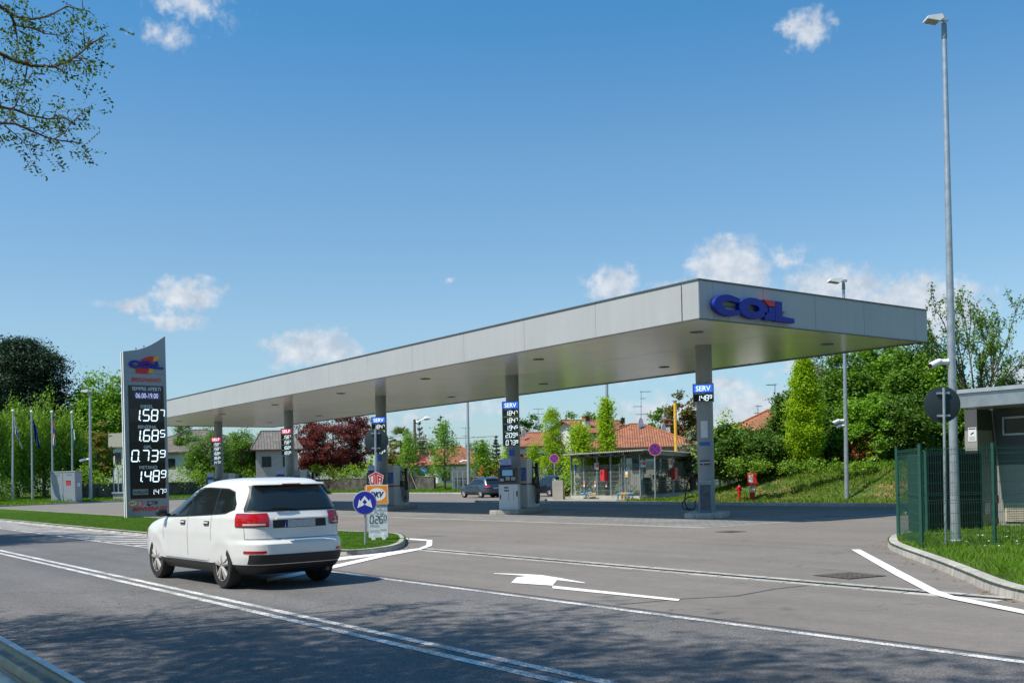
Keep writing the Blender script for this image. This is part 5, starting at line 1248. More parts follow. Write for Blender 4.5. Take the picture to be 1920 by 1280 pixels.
ex = [([(-60, -30), (0, 9), (18, 22), (30, 45)], 0.0280, 11.63), ([(0, 9), (28, 28), (60, 33), (90, 28), (125, 9), (165, 18)], 0.0176, 11.63), ([(30, 45), (60, 50), (85, 60), (110, 63), (138, 55)], 0.0096, 11.63),
      ([(-60, 80), (0, 97), (30, 112), (60, 120), (100, 122), (128, 112), (150, 97), (172, 78), (193, 66)], 0.0240, 11.17), ([(100, 122), (116, 128), (122, 114.75), (126, 120.87)], 0.0080, 11.17), ([(128, 112), (155, 110), (168, 132)], 0.0080, 11.17),
      ([(60, 120), (52, 110.92), (45, 160), (30, 190)], 0.0096, 11.32), ([(-60, 188), (0, 197), (30, 203), (55, 213), (90, 220), (120, 218), (140, 228)], 0.0176, 11.02), ([(-60, 215), (0, 227), (30, 229), (60, 243), (95, 257), (125, 262), (145, 264)], 0.0160, 10.86),
      ([(8, 232), (30, 250), (48, 267), (66, 271)], 0.0064, 10.86), ([(100, 258), (122, 245), (135, 225), (150, 212)], 0.0072, 10.94), ([(20, 228), (24, 205), (40, 170), (62, 130)], 0.0080, 11.09), ([(28, 45), (32, 70), (36, 98)], 0.0080, 11.47)]
robinia('roadside tree whose leafy branch tips hang into the upper left corner', -13.4, -2.7, 9.4, 2.7, 3, ex, 1.3, 16, .05)
robinia('nearer roadside tree above the camera shading the road', -8.6, -3.2, 13.4, 4.2, 8, None, 1.3, 32)
robinia('nearest roadside tree overhead behind the guard rail', -4.0, -3.4, 12.6, 3.6, 12, None, 1.2, 22)
robinia('distant roadside tree throwing the shadow band across the far lane', -39.5, -2.6, 12.5, 4.6, 21, None, 5.0, 38)
random.seed(11)
# tree belt on the far side of the camera (unseen, added to cut the sky light; it shades and is mirrored by the shiny panels)
blobs = []
for i in range(22): blobs.append((-70+i*6+random.uniform(-1, 1), -17+random.uniform(-1.5, 1.5), 5+random.uniform(-.5, 1), 4, 3.2, 5.2))
for i in range(10): blobs.append((24+random.uniform(-1, 1), -10+i*7, 5.5, 3.4, 4, 5.5+random.uniform(-1, 1.5)))
V, C = foliage(blobs, 900, 36, 1.5, .85, inner=.4)
o = np_mesh('added_tree_belt', V.reshape(-1, 3), np.arange(len(V)*4).reshape(-1, 4), LM['mid']); tag(o, 'continuous belt of unseen trees added to block sky light', 'trees', kind='stuff')
# ---------------------------------------------------------------- houses
def tile_mat(name, ax, c1, c2, cm_, bw=.24, rh=.34):
    if name in MATS: return MATS[name]
    m = bpy.data.materials.new(name); m.use_nodes = True; nt = m.node_tree; N = nt.nodes; L = nt.links; b = N['Principled BSDF']; b.inputs['Roughness'].default_value = .85
    tc = N.new('ShaderNodeTexCoord'); sp = N.new('ShaderNodeSeparateXYZ'); L.new(tc.outputs['Object'], sp.inputs[0]); cb = N.new('ShaderNodeCombineXYZ')
    mz = N.new('ShaderNodeMath'); mz.operation = 'MULTIPLY'; mz.inputs[1].default_value = 2.4; L.new(sp.outputs['Z'], mz.inputs[0])
    L.new(sp.outputs['X' if ax == 'x' else 'Y'], cb.inputs[0]); L.new(mz.outputs[0], cb.inputs[1])
    br = N.new('ShaderNodeTexBrick'); L.new(cb.outputs[0], br.inputs['Vector']); br.offset = 0; br.inputs['Scale'].default_value = 1; br.inputs['Brick Width'].default_value = bw; br.inputs['Row Height'].default_value = rh
    br.inputs['Mortar Size'].default_value = .035; br.inputs['Mortar Smooth'].default_value = .4; br.inputs['Bias'].default_value = 0
    br.inputs['Color1'].default_value = (*c1, 1); br.inputs['Color2'].default_value = (*c2, 1); br.inputs['Mortar'].default_value = (*cm_, 1)
    n = N.new('ShaderNodeTexNoise'); n.inputs['Scale'].default_value = 1.1; n.inputs['Detail'].default_value = 6; L.new(tc.outputs['Object'], n.inputs['Vector'])
    r = N.new('ShaderNodeMapRange'); L.new(n.outputs['Fac'], r.inputs['Value']); r.inputs['From Min'].default_value = .3; r.inputs['From Max'].default_value = .7; r.inputs['To Min'].default_value = .72; r.inputs['To Max'].default_value = 1.2
    v = N.new('ShaderNodeVectorMath'); v.operation = 'SCALE'; L.new(br.outputs['Color'], v.inputs[0]); L.new(r.outputs[0], v.inputs['Scale']); L.new(v.outputs[0], b.inputs['Base Color'])
    bp = N.new('ShaderNodeBump'); bp.inputs['Strength'].default_value = .9; bp.inputs['Distance'].default_value = .05; L.new(br.outputs['Fac'], bp.inputs['Height']); bp.invert = True; L.new(bp.outputs[0], b.inputs['Normal'])
    MATS[name] = m; return m
OT = dict(c1=(.45, .19, .095), c2=(.34, .13, .065), cm_=(.13, .04, .02))
M_tx, M_ty = tile_mat('roof_tile_x', 'x', **OT), tile_mat('roof_tile_y', 'y', **OT)
GT = dict(c1=(.21, .19, .165), c2=(.155, .14, .125), cm_=(.07, .065, .06))
M_gx, M_gy = tile_mat('slate_tile_x', 'x', **GT, bw=.4), tile_mat('slate_tile_y', 'y', **GT, bw=.4)
M_wall_v = mat('wall_grey_plaster', (.36, .35, .32), .9, var=.1, bump=.2, bscale=8)
M_wall_w = mat('wall_white', (.62, .62, .60), .9, var=.06, bump=.2, bscale=8)
M_wall_b = mat('wall_beige', (.50, .46, .38), .9, var=.07, bump=.2, bscale=8)
M_wood_d = mat('eaves_wood', (.07, .045, .03), .8, var=.2)
M_glassd = mat('window_glass', (.03, .035, .04), .12)
M_brick = mat('chimney_brick', (.34, .13, .07), .9, var=.25, vscale=12)
def hip_roof(mb, w, d, ze, zr, ov, ridge=None):
    """two-slot roof: slot 0 = slopes facing +-y, slot 1 = slopes facing +-x"""
    W, Dp = w/2+ov, d/2+ov; rl = max(0.01, (W-Dp) if ridge is None else ridge); th = .16
    A = [(-W, -Dp, ze), (W, -Dp, ze), (W, Dp, ze), (-W, Dp, ze)]; R = [(-rl, 0, zr), (rl, 0, zr)]
    mb.m = 0; mb.add([A[0], A[1], R[1], R[0]], [(0, 1, 2, 3)]); mb.add([A[2], A[3], R[0], R[1]], [(0, 1, 2, 3)])
    mb.m = 1; mb.add([A[1], A[2], R[1]], [(0, 1, 2)]); mb.add([A[3], A[0], R[0]], [(0, 1, 2)])
    mb.m = 2; mb.box(-W, W, -Dp, Dp, ze-th, ze-.004); mb.m = 0
def gable_roof(mb, w, d, ze, zr, ov):
    W, Dp = w/2+ov, d/2+ov; th = .14
    for s in (-1, 1):
        mb.m = 0; mb.add([(-W, s*Dp, ze), (W, s*Dp, ze), (W, 0, zr), (-W, 0, zr)], [(0, 1, 2, 3)])
        mb.m = 2; mb.add([(-W, s*Dp, ze-th), (W, s*Dp, ze-th), (W, 0, zr-th), (-W, 0, zr-th)], [(0, 1, 2, 3)])
        for x in (-W, W): mb.add([(x, s*Dp, ze-th), (x, s*Dp, ze), (x, 0, zr), (x, 0, zr-th)], [(0, 1, 2, 3)])
        mb.add([(-W, s*Dp, ze-th), (W, s*Dp, ze-th), (W, s*Dp, ze), (-W, s*Dp, ze)], [(0, 1, 2, 3)])
CAZ = math.atan2(cR.y, cR.x)
def house(name, label, px, D, pxl, pxr, py_e, py_r, depth=9, rz=0., kind='hip', zb=0., wallm=None, tiles=None, ridge=None, chim=(), wins=4, group='houses behind the station', cut=True):
    w = PXM(pxr-pxl, D); P = wd((pxl+pxr)/2, D+depth/2, zb)
    ze = EYE+(hpx(px)-py_e)/FPX*D-zb; zr = EYE+(hpx(px)-py_r)/FPX*(D+depth/2)-zb
    t = thing(name, label, 'house', tuple(P), CAZ+rz, group); d = depth; ov = .7; w = w-2*ov if cut else w
    mb = MB(); mb.box(-w/2, w/2, -d/2, d/2, -1, ze-.16)
    if kind == 'gable': mb.prism([(-d/2, ze-.17), (d/2, ze-.17), (0, zr-.2)], -w/2, w/2, 'x')
    mb.build('wall', wallm or M_wall_w, t)
    mb = MB(); (hip_roof if kind == 'hip' else gable_roof)(mb, w, d, ze, zr, ov, *([ridge] if kind == 'hip' else []))
    rf = mb.build('roof', (tiles or [M_tx, M_ty])+[M_wood_d], t)
    # ridge and hip tiles
    mb = MB(); W, Dp = w/2+ov, d/2+ov; rl = W if kind == 'gable' else max(.01, (W-Dp) if ridge is None else ridge)
    mb.tube([(-rl, 0, zr+.03), (rl, 0, zr+.03)], .11, 6)
    if kind == 'hip':
        for sx in (-1, 1):
            for sy in (-1, 1): mb.tube([(sx*rl, 0, zr+.03), (sx*W, sy*Dp, ze+.03)], .10, 6)
    mb.build('ridge_tiles', M_brick if not tiles else M_gx, rf)
    for (cx, cy, h) in chim:
        zc = zr-max(abs(cy)/(d/2), (abs(cx)-rl)/(w/2-rl) if kind == 'hip' else 0)*(zr-ze); mb = MB(); mb.box(cx-.38, cx+.38, cy-.32, cy+.32, zc-.6, zc+h*.55); c = mb.build('chimney', M_wall_w, rf)
        mb = MB(); mb.box(cx-.4, cx-.2, cy-.34, cy+.34, zc+h*.55, zc+h*.92); mb.box(cx+.2, cx+.4, cy-.34, cy+.34, zc+h*.55, zc+h*.92); mb.box(cx-.2, cx+.2, cy-.1, cy+.1, zc+h*.55, zc+h*.92); mb.box(cx-.5, cx+.5, cy-.42, cy+.42, zc+h*.92, zc+h); mb.build('chimney_cap', M_brick, c)
    for i in range(wins):
        x = -w/2+w*(i+.5)/wins; z0 = max(ze-2.3, .4)
        mb = MB(); mb.box(x-.55, x+.55, -d/2-.03, -d/2+.02, z0, z0+1.3); f = mb.build('window', M_glassd, t)
        mb = MB()
        for (a, b_, c, e) in ((x-.62, x-.55, z0-.06, z0+1.36), (x+.55, x+.62, z0-.06, z0+1.36), (x-.55, x+.55, z0-.08, z0), (x-.55, x+.55, z0+1.3, z0+1.36), (x-.03, x+.03, z0, z0+1.3)): mb.box(a, b_, -d/2-.06, -d/2-.031, c, e)
        mb.build('frame', M_wood_d, f)
    return t, w, d, ze, zr
def hpx(px): 
    d = cF+(px-960)/FPX*cR; return CYP+FPX*d.z/cU.z
# big hip house behind the shelter
H1 = house('tiled_house', 'long low house with a broad orange hip roof behind the mesh shelter', 1195, 98, 1078, 1312, 838, 795, 15, -.10, 'hip', chim=[(3.1, 1.2, 1.9)], wins=5, wallm=M_wall_b, ridge=.6)
H2 = house('tiled_house', 'gabled house with stepped orange roofs and brick topped chimney beside the slender hornbeam', 1120, 132, 1040, 1180, 812, 788, 9, .55, 'gable', chim=[(-2.6, -2.6, 1.5)], wins=3)
H3 = house('tiled_house', 'orange roofed house with white wall right of the second column', 1000, 126, 962, 1052, 836, 811, 9, -.2, 'hip', wins=3, ridge=1.5)
H4 = house('tiled_house', 'low distant orange roof with roof windows left of the thin lamp pole', 850, 150, 792, 905, 870, 838, 12, .3, 'hip', chim=[(-3.5, -2, 2.2)], wins=3, ridge=1.5)
H5 = house('tiled_house', 'small orange roofed wing beside the palm trunk', 778, 160, 738, 812, 872, 845, 12, -.2, 'hip', wins=2, ridge=1.)
H6 = house('tiled_house', 'steep orange roof showing above the dark shrubs on the bank', 1440, 78, 1396, 1500, 808, 770, 9, .35, 'hip', zb=1, wins=2, ridge=.3)
H7 = house('tiled_house', 'small orange roof between the yellow pole and the nearest column', 1275, 135, 1246, 1340, 815, 798, 9, .2, 'hip', wins=2, ridge=1.)
H8 = house('villa', 'long villa with grey slate roof and balcony behind the round green trees', 372, 150, 258, 492, 846, 806, 14, -.1, 'hip', tiles=[M_gx, M_gy], wallm=M_wall_w, wins=6)
H9 = house('villa', 'second villa with stepped grey slate roof behind the fourth column', 520, 140, 470, 566, 842, 808, 12, .25, 'hip', tiles=[M_gx, M_gy], wallm=M_wall_v, wins=2, ridge=2.)
# balcony block of the villa
P = wd(219, 146, 0); t = thing('balcony_block', 'beige concrete balcony block on the end of the grey villa left of the pylon', 'balcony', tuple(P), CAZ-.1)
zz = lambda py, D=146: EYE+(hpx(219)-py)/FPX*D
mb = MB(); mb.box(-1.0, 2.2, -.3, 1.5, zz(838), zz(812)); mb.build('parapet', M_wall_b, t)
mb = MB(); mb.box(-.6, 2.2, .3, 3, -.5, zz(838)-.005); mb.build('wall', M_wall_w, t)
mb = MB(); mb.box(-.35, .55, .26, .32, zz(870), zz(848)); w_ = mb.build('window', M_glassd, t)
for k in range(4):
    mb = MB(); mb.box(-.3+k*.22, -.26+k*.22, .22, .25, zz(870), zz(848)); mb.build('bar', M_wood_d, w_)
# solar panels and roof windows
def roofpatch(name, label, cat, px, py, D, w, h, m, tilt=.45, rz=0):
    P = P3(px, py, D); t = thing(name, label, cat, tuple(P), CAZ+rz); mb = MB(); mb.M = Matrix.Rotation(tilt, 4, 'X'); mb.box(-w/2, w/2, -h/2, h/2, 0, .06); mb.build('panel', m, t)
    mb = MB(); mb.M = Matrix.Rotation(tilt, 4, 'X'); mb.box(-w/2-.05, w/2+.05, -h/2-.05, -h/2, -.02, .09); mb.box(-w/2-.05, w/2+.05, h/2, h/2+.05, -.02, .09); mb.box(-w/2-.05, -w/2, -h/2, h/2, -.02, .09); mb.box(w/2, w/2+.05, -h/2, h/2, -.02, .09); mb.build('frame', M_steel, t)
# aerials and dishes
def aerial(px, py0, py1, D, arms, label):
    P0 = P3(px, py1, D); P1 = P3(px, py0, D); t = thing('tv_aerial', label, 'aerial', tuple(P0), 0, 'television aerials on the roofs'); rr = Vector((cR.x, cR.y, 0)).normalized()
    mb = MB(); mb.cyl((0, 0, 0), P1-P0, .045, .035, n=6); mb.build('mast', M_steel, t)
    for (f, a, b) in arms:
        c = (P1-P0)*f; l = PXM(1, D); mb = MB(); mb.cyl(c+rr*a*l, c+rr*b*l, .035, n=5); n = max(2, int(abs(b-a)/4))
        for k in range(n+1): q = c+rr*(a+(b-a)*k/n)*l; s = Vector((-rr.y, rr.x, 0)); mb.cyl(q-s*.45, q+s*.45, .022, n=4)
        mb.build('aerial_arm', M_steel_d, t)
aerial(1202, 732, 806, 106, [(.97, -1, 18), (.8, 0, 8), (.6, -14, 2), (.4, -9, 18)], 'tall mast with four yagi arms above the big tiled roof')
aerial(1245, 762, 818, 106, [(.95, -12, 1), (.4, -10, 14)], 'shorter mast with two arms above the big tiled roof')
aerial(1009, 764, 812, 131, [(.95, -10, 10), (.75, -8, 10), (.4, -3, 3)], 'yagi mast over the orange roof right of the second column')
aerial(1453, 718, 780, 84, [(.95, -15, 2), (.6, 0, 11), (.35, 0, 10)], 'yagi mast over the roof behind the dark shrubs')
aerial(1421, 758, 790, 95, [(.9, -4, 6), (.5, -6, 2)], 'small distant aerial left of the roof behind the shrubs')
aerial(873, 800, 842, 150, [(.95, -9, 9), (.6, -6, 6)], 'faint aerial over the distant orange roof')
def dish(px, py, D, r, label):
    P = P3(px, py, D); t = thing('satellite_dish', label, 'satellite dish', tuple(P), math.atan2(-cF.x, cF.y)*0+CAZ+1.0, 'satellite dishes on the roofs'); mb = MB(); mb.lathe([(.02, .12), (r*.5, .06), (r, -.06), (r, -.09), (r*.5, .02), (.02, .08)], (0, 0, 0), 18, 'y'); mb.build('reflector', M_white, t, smooth=True)
    mb = MB(); mb.cyl((0, .1, -.1), (0, .4, -r*1.5), .04, n=6); mb.build('bracket', M_steel, t)
    mb = MB(); mb.cyl((0, 0, -r*.8), (0, -r*.9, -.1), .02, n=5); mb.box(-.04, .04, -r*.9-.05, -r*.9+.03, -.14, -.05); mb.build('receiver', M_steel_d, t)
dish(1200, 794, 104, .62, 'white satellite dish at the foot of the tall aerial'); dish(1243, 804, 104, .58, 'white satellite dish beside the chimney of the tiled roof'); dish(981, 811, 128, .55, 'white satellite dish right of the second column')
# stone garden wall under the laurels
mb = MB(); M_stone = mat('old_stone', (.10, .095, .08), .95, var=.45, vscale=1.2, bump=.8, bscale=6)
gw = thing('garden_wall', 'dark weathered garden wall below the laurel shrubs', 'wall', tuple(bg(540, 6)))
pts = [bg(x, 6) for x in (120, 240, 320, 440, 540, 620, 700, 760, 815)]
for a, b in zip(pts, pts[1:]):
    d = (b-a).normalized(); nn = Vector((-d.y, d.x, 0))*.15; q = [a-nn, b-nn, b+nn, a+nn]; mb.M = Matrix.Translation(-Vector(gw.location)); mb.prism([(p.x, p.y) for p in q], -.2, 2.05)
mb.build('wall', M_stone, gw)
mb = MB(); mb.M = Matrix.Translation(-Vector(gw.location))
for a, b in zip(pts, pts[1:]):
    d = (b-a).normalized(); nn = Vector((-d.y, d.x, 0))*.2; q = [a-nn, b-nn, b+nn, a+nn]; mb.prism([(p.x, p.y) for p in q], 2.055, 2.12)
mb.build('coping', mat('stone_coping', (.2, .19, .17), .9, var=.3), gw)
# grey mesh fence and slat wall behind the left parked car
P = bg(877, 7); t = thing('mesh_fence', 'grey metal fence with a screened wall behind it left of the parked cars', 'fence', tuple(P), CAZ, 'far boundary fences')
D = dep(P); s = PXM(1, D)
mb = MB(); mb.box(-30*s, 32*s, .3, .4, 0, 2.7); mb.build('screen_wall', mat('grey_green_wall', (.16, .19, .17), .8, var=.1), t)
for k in range(7): mb = MB(); mb.box(-30*s+k*10*s, -30*s+k*10*s+.1, 0, .1, 0, 2.2); mb.build('post', M_steel, t)
mb = MB()
for z in (.25, 1.1, 1.5, 2.15): mb.box(-30*s, 32*s, .03, .06, z-.02, z+.02)
x = -30*s
while x < 32*s: mb.box(x, x+.02, .035, .055, .1, 2.15); x += .25
mb.build('mesh', M_steel, t)
# wooden pole street lamp with arm, and overhead wire
def pole_pts(px0, py0, px1, py1, D): return P3(px0, py0, D), P3(px1, py1, D)
b, a = pole_pts(780, 905, 777, 786, 165); t = thing('street_lamp', 'old dark pole street lamp with a curved white arm above the palm', 'street lamp', tuple(b)); mb = MB(); mb.cyl((0, 0, 0), a-b, .28, .2, n=8); mb.build('pole', mat('old_pole', (.16, .13, .11), .9), t)
arm = [P3(777+x, y, 165)-b for x, y in ((0, 797), (4, 791), (10, 788), (18, 786))]; mb = MB(); mb.tube(arm, .08, 6); mb.build('arm', M_steel, t)
q0, q1 = P3(794, 785.5, 165)-b, P3(807, 784, 165)-b; mb = MB(); mb.tube([q0, q0.lerp(q1, .4)+Vector((0, 0, .1)), q1], [.15, .35, .15], 8); mb.build('lantern', M_white, t, smooth=True)
mb = MB(); mb.tube([P3(725, 829, 165), P3(777, 826, 165), P3(830, 823, 165), P3(935, 817, 170)], .05, 5); o = mb.build('overhead_wire', M_steel, None); tag(o, 'grey overhead wire running past the street lamp', 'wire')
# yellow pole
b, a = P3(1267.5, 860, 80), P3(1265.5, 753, 80); b.z = .3; t = thing('yellow_vent_pole', 'tall yellow vent pole behind the shelter', 'pole', tuple(b)); mb = MB(); mb.cyl((0, 0, 0), a-b, .12, n=10); mb.build('pipe', mat('pipe_yellow', (.75, .42, .03), .5), t)
mb = MB(); mb.cyl(a-b, a-b+Vector((0, 0, .08)), .17, n=10); mb.box(*(lambda c: (c.x-.25, c.x+.25, c.y-.02, c.y+.02, c.z+.08, c.z+.12))(a-b)); mb.build('cap', M_steel_d, t)
# orange excavator arm tip behind the fence
P = P3(897, 884, 118); t = thing('digger_arm', 'arm tip of an orange barrier leaning behind the far mesh fence', 'digger', tuple(P), CAZ)
mb = MB(); mb.add([(-.2, 0, -1.2), (.25, 0, -1.2), (.7, 0, .6), (.35, 0, .9)], [(0, 1, 2, 3)]); mb.add([(-.2, .2, -1.2), (.25, .2, -1.2), (.7, .2, .6), (.35, .2, .9)], [(3, 2, 1, 0)]); mb.box(-.9, -.3, 0, .2, -1.3, -.9); mb.build('panel', mat('orange_paint', (.75, .16, .04), .5), t)

# ---------------------------------------------------------------- mesh shelter
P0, PL, PR = wd(1208, 62), wd(1055, 71), wd(1366, 86); PB = PL+PR-P0
org = Vector((P0.x, P0.y, .15)); sh = thing('gas_shelter', 'mesh fenced equipment shelter with a corrugated flat roof beyond the canopy', 'shelter', tuple(org))
zr = 3.17; T_ = Matrix.Translation(-org)
u = (PL-P0); v = (PR-P0); Lu, Lv = u.length, v.length; uu, vv = u/Lu, v/Lv
def sm(): m = MB(); m.M = T_; return m
def zroof(a, b): return 3.02-.0*a
mb = sm(); n = 44                                             # corrugated sheet: waves along the left edge
vs = []; fs = []
for i in range(n*4+1):
    f = i/(n*4); zz_ = .035*math.sin(i*math.pi/2)
    for gz, zt in ((0, 0), (1, 0)):
        P = P0+u*(f*1.0)+v*gz; vs.append((P.x, P.y, zr+zz_))
for i in range(n*4): fs.append((i*2, i*2+1, i*2+3, i*2+2))
o_ = len(vs); vs += [(x, y, z-.03) for x, y, z in vs]; fs += [tuple(a+o_ for a in f) for f in fs]
for i in range(n*4): fs += [(i*2, i*2+2, i*2+2+o_, i*2+o_), (i*2+1, i*2+3, i*2+3+o_, i*2+1+o_)]
fs += [(0, 1, 1+o_, o_)]
mb.add(vs, fs); mb.build('roof', mat('corrugated_sheet', (.50, .47, .42), .55, .1, var=.12), sh, smooth=True)
M_shg = mat('shelter_green_steel', (.10, .145, .125), .5, .2, var=.1); M_post = mat('shelter_post', (.26, .32, .34), .45, .4, var=.1)
def bar(mb, a, b, z0, z1, w):
    d = (b-a).normalized(); nn = Vector((-d.y, d.x, 0))*w/2; q = [a-nn, b-nn, b+nn, a+nn]; mb.prism([(p.x, p.y) for p in q], z0, z1)
ins = uu*.9+vv*1.0
A0 = P0+ins; AL = P0+u*.97+vv*1.0-uu*.3; AR = P0+v*.97+uu*.9; AB = AL+v*.93
mb = sm(); bar(mb, A0-uu*.9, AR+vv*.8, zr-.28, zr-.05, .12); mb.build('edge_beam', M_shg, sh); mb = sm(); bar(mb, A0-uu*.6+vv*.0, AL, zr-.26, zr-.05, .12); mb.build('edge_beam', M_shg, sh)
for k in range(1, 6): mb = sm(); q = A0.lerp(AL, k/6); bar(mb, q-vv*.9, q+v*.9, zr-.2, zr-.06, .08); mb.build('rafter', M_shg, sh)
NL = 6
for k in range(NL): mb = sm(); q = A0.lerp(AL, k/(NL-1)); mb.box(q.x-.05, q.x+.05, q.y-.05, q.y+.05, .3, zr-.06); mb.build('post', M_post, sh)
for k in range(1, 4): mb = sm(); q = A0.lerp(AR, k/3); mb.box(q.x-.06, q.x+.06, q.y-.06, q.y+.06, .3, zr-.06); mb.build('post', M_post, sh)
for k in range(1, 5): mb = sm(); q = AL.lerp(AB, k/4); mb.box(q.x-.06, q.x+.06, q.y-.06, q.y+.06, .3, zr-.06); mb.build('post', M_post, sh)
mb = sm(); bar(mb, A0, AL, 0, .36, .22); mb.build('low_wall', M_conc, sh); mb = sm(); bar(mb, A0+vv*.12, AR, 0, .36, .22); mb.build('low_wall', M_conc, sh)
def mesh_pan(a, b, z0, z1, dx, zs, m_, wv=.014, wh=.02):
    mb = sm(); L = (b-a).length; d = (b-a)/L; x = 0
    while x < L: q = a+d*x; mb.box(q.x-wv/2, q.x+wv/2, q.y-wv/2, q.y+wv/2, z0, z1); x += dx
    for z in zs: bar(mb, a, b, z-wh/2, z+wh/2, wh)
    mb.build('mesh', m_, sh)
mesh_pan(A0, AL, .37, 2.35, .10, [.38, .7, 1.0, 1.3, 1.6, 1.9, 2.2, 2.35], M_steel_d); mesh_pan(A0, AR, .37, 2.5, .22, [.38, 1.2, 2.5], M_shg, .02); mesh_pan(AL, AB, .37, 2.4, .6, [.38, 2.4], M_shg, .02)
mesh_pan(AR, AB, .37, 2.4, .6, [.38, 1.2, 2.4], M_shg, .02)
mb = sm(); q = A0.lerp(AB, .5); mb.box(q.x-1.6, q.x+1.6, q.y-.8, q.y+.8, .1, .3); mb.build('plinth', M_conc, sh)
for k, (fa, fb) in enumerate(((.35, .5), (.55, .45), (.72, .6))):
    mb = sm(); q = A0+(AL-A0)*fa+(AR-A0)*fb; mb.lathe([(.28, .3), (.32, .4), (.32, 1.2), (.2, 1.4), (.08, 1.45)], (q.x, q.y, 0), 14); mb.build('storage_cylinder', mat('tank_blue', (.06, .12, .3), .5) if k else M_steel_d, sh, smooth=True)
# signs, red boxes, pipes and labels on the shelter
nL = Vector((uu.y, -uu.x, 0)); nL = nL if nL.dot(Vector((P0.x, P0.y, 0))) < 0 else -nL
def shelf(px, plane='L'):
    """point of the left / right mesh plane in picture column px"""
    a, b = (A0, AL) if plane == 'L' else (A0, AR); d = cF+(px-960)/FPX*cR-(900-CYP)/FPX*cU
    # solve a+s(b-a) = t d (2-D)
    e = b-a; den = e.x*d.y-e.y*d.x; s = (-a.x*d.y+a.y*d.x)/den; q = a+e*s; return q
def plate(name, label, cat, px, py, w, h, m, plane='L', th=.03, group=None):
    q = shelf(px, plane); e = (AL-A0 if plane == 'L' else AR-A0).normalized(); rgt = -e if e.dot(Vector((cR.x, cR.y, 0))) < 0 else e
    z = zat(px, py, q.x, q.y); n = rgt.cross(Vector((0, 0, 1))); q = q+n*.08
    t = thing(name, label, cat, (q.x, q.y, z), math.atan2(rgt.y, rgt.x), group); mb = MB(); mb.box(-w/2, w/2, -th, 0, -h/2, h/2); mb.build('plate', m, t); return t
M_signw = mat('sign_white', (.7, .7, .7), .5, var=.03); M_signr = mat('sign_red', (.6, .03, .04), .5, var=.03)
def nosmoke(px, py, pl, lab, sc=1.):
    t = plate('warning_board', lab, 'sign', px, py, .42*sc, .33*sc, M_signw, pl, group='no smoking boards on the mesh')
    mb = MB(); mb.box(-.02*sc, .2*sc, -.036, -.031, -.05*sc, .14*sc); mb.build('red_field', M_signr, t)
    mb = MB(); put_text(mb, 'VIETATO', .0, .18*sc, .07*sc, .12*sc, frame((0, -.036, 0), (1, 0, 0), (0, 0, 1)), .003, .02); mb.build('lettering', M_signw, t)
    mb = MB(); mb.lathe([(.075*sc, -.0345), (.055*sc, -.0345), (.055*sc, -.031), (.075*sc, -.031)], (-.12*sc, 0, .03*sc), 18, 'y', False); mb.build('prohibition_ring', M_black_m, t)
nosmoke(1121.5, 873.5, 'L', 'small red and white no smoking board on the left mesh', 1.25); nosmoke(1209, 869, 'L', 'red and white no smoking board near the shelter corner', 1.25); nosmoke(1255, 868, 'R', 'largest no smoking board on the right mesh above the red box', 2.0)
def redbox(px, py0, py1, pl, lab, w):
    q = shelf(px, pl); z0, z1 = zat(px, py1, q.x, q.y), zat(px, py0, q.x, q.y); t = plate('hose_box', lab, 'fire hose box', px, (py0+py1)/2, w, z1-z0, M_signr, pl, .25, 'red fire hose boxes'); h = z1-z0
    mb = MB(); mb.box(-w*.28, w*.05, -.26, -.251, h*.05, h*.38); mb.build('window', M_glassd, t)
redbox(1137.5, 880, 900.5, 'L', 'red fire hose box on the left mesh of the shelter', .5); redbox(1259.5, 876.5, 898.5, 'R', 'red fire hose box on the right mesh of the shelter', .75)
for px in (1097.5, 1118, 1139):
    t = plate('label_board', 'small upright red and white label at px'.replace(' at px', '')+{1097.5: ' low on the mesh beside the gas frame', 1118: ' low on the mesh between two posts', 1139: ' low on the mesh under the red box'}[px], 'label', px, 907, .2, .36, M_signw, 'L', group='small labels low on the mesh')
    mb = MB(); mb.box(-.08, .08, -.036, -.031, -.02, .15); mb.build('red_field', M_signr, t)
t = plate('label_board', 'yellow and white warning label on the gas pipes', 'label', 1180, 889, .28, .36, M_signw, 'L', .12); mb = MB(); mb.box(-.13, .13, -.13, -.121, -.16, .02); mb.build('yellow_field', M_yel, t)
# pipes in front of the mesh
def pipe(label, pts, r, m, grp='coloured gas pipes'):
    o = MB().tube(pts, r, 7).build('gas_pipe', m, None, smooth=True); tag(o, label, 'pipe', grp)
M_pblue = mat('pipe_blue', (.10, .30, .50), .45); M_pyel = mat('pipe_orange', (.55, .32, .10), .5)
def onm(px, py, off=.35): 
    q = shelf(px, 'L')+nLn*off; return Vector((q.x, q.y, zat(px, py, q.x, q.y)))
e_ = (AL-A0).normalized(); nLn = Vector((e_.y, -e_.x, 0)); nLn = nLn if nLn.dot(Vector((-A0.x, -A0.y, 0))) > 0 else -nLn
pipe('blue gas pipe bending down left of the second shelter post', [onm(1106, 932), onm(1106, 926), onm(1108, 924), onm(1119, 922.5)], .07, M_pblue); pipe('orange gas pipe next to the blue bend', [onm(1110, 933), onm(1110, 928), onm(1112, 925.5), onm(1126, 925)], .06, M_pyel)
pipe('short blue pipe at the gas frame foot', [onm(1096, 926), onm(1098, 925), onm(1104, 925)], .07, M_pblue)
for k, (px, m_, l_) in enumerate(((1166.5, M_pblue, 'leftmost blue'), (1173, M_pyel, 'leftmost orange'), (1179, M_pyel, 'middle orange'), (1185, M_pblue, 'right blue'))):
    pipe(l_+' riser pipe bending into the shelter', [onm(px, 936), onm(px, 927), onm(px+2, 924.5), onm(px+5, 924.5, .1)], .06, m_)
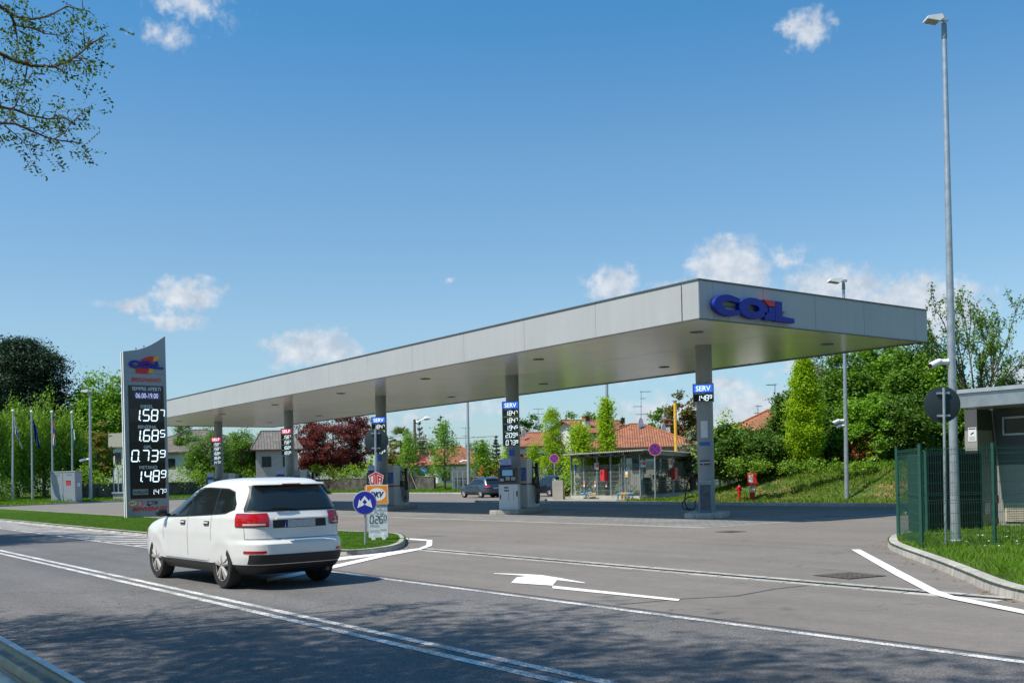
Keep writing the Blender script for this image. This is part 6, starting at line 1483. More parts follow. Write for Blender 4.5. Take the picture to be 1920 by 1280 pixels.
for px in (1165, 1169, 1178.5, 1183):
    pipe({1165: 'first', 1169: 'second', 1178.5: 'third', 1183: 'fourth'}[px]+' thin steel riser from the left on the mesh', [onm(px, 925, .12), onm(px, 872, .12)], .022, M_steel, 'thin steel risers on the mesh')
# gas panel frame, concrete block
q = g(1084, 934, .15); t = thing('gauge_stand', 'white steel frame with blue sign and gas gauges left of the shelter', 'gauge stand', (q.x, q.y, .15), CAZ); D = dep(q); s = PXM(1, D); hz = lambda py: zat(1084, py, q.x, q.y)-.15
mb = MB(); mb.box(-6*s, -5*s, 0, .08, 0, hz(866)); mb.box(5*s, 6*s, 0, .08, 0, hz(866)); mb.box(-5*s, 5*s, 0, .08, hz(868), hz(866)); mb.box(-5*s, 5*s, 0, .08, hz(922), hz(920.5)); mb.box(-5*s, 5*s, 0, .08, hz(907), hz(905.5)); mb.build('frame', M_white, t)
mb = MB(); mb.box(-5*s, -1.6*s, -.05, -.01, hz(886), hz(870)); mb.build('blue_sign', mat('sign_blue', (.02, .10, .45), .5), t)
mb = MB(); mb.box(-1.5*s, 4.8*s, -.1, .08, hz(898), hz(878)); mb.build('cabinet', M_white, t, bevel=.02)
mb = MB(); mb.box(-4*s, 0, -.14, -.11, hz(895), hz(892)); mb.build('yellow_label', M_yel, t)
mb = MB(); mb.lathe([(.0, -.14), (1.6*s, -.14), (1.6*s, -.1), (0, -.1)], (-1*s, 0, hz(898)), 14, 'y'); mb.build('gauge', M_pblue, t)
mb = MB(); mb.box(5*s, 8*s, -.1, .02, hz(895), hz(891)); mb.build('valve_arm', M_white, t)
q = g(1046, 936, .15); D = dep(q); s = PXM(1, D); t = thing('concrete_block', 'pale upright concrete block on the kerb in front of the right parked car', 'concrete block', (q.x, q.y, .15), CAZ-.15); h = zat(1046, 900, q.x, q.y)-.15
mb = MB(); mb.box(-10*s, 10*s, 0, .75, 0, h*.5-.006); mb.box(-10*s, 10*s, 0, .75, h*.5+.006, h); mb.box(-9.8*s, 9.8*s, .02, .73, h*.5-.006, h*.5+.006); mb.build('block', M_conc, t, bevel=.02)
mb = MB(); mb.box(10*s+.02, 10*s+.1, .3, .4, 0, h*.6); mb.build('marker_post', mat('pipe_yellow', (.75, .42, .03), .5), t)
# ---------------------------------------------------------------- lamp poles
def lamp_pole(label, pb, pt_, D, r0, r1, head=1., cam=None, group='tall galvanised yard lamps', zb=None):
    b = P3(*pb, D); a = P3(*pt_, D)
    if zb is not None: b.z = zb
    t = thing('yard_lamp', label, 'lamp pole', tuple(b), 0, group); A = a-b; up = A.normalized()
    mb = MB(); mb.lathe([(r0*1.35, 0), (r0*1.35, .03), (r0, .05)], (0, 0, 0), 16); mb.tube([Vector((0, 0, 0)), up*A.length*.5, A], [r0, (r0+r1)/2, r1], 18); mb.build('pole', M_steel, t, smooth=True)
    mb = MB(); mb.tube([A-up*.34, A-up*.32, A-up*.1, A], [r1*1.02, r1*1.2, r1*1.2, r1*1.1], 12); mb.build('socket', M_steel_d, t, smooth=True)
    if head:
        hd = -Vector((cR.x, cR.y, 0)).normalized(); sd = Vector((-hd.y, hd.x, 0)); M = frame(A+Vector((0, 0, .05)), hd, (0, 0, 1)); k = head
        mb = MB(); mb.M = M; mb.prism([(.12*k, .02*k), (.30*k, -.10*k), (.95*k, .02*k), (.88*k, .16*k), (.22*k, .24*k), (.12*k, .16*k)], -.30*k, .30*k); h_ = mb.build('lamp_head', mat('lamp_white', (.72, .73, .73), .4), t, bevel=.012*k)
        mb = MB(); mb.M = M; mb.prism([(.33*k, -.105*k), (.86*k, -.012*k), (.86*k, -.005*k), (.33*k, -.09*k)], -.24*k, .24*k); mb.build('glass', mat('lamp_glass', (.35, .36, .36), .2), h_)
        mb = MB(); mb.M = M; mb.box(-.22*k, .14*k, -.02*k, .13*k, -.06*k, .06*k); mb.cyl((0, -.1*k, 0), (0, .05*k, 0), .05*k); mb.build('bracket', M_steel, t, bevel=.006)
    return t, b, A
def cctv(pole_b, A, f, label, s=1., side=-1, D=20):
    c = pole_b+A*f; rr = Vector((cR.x, cR.y, 0)).normalized()*side; fw = -Vector((cF.x, cF.y, 0)).normalized()
    t = thing('security_camera', label, 'security camera', tuple(c), 0, 'cameras on the lamp poles')
    mb = MB(); q = rr*.12*s; mb.tube([rr*.07*s, rr*.2*s, rr*.26*s+Vector((0, 0, -.02*s))], [.06*s, .055*s, .05*s], 10); mb.build('bracket', M_white, t, smooth=True)
    ax = (rr*.8+fw*.5+Vector((0, 0, -.32))).normalized(); mb = MB(); c0 = rr*.22*s+Vector((0, 0, .02*s)); mb.tube([c0, c0+ax*.06*s, c0+ax*.30*s, c0+ax*.34*s], [.05*s, .065*s, .065*s, .05*s], 12); mb.build('housing', M_white, t, smooth=True)
    mb = MB(); mb.tube([c0+ax*.335*s, c0+ax*.35*s], .045*s, 12); mb.build('lens', M_black, t)
LB = g(1792, 1015, .15); DL = dep(LB)
t, b, A = lamp_pole('nearest tall lamp pole in the fenced verge at the right', (1792, 1015), (1770, 44), DL, .098, .045, .42)
cctv(b, A, (1015-678)/(1015-44), 'white camera bracket on the nearest tall lamp pole', 1.05, -1)
D2 = dep(Vector((xonY(1587.7, 42.4, 938), 42.4, .2)))
t, b, A = lamp_pole('tall lamp pole on the grass bank with two small cameras', (1587.7, 938.5), (1581.5, 530), D2, .108, .065, .78, zb=.1)
cctv(b, A, (938-786)/(938-530), 'upper white camera on the bank lamp pole', 1.4); cctv(b, A, (938-795)/(938-530), 'lower white camera on the bank lamp pole', 1.1)
t, b, A = lamp_pole('thin lamp pole behind the shelter rising past the canopy edge', (1138.8, 930), (1137, 612), 76, .15, .09, 1.)
t, b, A = lamp_pole('thin lamp pole on the far verge left of the parked cars', (878.5, 905), (875.5, 640), 118, .19, .1, 1.2, zb=.4)
cctv(b, A, (905-853)/(905-640), 'tiny white camera on the far verge lamp pole', 2.)
PB = bg(169.5, 4); t, b, A = lamp_pole('lamp pole between the electrical cabinet and the pylon', (170, 938), (168.4, 735), dep(PB), .2, .11, 1., zb=bz(4)-.05)
cctv(b, A, .38, 'white double camera on the lamp pole by the cabinet', 2.2)

# ---------------------------------------------------------------- flagpoles and flags
FL = [(23.5, 937, 24.2, 772.5), (60.7, 937, 59, 774), (99, 930, 97, 774.5), (136, 930, 134.5, 775.5)]
flagm = [('white flag with a small red and blue mark hanging from the first pole', mat('flag_white', (.62, .64, .72), .8, var=.1)), ('dark blue flag hanging from the second pole', mat('flag_blue', (.01, .035, .22), .8, var=.2)), ('white flag with red, blue and orange stripes on the third pole', mat('flag_white', (.62, .64, .72), .8, var=.1)), ('green and white flag on the fourth pole', mat('flag_green', (.01, .22, .13), .8, var=.2))]
shapes = [[(1.5, 782), (2.3, 786), (6.5, 800), (8, 812), (9.5, 820), (12, 828), (16.5, 841)], [(1, 782), (3, 788), (8, 800), (11, 812), (11, 822), (14, 832), (16, 838)], [(.5, 778), (2, 786), (4.2, 800), (4.5, 815), (5, 825), (6, 832), (4, 840)], [(.0, 783), (1.6, 790), (3, 800), (4, 812), (5.2, 822), (5.4, 832), (4, 841)]]
inner = [[(1, 782), (1.5, 790), (3, 804), (3, 813), (7, 818), (10, 826), (15, 841)], [(1, 782), (1.2, 792), (3, 806), (4.5, 815), (5, 824), (8, 832), (12, 842)], [(0, 778), (0, 790), (.5, 800), (1, 812), (.8, 822), (1, 832), (3, 840)], [(-1.2, 783), (-.8, 790), (-1.2, 800), (.8, 812), (1.2, 822), (1.6, 832), (3, 841)]]
for i, (xb, yb, xt, yt) in enumerate(FL):
    D = kd(xb)+6; b, a = P3(xb, yb, D), P3(xt, yt, D); b.z = bz(6)-.05; word = ['first', 'second', 'third', 'fourth'][i]
    t = thing('flagpole', '%s white flagpole from the left edge' % word, 'flagpole', tuple(b), 0, 'row of four flagpoles'); mb = MB(); mb.tube([(0, 0, 0), a-b], [.12, .075], 10); mb.build('pole', M_steel, t, smooth=True)
    mb = MB(); mb.lathe([(.02, 0), (.13, .06), (.16, .16), (.1, .28), (.02, .32)], tuple(a-b), 10); mb.build('finial', M_white, t, smooth=True)
    fl = thing('flag', flagm[i][0], 'flag', tuple(a), 0, 'limp flags on the four poles'); mb = MB(); vs = []; fs = []
    nx = 6
    for k, ((ox, oy), (ix, iy)) in enumerate(zip(shapes[i], inner[i])):
        for j in range(nx+1):
            f = j/nx; px = xt+1.2+ix+(ox-ix)*f; py = iy+(oy-iy)*f; dz = .35*math.sin(f*9+k*1.3+i)
            P = P3(px, py, D-.3+dz*.7)-a; vs.append(tuple(P))
    for k in range(6):
        for j in range(nx): q = k*(nx+1)+j; fs.append((q, q+1, q+nx+2, q+nx+1))
    mb.add(vs, fs); o = mb.build('cloth', flagm[i][1], fl, smooth=True, sharp=180); sm_ = o.modifiers.new('thickness', 'SOLIDIFY'); sm_.thickness = .02
    if i in (0, 2, 3):
        marks = {0: [(2.5, 5, M_blue, .2, .8), (3.2, 3.6, M_red, .5, .9)], 2: [(1.6, 2.0, M_red, .1, .9), (2.2, 2.9, M_blue, .1, .9), (3.1, 3.6, M_orange, .1, .9)], 3: [(.6, 2.2, M_white, 0, .3), (2.4, 4.2, M_white, .6, 1)]}[i]
        for (k0, k1, m_, f0, f1) in marks:
            mb = MB(); pts = []
            for kk in (k0, k1):
                k_ = int(kk); fr = kk-k_; k2 = min(k_+1, 6)
                for ff in (f0, f1):
                    ix = inner[i][k_][0]*(1-fr)+inner[i][k2][0]*fr; ox = shapes[i][k_][0]*(1-fr)+shapes[i][k2][0]*fr; iy = inner[i][k_][1]*(1-fr)+inner[i][k2][1]*fr; oy = shapes[i][k_][1]*(1-fr)+shapes[i][k2][1]*fr
                    pts.append(tuple(P3(xt+1.2+ix+(ox-ix)*ff, iy+(oy-iy)*ff, D-.75)-a))
            mb.add(pts, [(0, 1, 3, 2)]); mb.build('mark', m_, fl)
# ---------------------------------------------------------------- electrical cabinet, bench posts
q0, q1 = bg(96, 1.6), bg(145, 1.6); q0.z = q1.z = .15; D = dep(q0); mid = bg(118, 1.6); t = thing('electrical_cabinet', 'large grey double door electrical cabinet on the far kerb', 'cabinet', (mid.x, mid.y, .15), CAZ-.12); w = PXM(50, D); h = zat(118, 883, mid.x, mid.y)-.15; d = 1.3
mb = MB(); mb.box(-w/2, w/2, 0, d, .0, h-.12); mb.build('body', mat('cabinet_grey', (.34, .36, .38), .55, .1, var=.04), t, bevel=.02)
mb = MB(); mb.box(-w/2-.06, w/2+.06, -.06, d+.06, h-.115, h); mb.build('roof', mat('cabinet_grey', (.34, .36, .38), .55, .1, var=.04), t, bevel=.02)
for s in (-1, 1):
    mb = MB(); x0, x1 = (-w/2+.05, -.02) if s < 0 else (.02, w/2-.05); mb.box(x0, x1, -.03, -.002, .12, h-.2); dr = mb.build('door', mat('cabinet_door', (.30, .325, .345), .5, .1, var=.04), t, bevel=.008)
    for z in (.25, h-.45): mb = MB(); mb.box((x0+x1)/2-.3, (x0+x1)/2+.3, -.045, -.031, z, z+.12); mb.build('louvre', M_steel_d, dr)
mb = MB(); mb.box(.35, .9, -.05, -.031, h*.55, h*.66); mb.build('red_label', M_signr, t)
mb = MB(); mb.box(.35, .9, -.05, -.031, h*.665, h*.69); mb.build('dark_label', M_black_m, t)
mb = MB(); mb.prism([(-1.05, h*.6), (-.75, h*.6), (-.9, h*.70)], -.05, -.031, 'y'); mb.build('warning_label', M_yel, t)
mb = MB(); mb.box(w/2+.001, w/2+.18, .3, .6, h*.5, h*.62); mb.build('meter', M_white, t)
for i, px in enumerate((213, 221.5, 229.5)):
    b = bg(px, 3); a = P3(px, 879, dep(b)); t = thing('bollard_post', ['leftmost', 'middle', 'rightmost'][i]+' thin steel post beside the pylon', 'post', tuple(b), 0, 'thin posts beside the pylon'); mb = MB(); mb.cyl((0, 0, 0), (0, 0, a.z-b.z), .07, n=8); mb.build('post', M_steel, t); mb = MB(); mb.cyl((0, 0, a.z-b.z), (0, 0, a.z-b.z+.12), .1, n=8); mb.build('cap', M_rust, t)
b = bg(224, 1.5); t = thing('low_plinth', 'low pale concrete plinth at the far kerb beside the pylon', 'plinth', (b.x, b.y, .14), CAZ); mb = MB(); mb.box(-.8, 2.2, 0, 1.4, 0, .75); mb.build('base', M_conc, t, bevel=.03); mb = MB(); mb.box(-.9, 2.3, -.1, 1.5, .755, .95); mb.build('cap', M_steel, t, bevel=.02)

# ---------------------------------------------------------------- hydrant and hose cabinet on the bank foot
def yb(px, Y, z): X = xonY(px, Y, 938); return Vector((X, Y, z))
q = yb(1386.5, 42.0, .17); hy = thing('fire_hydrant', 'red pillar fire hydrant at the foot of the grass bank', 'hydrant', tuple(q)); Dq = dep(q); s = PXM(1, Dq); M_hyd = mat('hydrant_red', (.62, .015, .02), .4, var=.08)
mb = MB(); mb.lathe([(.075, 0), (.075, .44), (.10, .46), (.10, .5), (.085, .52)], (0, 0, 0), 14); mb.build('standpipe', M_hyd, hy, smooth=True)
mb = MB(); mb.lathe([(.09, .52), (.11, .56), (.11, .70), (.125, .71), (.125, .74), (.06, .79)], (0, 0, 0), 14); mb.build('head', M_hyd, hy, smooth=True)
for s_ in (-1, 1): mb = MB(); mb.M = Matrix.Rotation(CAZ, 4, 'Z'); mb.cyl((s_*.09, 0, .62), (s_*.19, 0, .62), .06, n=10); mb.build('outlet', M_hyd if s_ < 0 else M_steel, hy, smooth=True)
mb = MB(); mb.cyl((0, 0, .79), (0, 0, .87), .03, n=6); mb.build('spindle', M_steel, hy)
q = yb(1411, 42.1, .17); fc = thing('fire_hose_cabinet', 'red fire hose cabinet on a red post beside the hydrant', 'fire hose cabinet', tuple(q), CAZ-.2); z_ = lambda py: zat(1411, py, q.x, q.y)-.17
mb = MB(); mb.box(-.13, .13, 0, .2, 0, z_(907)); mb.build('post', M_hyd, fc, bevel=.01)
mb = MB(); mb.box(-.24, .26, -.1, .25, z_(908), z_(886)); mb.build('box', M_hyd, fc, bevel=.015)
mb = MB(); mb.box(-.17, .05, -.112, -.101, z_(904), z_(889)); w_ = mb.build('window', mat('white_glass', (.5, .5, .5), .2, var=.6, vscale=9), fc)
mb = MB(); mb.box(-.12, .12, -.012, -.001, z_(922), z_(909)); lb = mb.build('label', M_signw, fc)
mb = MB(); mb.box(-.07, -.03, -.02, -.0125, z_(916), z_(910)); mb.box(.02, .06, -.02, -.0125, z_(916), z_(910)); mb.build('red_marks', M_hyd, lb)

# ---------------------------------------------------------------- road signs
def round_sign(name, label, px, py, rpx, base, D, rz, mface, mback, post_r=.03, top=None, zb=None, group=None, back=False, post_px=None):
    """disc sign on a post; local x right, -y faces the viewer when rz = camera azimuth"""
    C = P3(px, py, D); R = PXM(rpx, D); b = P3(*base, D); zz = b.z if zb is None else zb
    t = thing(name, label, 'road sign', (b.x, b.y, zz), rz, group); Ri = Matrix.Rotation(-rz, 4, 'Z'); c = Ri @ (C-Vector((b.x, b.y, zz))); 
    mb = MB(); mb.lathe([(0, -.004), (R*.97, -.004), (R, 0), (R, .012), (R*.985, .014), (R*.985, .004), (0, .004)], (c.x, c.y, c.z), 48, 'y'); dd = mb.build('disc', mback, t, smooth=True)
    topz = c.z+R*.9 if top is None else (P3(post_px or px, top, D).z-zz)
    tx = c.x if post_px is None else (Ri @ (P3(post_px, py, D)-Vector((b.x, b.y, zz)))).x
    f = 1 if not back else -1
    mb = MB(); mb.tube([(0, .05*f, 0), (tx*topz/c.z if c.z else tx, .05*f, topz)], post_r, 12); mb.build('post', M_steel, t, smooth=True)
    for k in (-.62, .62):
        mb = MB(); z = c.z+k*R; mb.box(tx-R*.36, tx+R*.36, .022*f-.012, .022*f+.012, z-.02, z+.02); mb.build('clamp', M_steel, t)
    return t, c, R, dd
M_sback = mat('sign_back_grey', (.026, .042, .05), .55, .2, var=.12, vscale=2)
# right, sign back
Pp = g(1771, 1022, .15); D = dep(Pp)
round_sign('sign_back', 'back of a large round traffic sign in the fenced verge at the right', 1767, 758, 34, (1771.5, 1022), D, CAZ, None, M_sback, .028, 727, None, None, True, 1768)
# left, sign back in front of the third column
Pp = g(706, 1003, .12); D3 = dep(Pp)+.1
round_sign('sign_back', 'back of a round traffic sign on the island in front of the third column', 706, 826, 22.5, (706, 1005), D3, CAZ, None, M_sback, .033, 804, .125, None, True, 704.5)
# blue rounded direction sign
Pp = g(684.5, 1019, .125); D = dep(Pp); M_sblue = mat('sign_face_blue', (.008, .018, .30), .45, var=.03)
t, c, R, dd = round_sign('direction_sign', 'round blue sign with two white diverging arrows on the island', 684, 942, 22.6, (684.8, 1019), D, CAZ, None, M_steel, .033, None, .125)
mb = MB(); mb.lathe([(0, -.006), (R*.93, -.006), (R*.93, -.0045), (0, -.0045)], (c.x, c.y, c.z), 48, 'y'); mb.build('face', M_sblue, t)
F = frame((c.x, c.y-.0075, c.z), (1, 0, 0), (0, 0, 1)); k = R/100
ar = [[(-62, -42), (-45, 32), (-36, 12), (0, 58), (0, 30), (-20, 4), (-2, -12), (-12, -22)], [(62, -42), (45, 32), (36, 12), (0, 58), (0, 30), (20, 4), (2, -12), (12, -22)]]
for a_ in ar:
    mb = MB(); P_ = [tuple(F @ Vector((x*k, y*k, 0))) for x, y in a_]; mb.add(P_, [(0, 1, 2, 5), (2, 3, 4, 5), (0, 5, 6, 7)]); mb.build('arrow', M_signw, t)
# no stopping signs beyond the canopy
def nostop(px, py, r, base, D, lab, zb=None):
    t, c, R, dd = round_sign('no_stopping_sign', lab, px, py, r, base, D, CAZ-.0, None, M_steel, .05, None, zb, 'no stopping signs')
    for (ra, rb, m_, y) in ((R*.98, R*.02, M_signr, -.007), (R*.72, R*.02, mat('sign_face_blue2', (.02, .05, .5), .45), -.010)):
        mb = MB(); mb.lathe([(0, y), (ra, y), (ra, y+.002), (0, y+.002)], (c.x, c.y, c.z), 32, 'y'); mb.build('face', m_, t)
    for a in (math.pi/4, -math.pi/4):
        mb = MB(); mb.M = Matrix.Translation((c.x, c.y-.013, c.z)) @ Matrix.Rotation(a, 4, 'Y'); mb.box(-R*.8, R*.8, 0, .002 if a > 0 else .0015, -R*.085, R*.085); mb.build('cross_bar', M_signr, t)
    mb = MB(); mb.lathe([(R, -.008), (R*.95, -.008), (R*.95, -.002), (R, -.002)], (c.x, c.y, c.z), 32, 'y', False); mb.build('white_rim', M_signw, t)
q = yb(1228.5, 42.2, .16); nostop(1228, 842, 12, (1229, 931), dep(q), 'round no stopping sign in front of the shelter corner', .16)
q = bg(1040, 3); nostop(1039.2, 859, 8.6, (1040, 905), dep(q), 'smaller no stopping sign behind the right parked car')
t = thing('no_entry_sign', 'tiny no entry sign above a blue arrow sign behind the laurel shrubs', 'road sign', tuple(P3(793, 880, 150)), CAZ); R = .55
mb = MB(); mb.cyl((0, .1, -2), (0, .1, 1.6), .06); mb.build('post', M_steel, t)
mb = MB(); mb.lathe([(0, 0), (R, 0), (R, .03), (0, .03)], (0, 0, 1.1), 24, 'y'); f_ = mb.build('disc', M_signr, t); mb = MB(); mb.box(-R*.7, R*.7, -.02, -.001, 1.0, 1.2); mb.build('bar', M_signw, f_)
mb = MB(); mb.lathe([(0, 0), (R, 0), (R, .03), (0, .03)], (0, 0, -.1), 24, 'y'); f_ = mb.build('disc', mat('sign_light_blue', (.03, .25, .6), .5), t); mb = MB(); mb.M = Matrix.Translation((0, -.01, -.1)) @ Matrix.Rotation(.7, 4, 'Y'); mb.box(-R*.6, R*.6, -.01, 0, -.07, .07); mb.build('arrow', M_signw, f_)

# ---------------------------------------------------------------- fuel card board on the island
q = g(708, 1011, .125); Db = dep(q); t = thing('price_board', 'white price board with an orange oval panel and a red house-shaped emblem on the island', 'sign board', tuple(q), CAZ)
def L(px, py): P = P3(px, py, Db)-q; return (P.dot(Vector((math.cos(CAZ), math.sin(CAZ), 0))), P.z)
def bx(x0, x1, y0, y1): a = L(x0, y1); b = L(x1, y0); return a[0], b[0], a[1], b[1]
Fb = frame((0, 0, 0), (1, 0, 0), (0, 0, 1))
l, r, b_, t_ = bx(691.5, 726, 944, 1010); mb = MB(); mb.box(l, r, 0, .03, .06, t_); mb.build('board', mat('board_white', (.60, .66, .70), .5, var=.06, vscale=2), t)
for x0 in (697.5, 717.5):
    l, r, b_, t_ = bx(x0, x0+7, 1000, 1013); mb = MB(); mb.prism([(l, 0), (r, 0), (r, t_*.3), ((l+r)/2, t_*.9), (l+.02, t_), (l, t_)], -.12, -.002, 'y'); mb.build('foot', M_white, t)
l, r, b_, t_ = bx(683.5, 722, 910, 946); mb = MB(); mb.box(l, r, .06, .08, b_, t_); mb.build('rear_panel', M_orange, t)
l, r, b_, t_ = bx(687, 727.5, 908, 945); mb = MB(); mb.box(l, r, -.03, -.002, b_, t_); dk = mb.build('card_panel', M_white, t)
dkv(None, l+.02, r-.02, b_+.02, t_-.02, dk, Fb @ Matrix.Translation((0, 0, .03)))
l, r, b_, t_ = bx(692, 718.5, 884.5, 907.5); uta(l, r, b_, t_, t, Fb @ Matrix.Translation((0, 0, .02)))
l, r, b_, t_ = bx(696, 714, 884, 940); mb = MB(); mb.box(l, r, .0, .018, b_, b_+.75*(t_-b_)); mb.build('backing', M_signw, t)
M_dseg = mat('digit_grey', (.10, .11, .12), .5); M_dsegl = mat('digit_pale', (.36, .40, .43), .5)
for (rc, s_, m_) in (((697, 724, 948, 962), '1.260', M_dsegl), ((693, 724, 966, 980), '0.260', M_dseg)):
    l, r, b_, t_ = bx(*rc); mb = MB(); seg_price(mb, s_, l, r, b_, t_, Fb @ Matrix.Translation((0, 0, .003)), .13); mb.build('digits', m_, t)
for (s_, rc, m_) in (('DIFFERENZIALE', (694, 711, 983, 988), M_dsegl), ('SERVITO', (694, 712, 993, 999), M_dsegl), ('DIESEL', (714, 724, 945.6, 947.6), M_dseg), ('BENZINA', (714, 724, 962.5, 964.5), M_dseg), ('DIESEL', (693, 702, 963, 965), M_dseg)):
    l, r, b_, t_ = bx(*rc); mb = MB(); put_text(mb, s_, l, r, b_, t_, Fb, .003, .01); mb.build('lettering', m_, t)
for y in (976.5, 991): l, r, b_, t_ = bx(713, 724, y, y+3); mb = MB(); mb.box(l, r, -.004, -.001, b_, t_); mb.build('strip', mat('strip_beige', (.4, .38, .3), .5), t)

# ---------------------------------------------------------------- green mesh fence around the verge
M_fg = mat('fence_green', (.018, .085, .06), .45, .1, var=.1)
fp = [g(1685, 1008, .14), g(1728.5, 1026, .14), g(1865.5, 1021, .14)]; fp.append(fp[2]+(fp[2]-fp[1]).normalized()*2.5)
fn = thing('green_fence', 'green welded mesh fence around the verge in front of the kiosk', 'fence', tuple(fp[1])); O = fp[1]
FH = zat(1728, 838, O.x, O.y)-.14
def panel(a, b, H, name='mesh_panel', parent=fn, O=O, dx=.05, mm=M_fg, zlev=None):
    a, b = a-O, b-O; Lp = (b-a).length; d = (b-a)/Lp; n = Vector((-d.y, d.x, 0)); mb = MB()
    k = 0; x = .03; folds = [.12, .9*H*.5+.0, H-.12]
    zl = [.06, .26, .46, .66]; folds = [.5*H-.02, H-.10]
    while x < Lp-.02:
        q = a+d*x; pts = [(q.x, q.y, .03)]
        for fz in folds: pts += [(q.x, q.y, fz-.05), (q.x+n.x*.03, q.y+n.y*.03, fz), (q.x, q.y, fz+.05)]
        pts.append((q.x, q.y, H)); mb.tube(pts, .0026, 4, caps=False); x += dx
    zs = [.05]; z = .05
    while z < H-.2: z += .2; zs.append(z)
    zs = [z for z in zs if all(abs(z-f) > .09 for f in folds)]+[f+s for f in folds for s in (-.05, .05)]
    for z in zs: mb.cyl(a+Vector((0, 0, z))+d*.01, b+Vector((0, 0, z))-d*.01, .0035, n=5)
    return mb.build(name, mm, parent)
def post(p, H, parent=fn, O=O):
    q = p-O; mb = MB(); mb.box(q.x-.03, q.x+.03, q.y-.03, q.y+.03, -.05, H+.06); o = mb.build('post', M_fg, parent, bevel=.004); mb = MB(); mb.box(q.x-.034, q.x+.034, q.y-.034, q.y+.034, H+.061, H+.08); mb.build('post_cap', M_black_m, o)
for p in fp[:3]: post(p, FH)
panel(fp[0], fp[1], FH); panel(fp[1], fp[2], FH); panel(fp[2], fp[3], FH)
q2 = g(1697, 1004, .14)
# inner gate lock on the third post
mb = MB(); q = fp[2]-O; mb.box(q.x+.035, q.x+.09, q.y-.03, q.y+.02, FH*.42, FH*.5); mb.box(q.x+.035, q.x+.08, q.y-.03, q.y+.02, FH*.22, FH*.27); mb.build('hinge', M_black_m, fn)
# dark slatted bin screen behind the lamp pole
b0, b1 = wd(1737, 24.6, .14), wd(1836, 25.6, .14); bs = thing('bin_enclosure', 'black slatted bin screen with green posts behind the mesh fence', 'enclosure', tuple(b0), math.atan2((b1-b0).y, (b1-b0).x)); Lb = (b1-b0).length; Hb = zat(1790, 846, *wd(1790, 25)[:2])-.14
mb = MB(); x = 0
while x < Lb: mb.box(x+.006, min(x+.10, Lb), 0, .03, .03, Hb-.03); x += .11
mb.build('slats', mat('black_slats', (.008, .010, .010), .6), bs)
mb = MB(); mb.box(-.02, Lb+.02, -.03, .05, Hb-.025, Hb+.015); mb.build('top_rail', M_fg, bs)
for x in (-.03, Lb): mb = MB(); mb.box(x, x+.06, -.03, .05, 0, Hb-.03); mb.build('post', M_fg, bs)
mb = MB(); mb.box(-.05, -.02, .06, .5, .03, Hb-.05); mb.build('side_screen', mat('green_slats', (.01, .04, .03), .6), bs)
tag(MB().lathe([(.02, 0), (.05, .03), (.05, .07), (.02, .1)], tuple(P3(1696.5, 966, dep(fp[0])+.1)), 10).build('yellow_tag', mat('tag_yellow', (.75, .6, .02), .4)), 'tiny yellow tag clipped to the corner of the green mesh', 'tag')

# ---------------------------------------------------------------- kiosk at the right edge
K0 = g(1813, 986, .14); KY = K0.y; KX = K0.x
M_kw = mat('kiosk_panel', (.30, .295, .27), .6, .05, var=.04); M_kd = mat('kiosk_dark', (.075, .08, .085), .6, var=.08); M_kf = mat('kiosk_fascia', (.44, .46, .47), .35, .7, var=.12, vscale=4)
kz = lambda px, py: zat(px, py, *(lambda P: (P.x, P.y))(onYp(px, py, KY-.6)))
zf0, zf1 = onYp(1860, 760.5, KY-.9).z, onYp(1860, 733, KY-.9).z
ks = thing('service_kiosk', 'low grey service kiosk with overhanging metal roof at the right edge', 'kiosk', (KX, KY, .0)); 
XL = onYp(1797, 766, KY-.9).x-KX
mb = MB(); mb.box(XL, 9, -.9, 4, zf0, zf1); rf = mb.build('roof', M_kf, ks, bevel=.01)
mb = MB(); mb.box(XL-.05, 9, -.95, 4.05, zf1+.003, zf1+.10); mb.build('roof_edge', mat('roof_cap', (.40, .43, .46), .5, .3), rf)
pw = onYp(1833, 850, KY).x-KX; rv_ = .75
mb = MB(); mb.box(0, pw, 0, 3.8, 0, zf0-.55); mb.build('pier', M_kw, ks)
mb = MB(); mb.box(0, pw, 0.005, 3.8, zf0-.545, zf0-.003); mb.build('pier_head', M_kd, ks)
mb = MB(); mb.box(pw+.003, 9, rv_, 3.8, 0, 1.72); mb.build('wall', M_kw, ks)
mb = MB(); mb.box(pw+.003, 9, rv_-.01, 3.8, 1.723, zf0-.003); mb.build('upper_wall', M_kd, ks)
x0 = onYp(1881, 800, KY+rv_).x-KX; zw0, zw1 = onYp(1890, 816, KY+rv_).z, onYp(1890, 781, KY+rv_).z
mb = MB(); mb.box(x0+.05, x0+2.6, rv_-.03, rv_-.012, zw0+.05, zw1-.05); w_ = mb.build('window', M_glassd, ks)
mb = MB(); mb.box(x0, x0+.05, rv_-.05, rv_-.012, zw0, zw1); mb.box(x0+.05, x0+2.65, rv_-.05, rv_-.012, zw0, zw0+.05); mb.box(x0+.05, x0+2.65, rv_-.05, rv_-.012, zw1-.05, zw1); mb.build('frame', M_steel, w_)
x1 = onYp(1886, 960, KY+rv_).x-KX; zv0, zv1 = onYp(1900, 977, KY+rv_).z, onYp(1900, 942, KY+rv_).z
mb = MB(); mb.box(x1, x1+1.6, rv_-.04, rv_-.003, max(zv0, .2), zv1); v_ = mb.build('vent', mat('vent_beige', (.50, .44, .34), .6), ks)
mb = MB(); z = max(zv0, .2)+.05
while z < zv1-.05: mb.box(x1+.05, x1+1.55, rv_-.05, rv_-.041, z, z+.012); z += .045
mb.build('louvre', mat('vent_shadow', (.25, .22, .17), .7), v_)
mb = MB(); mb.box(pw-.0, pw+.003, .2, .3, 1, 1.1); 
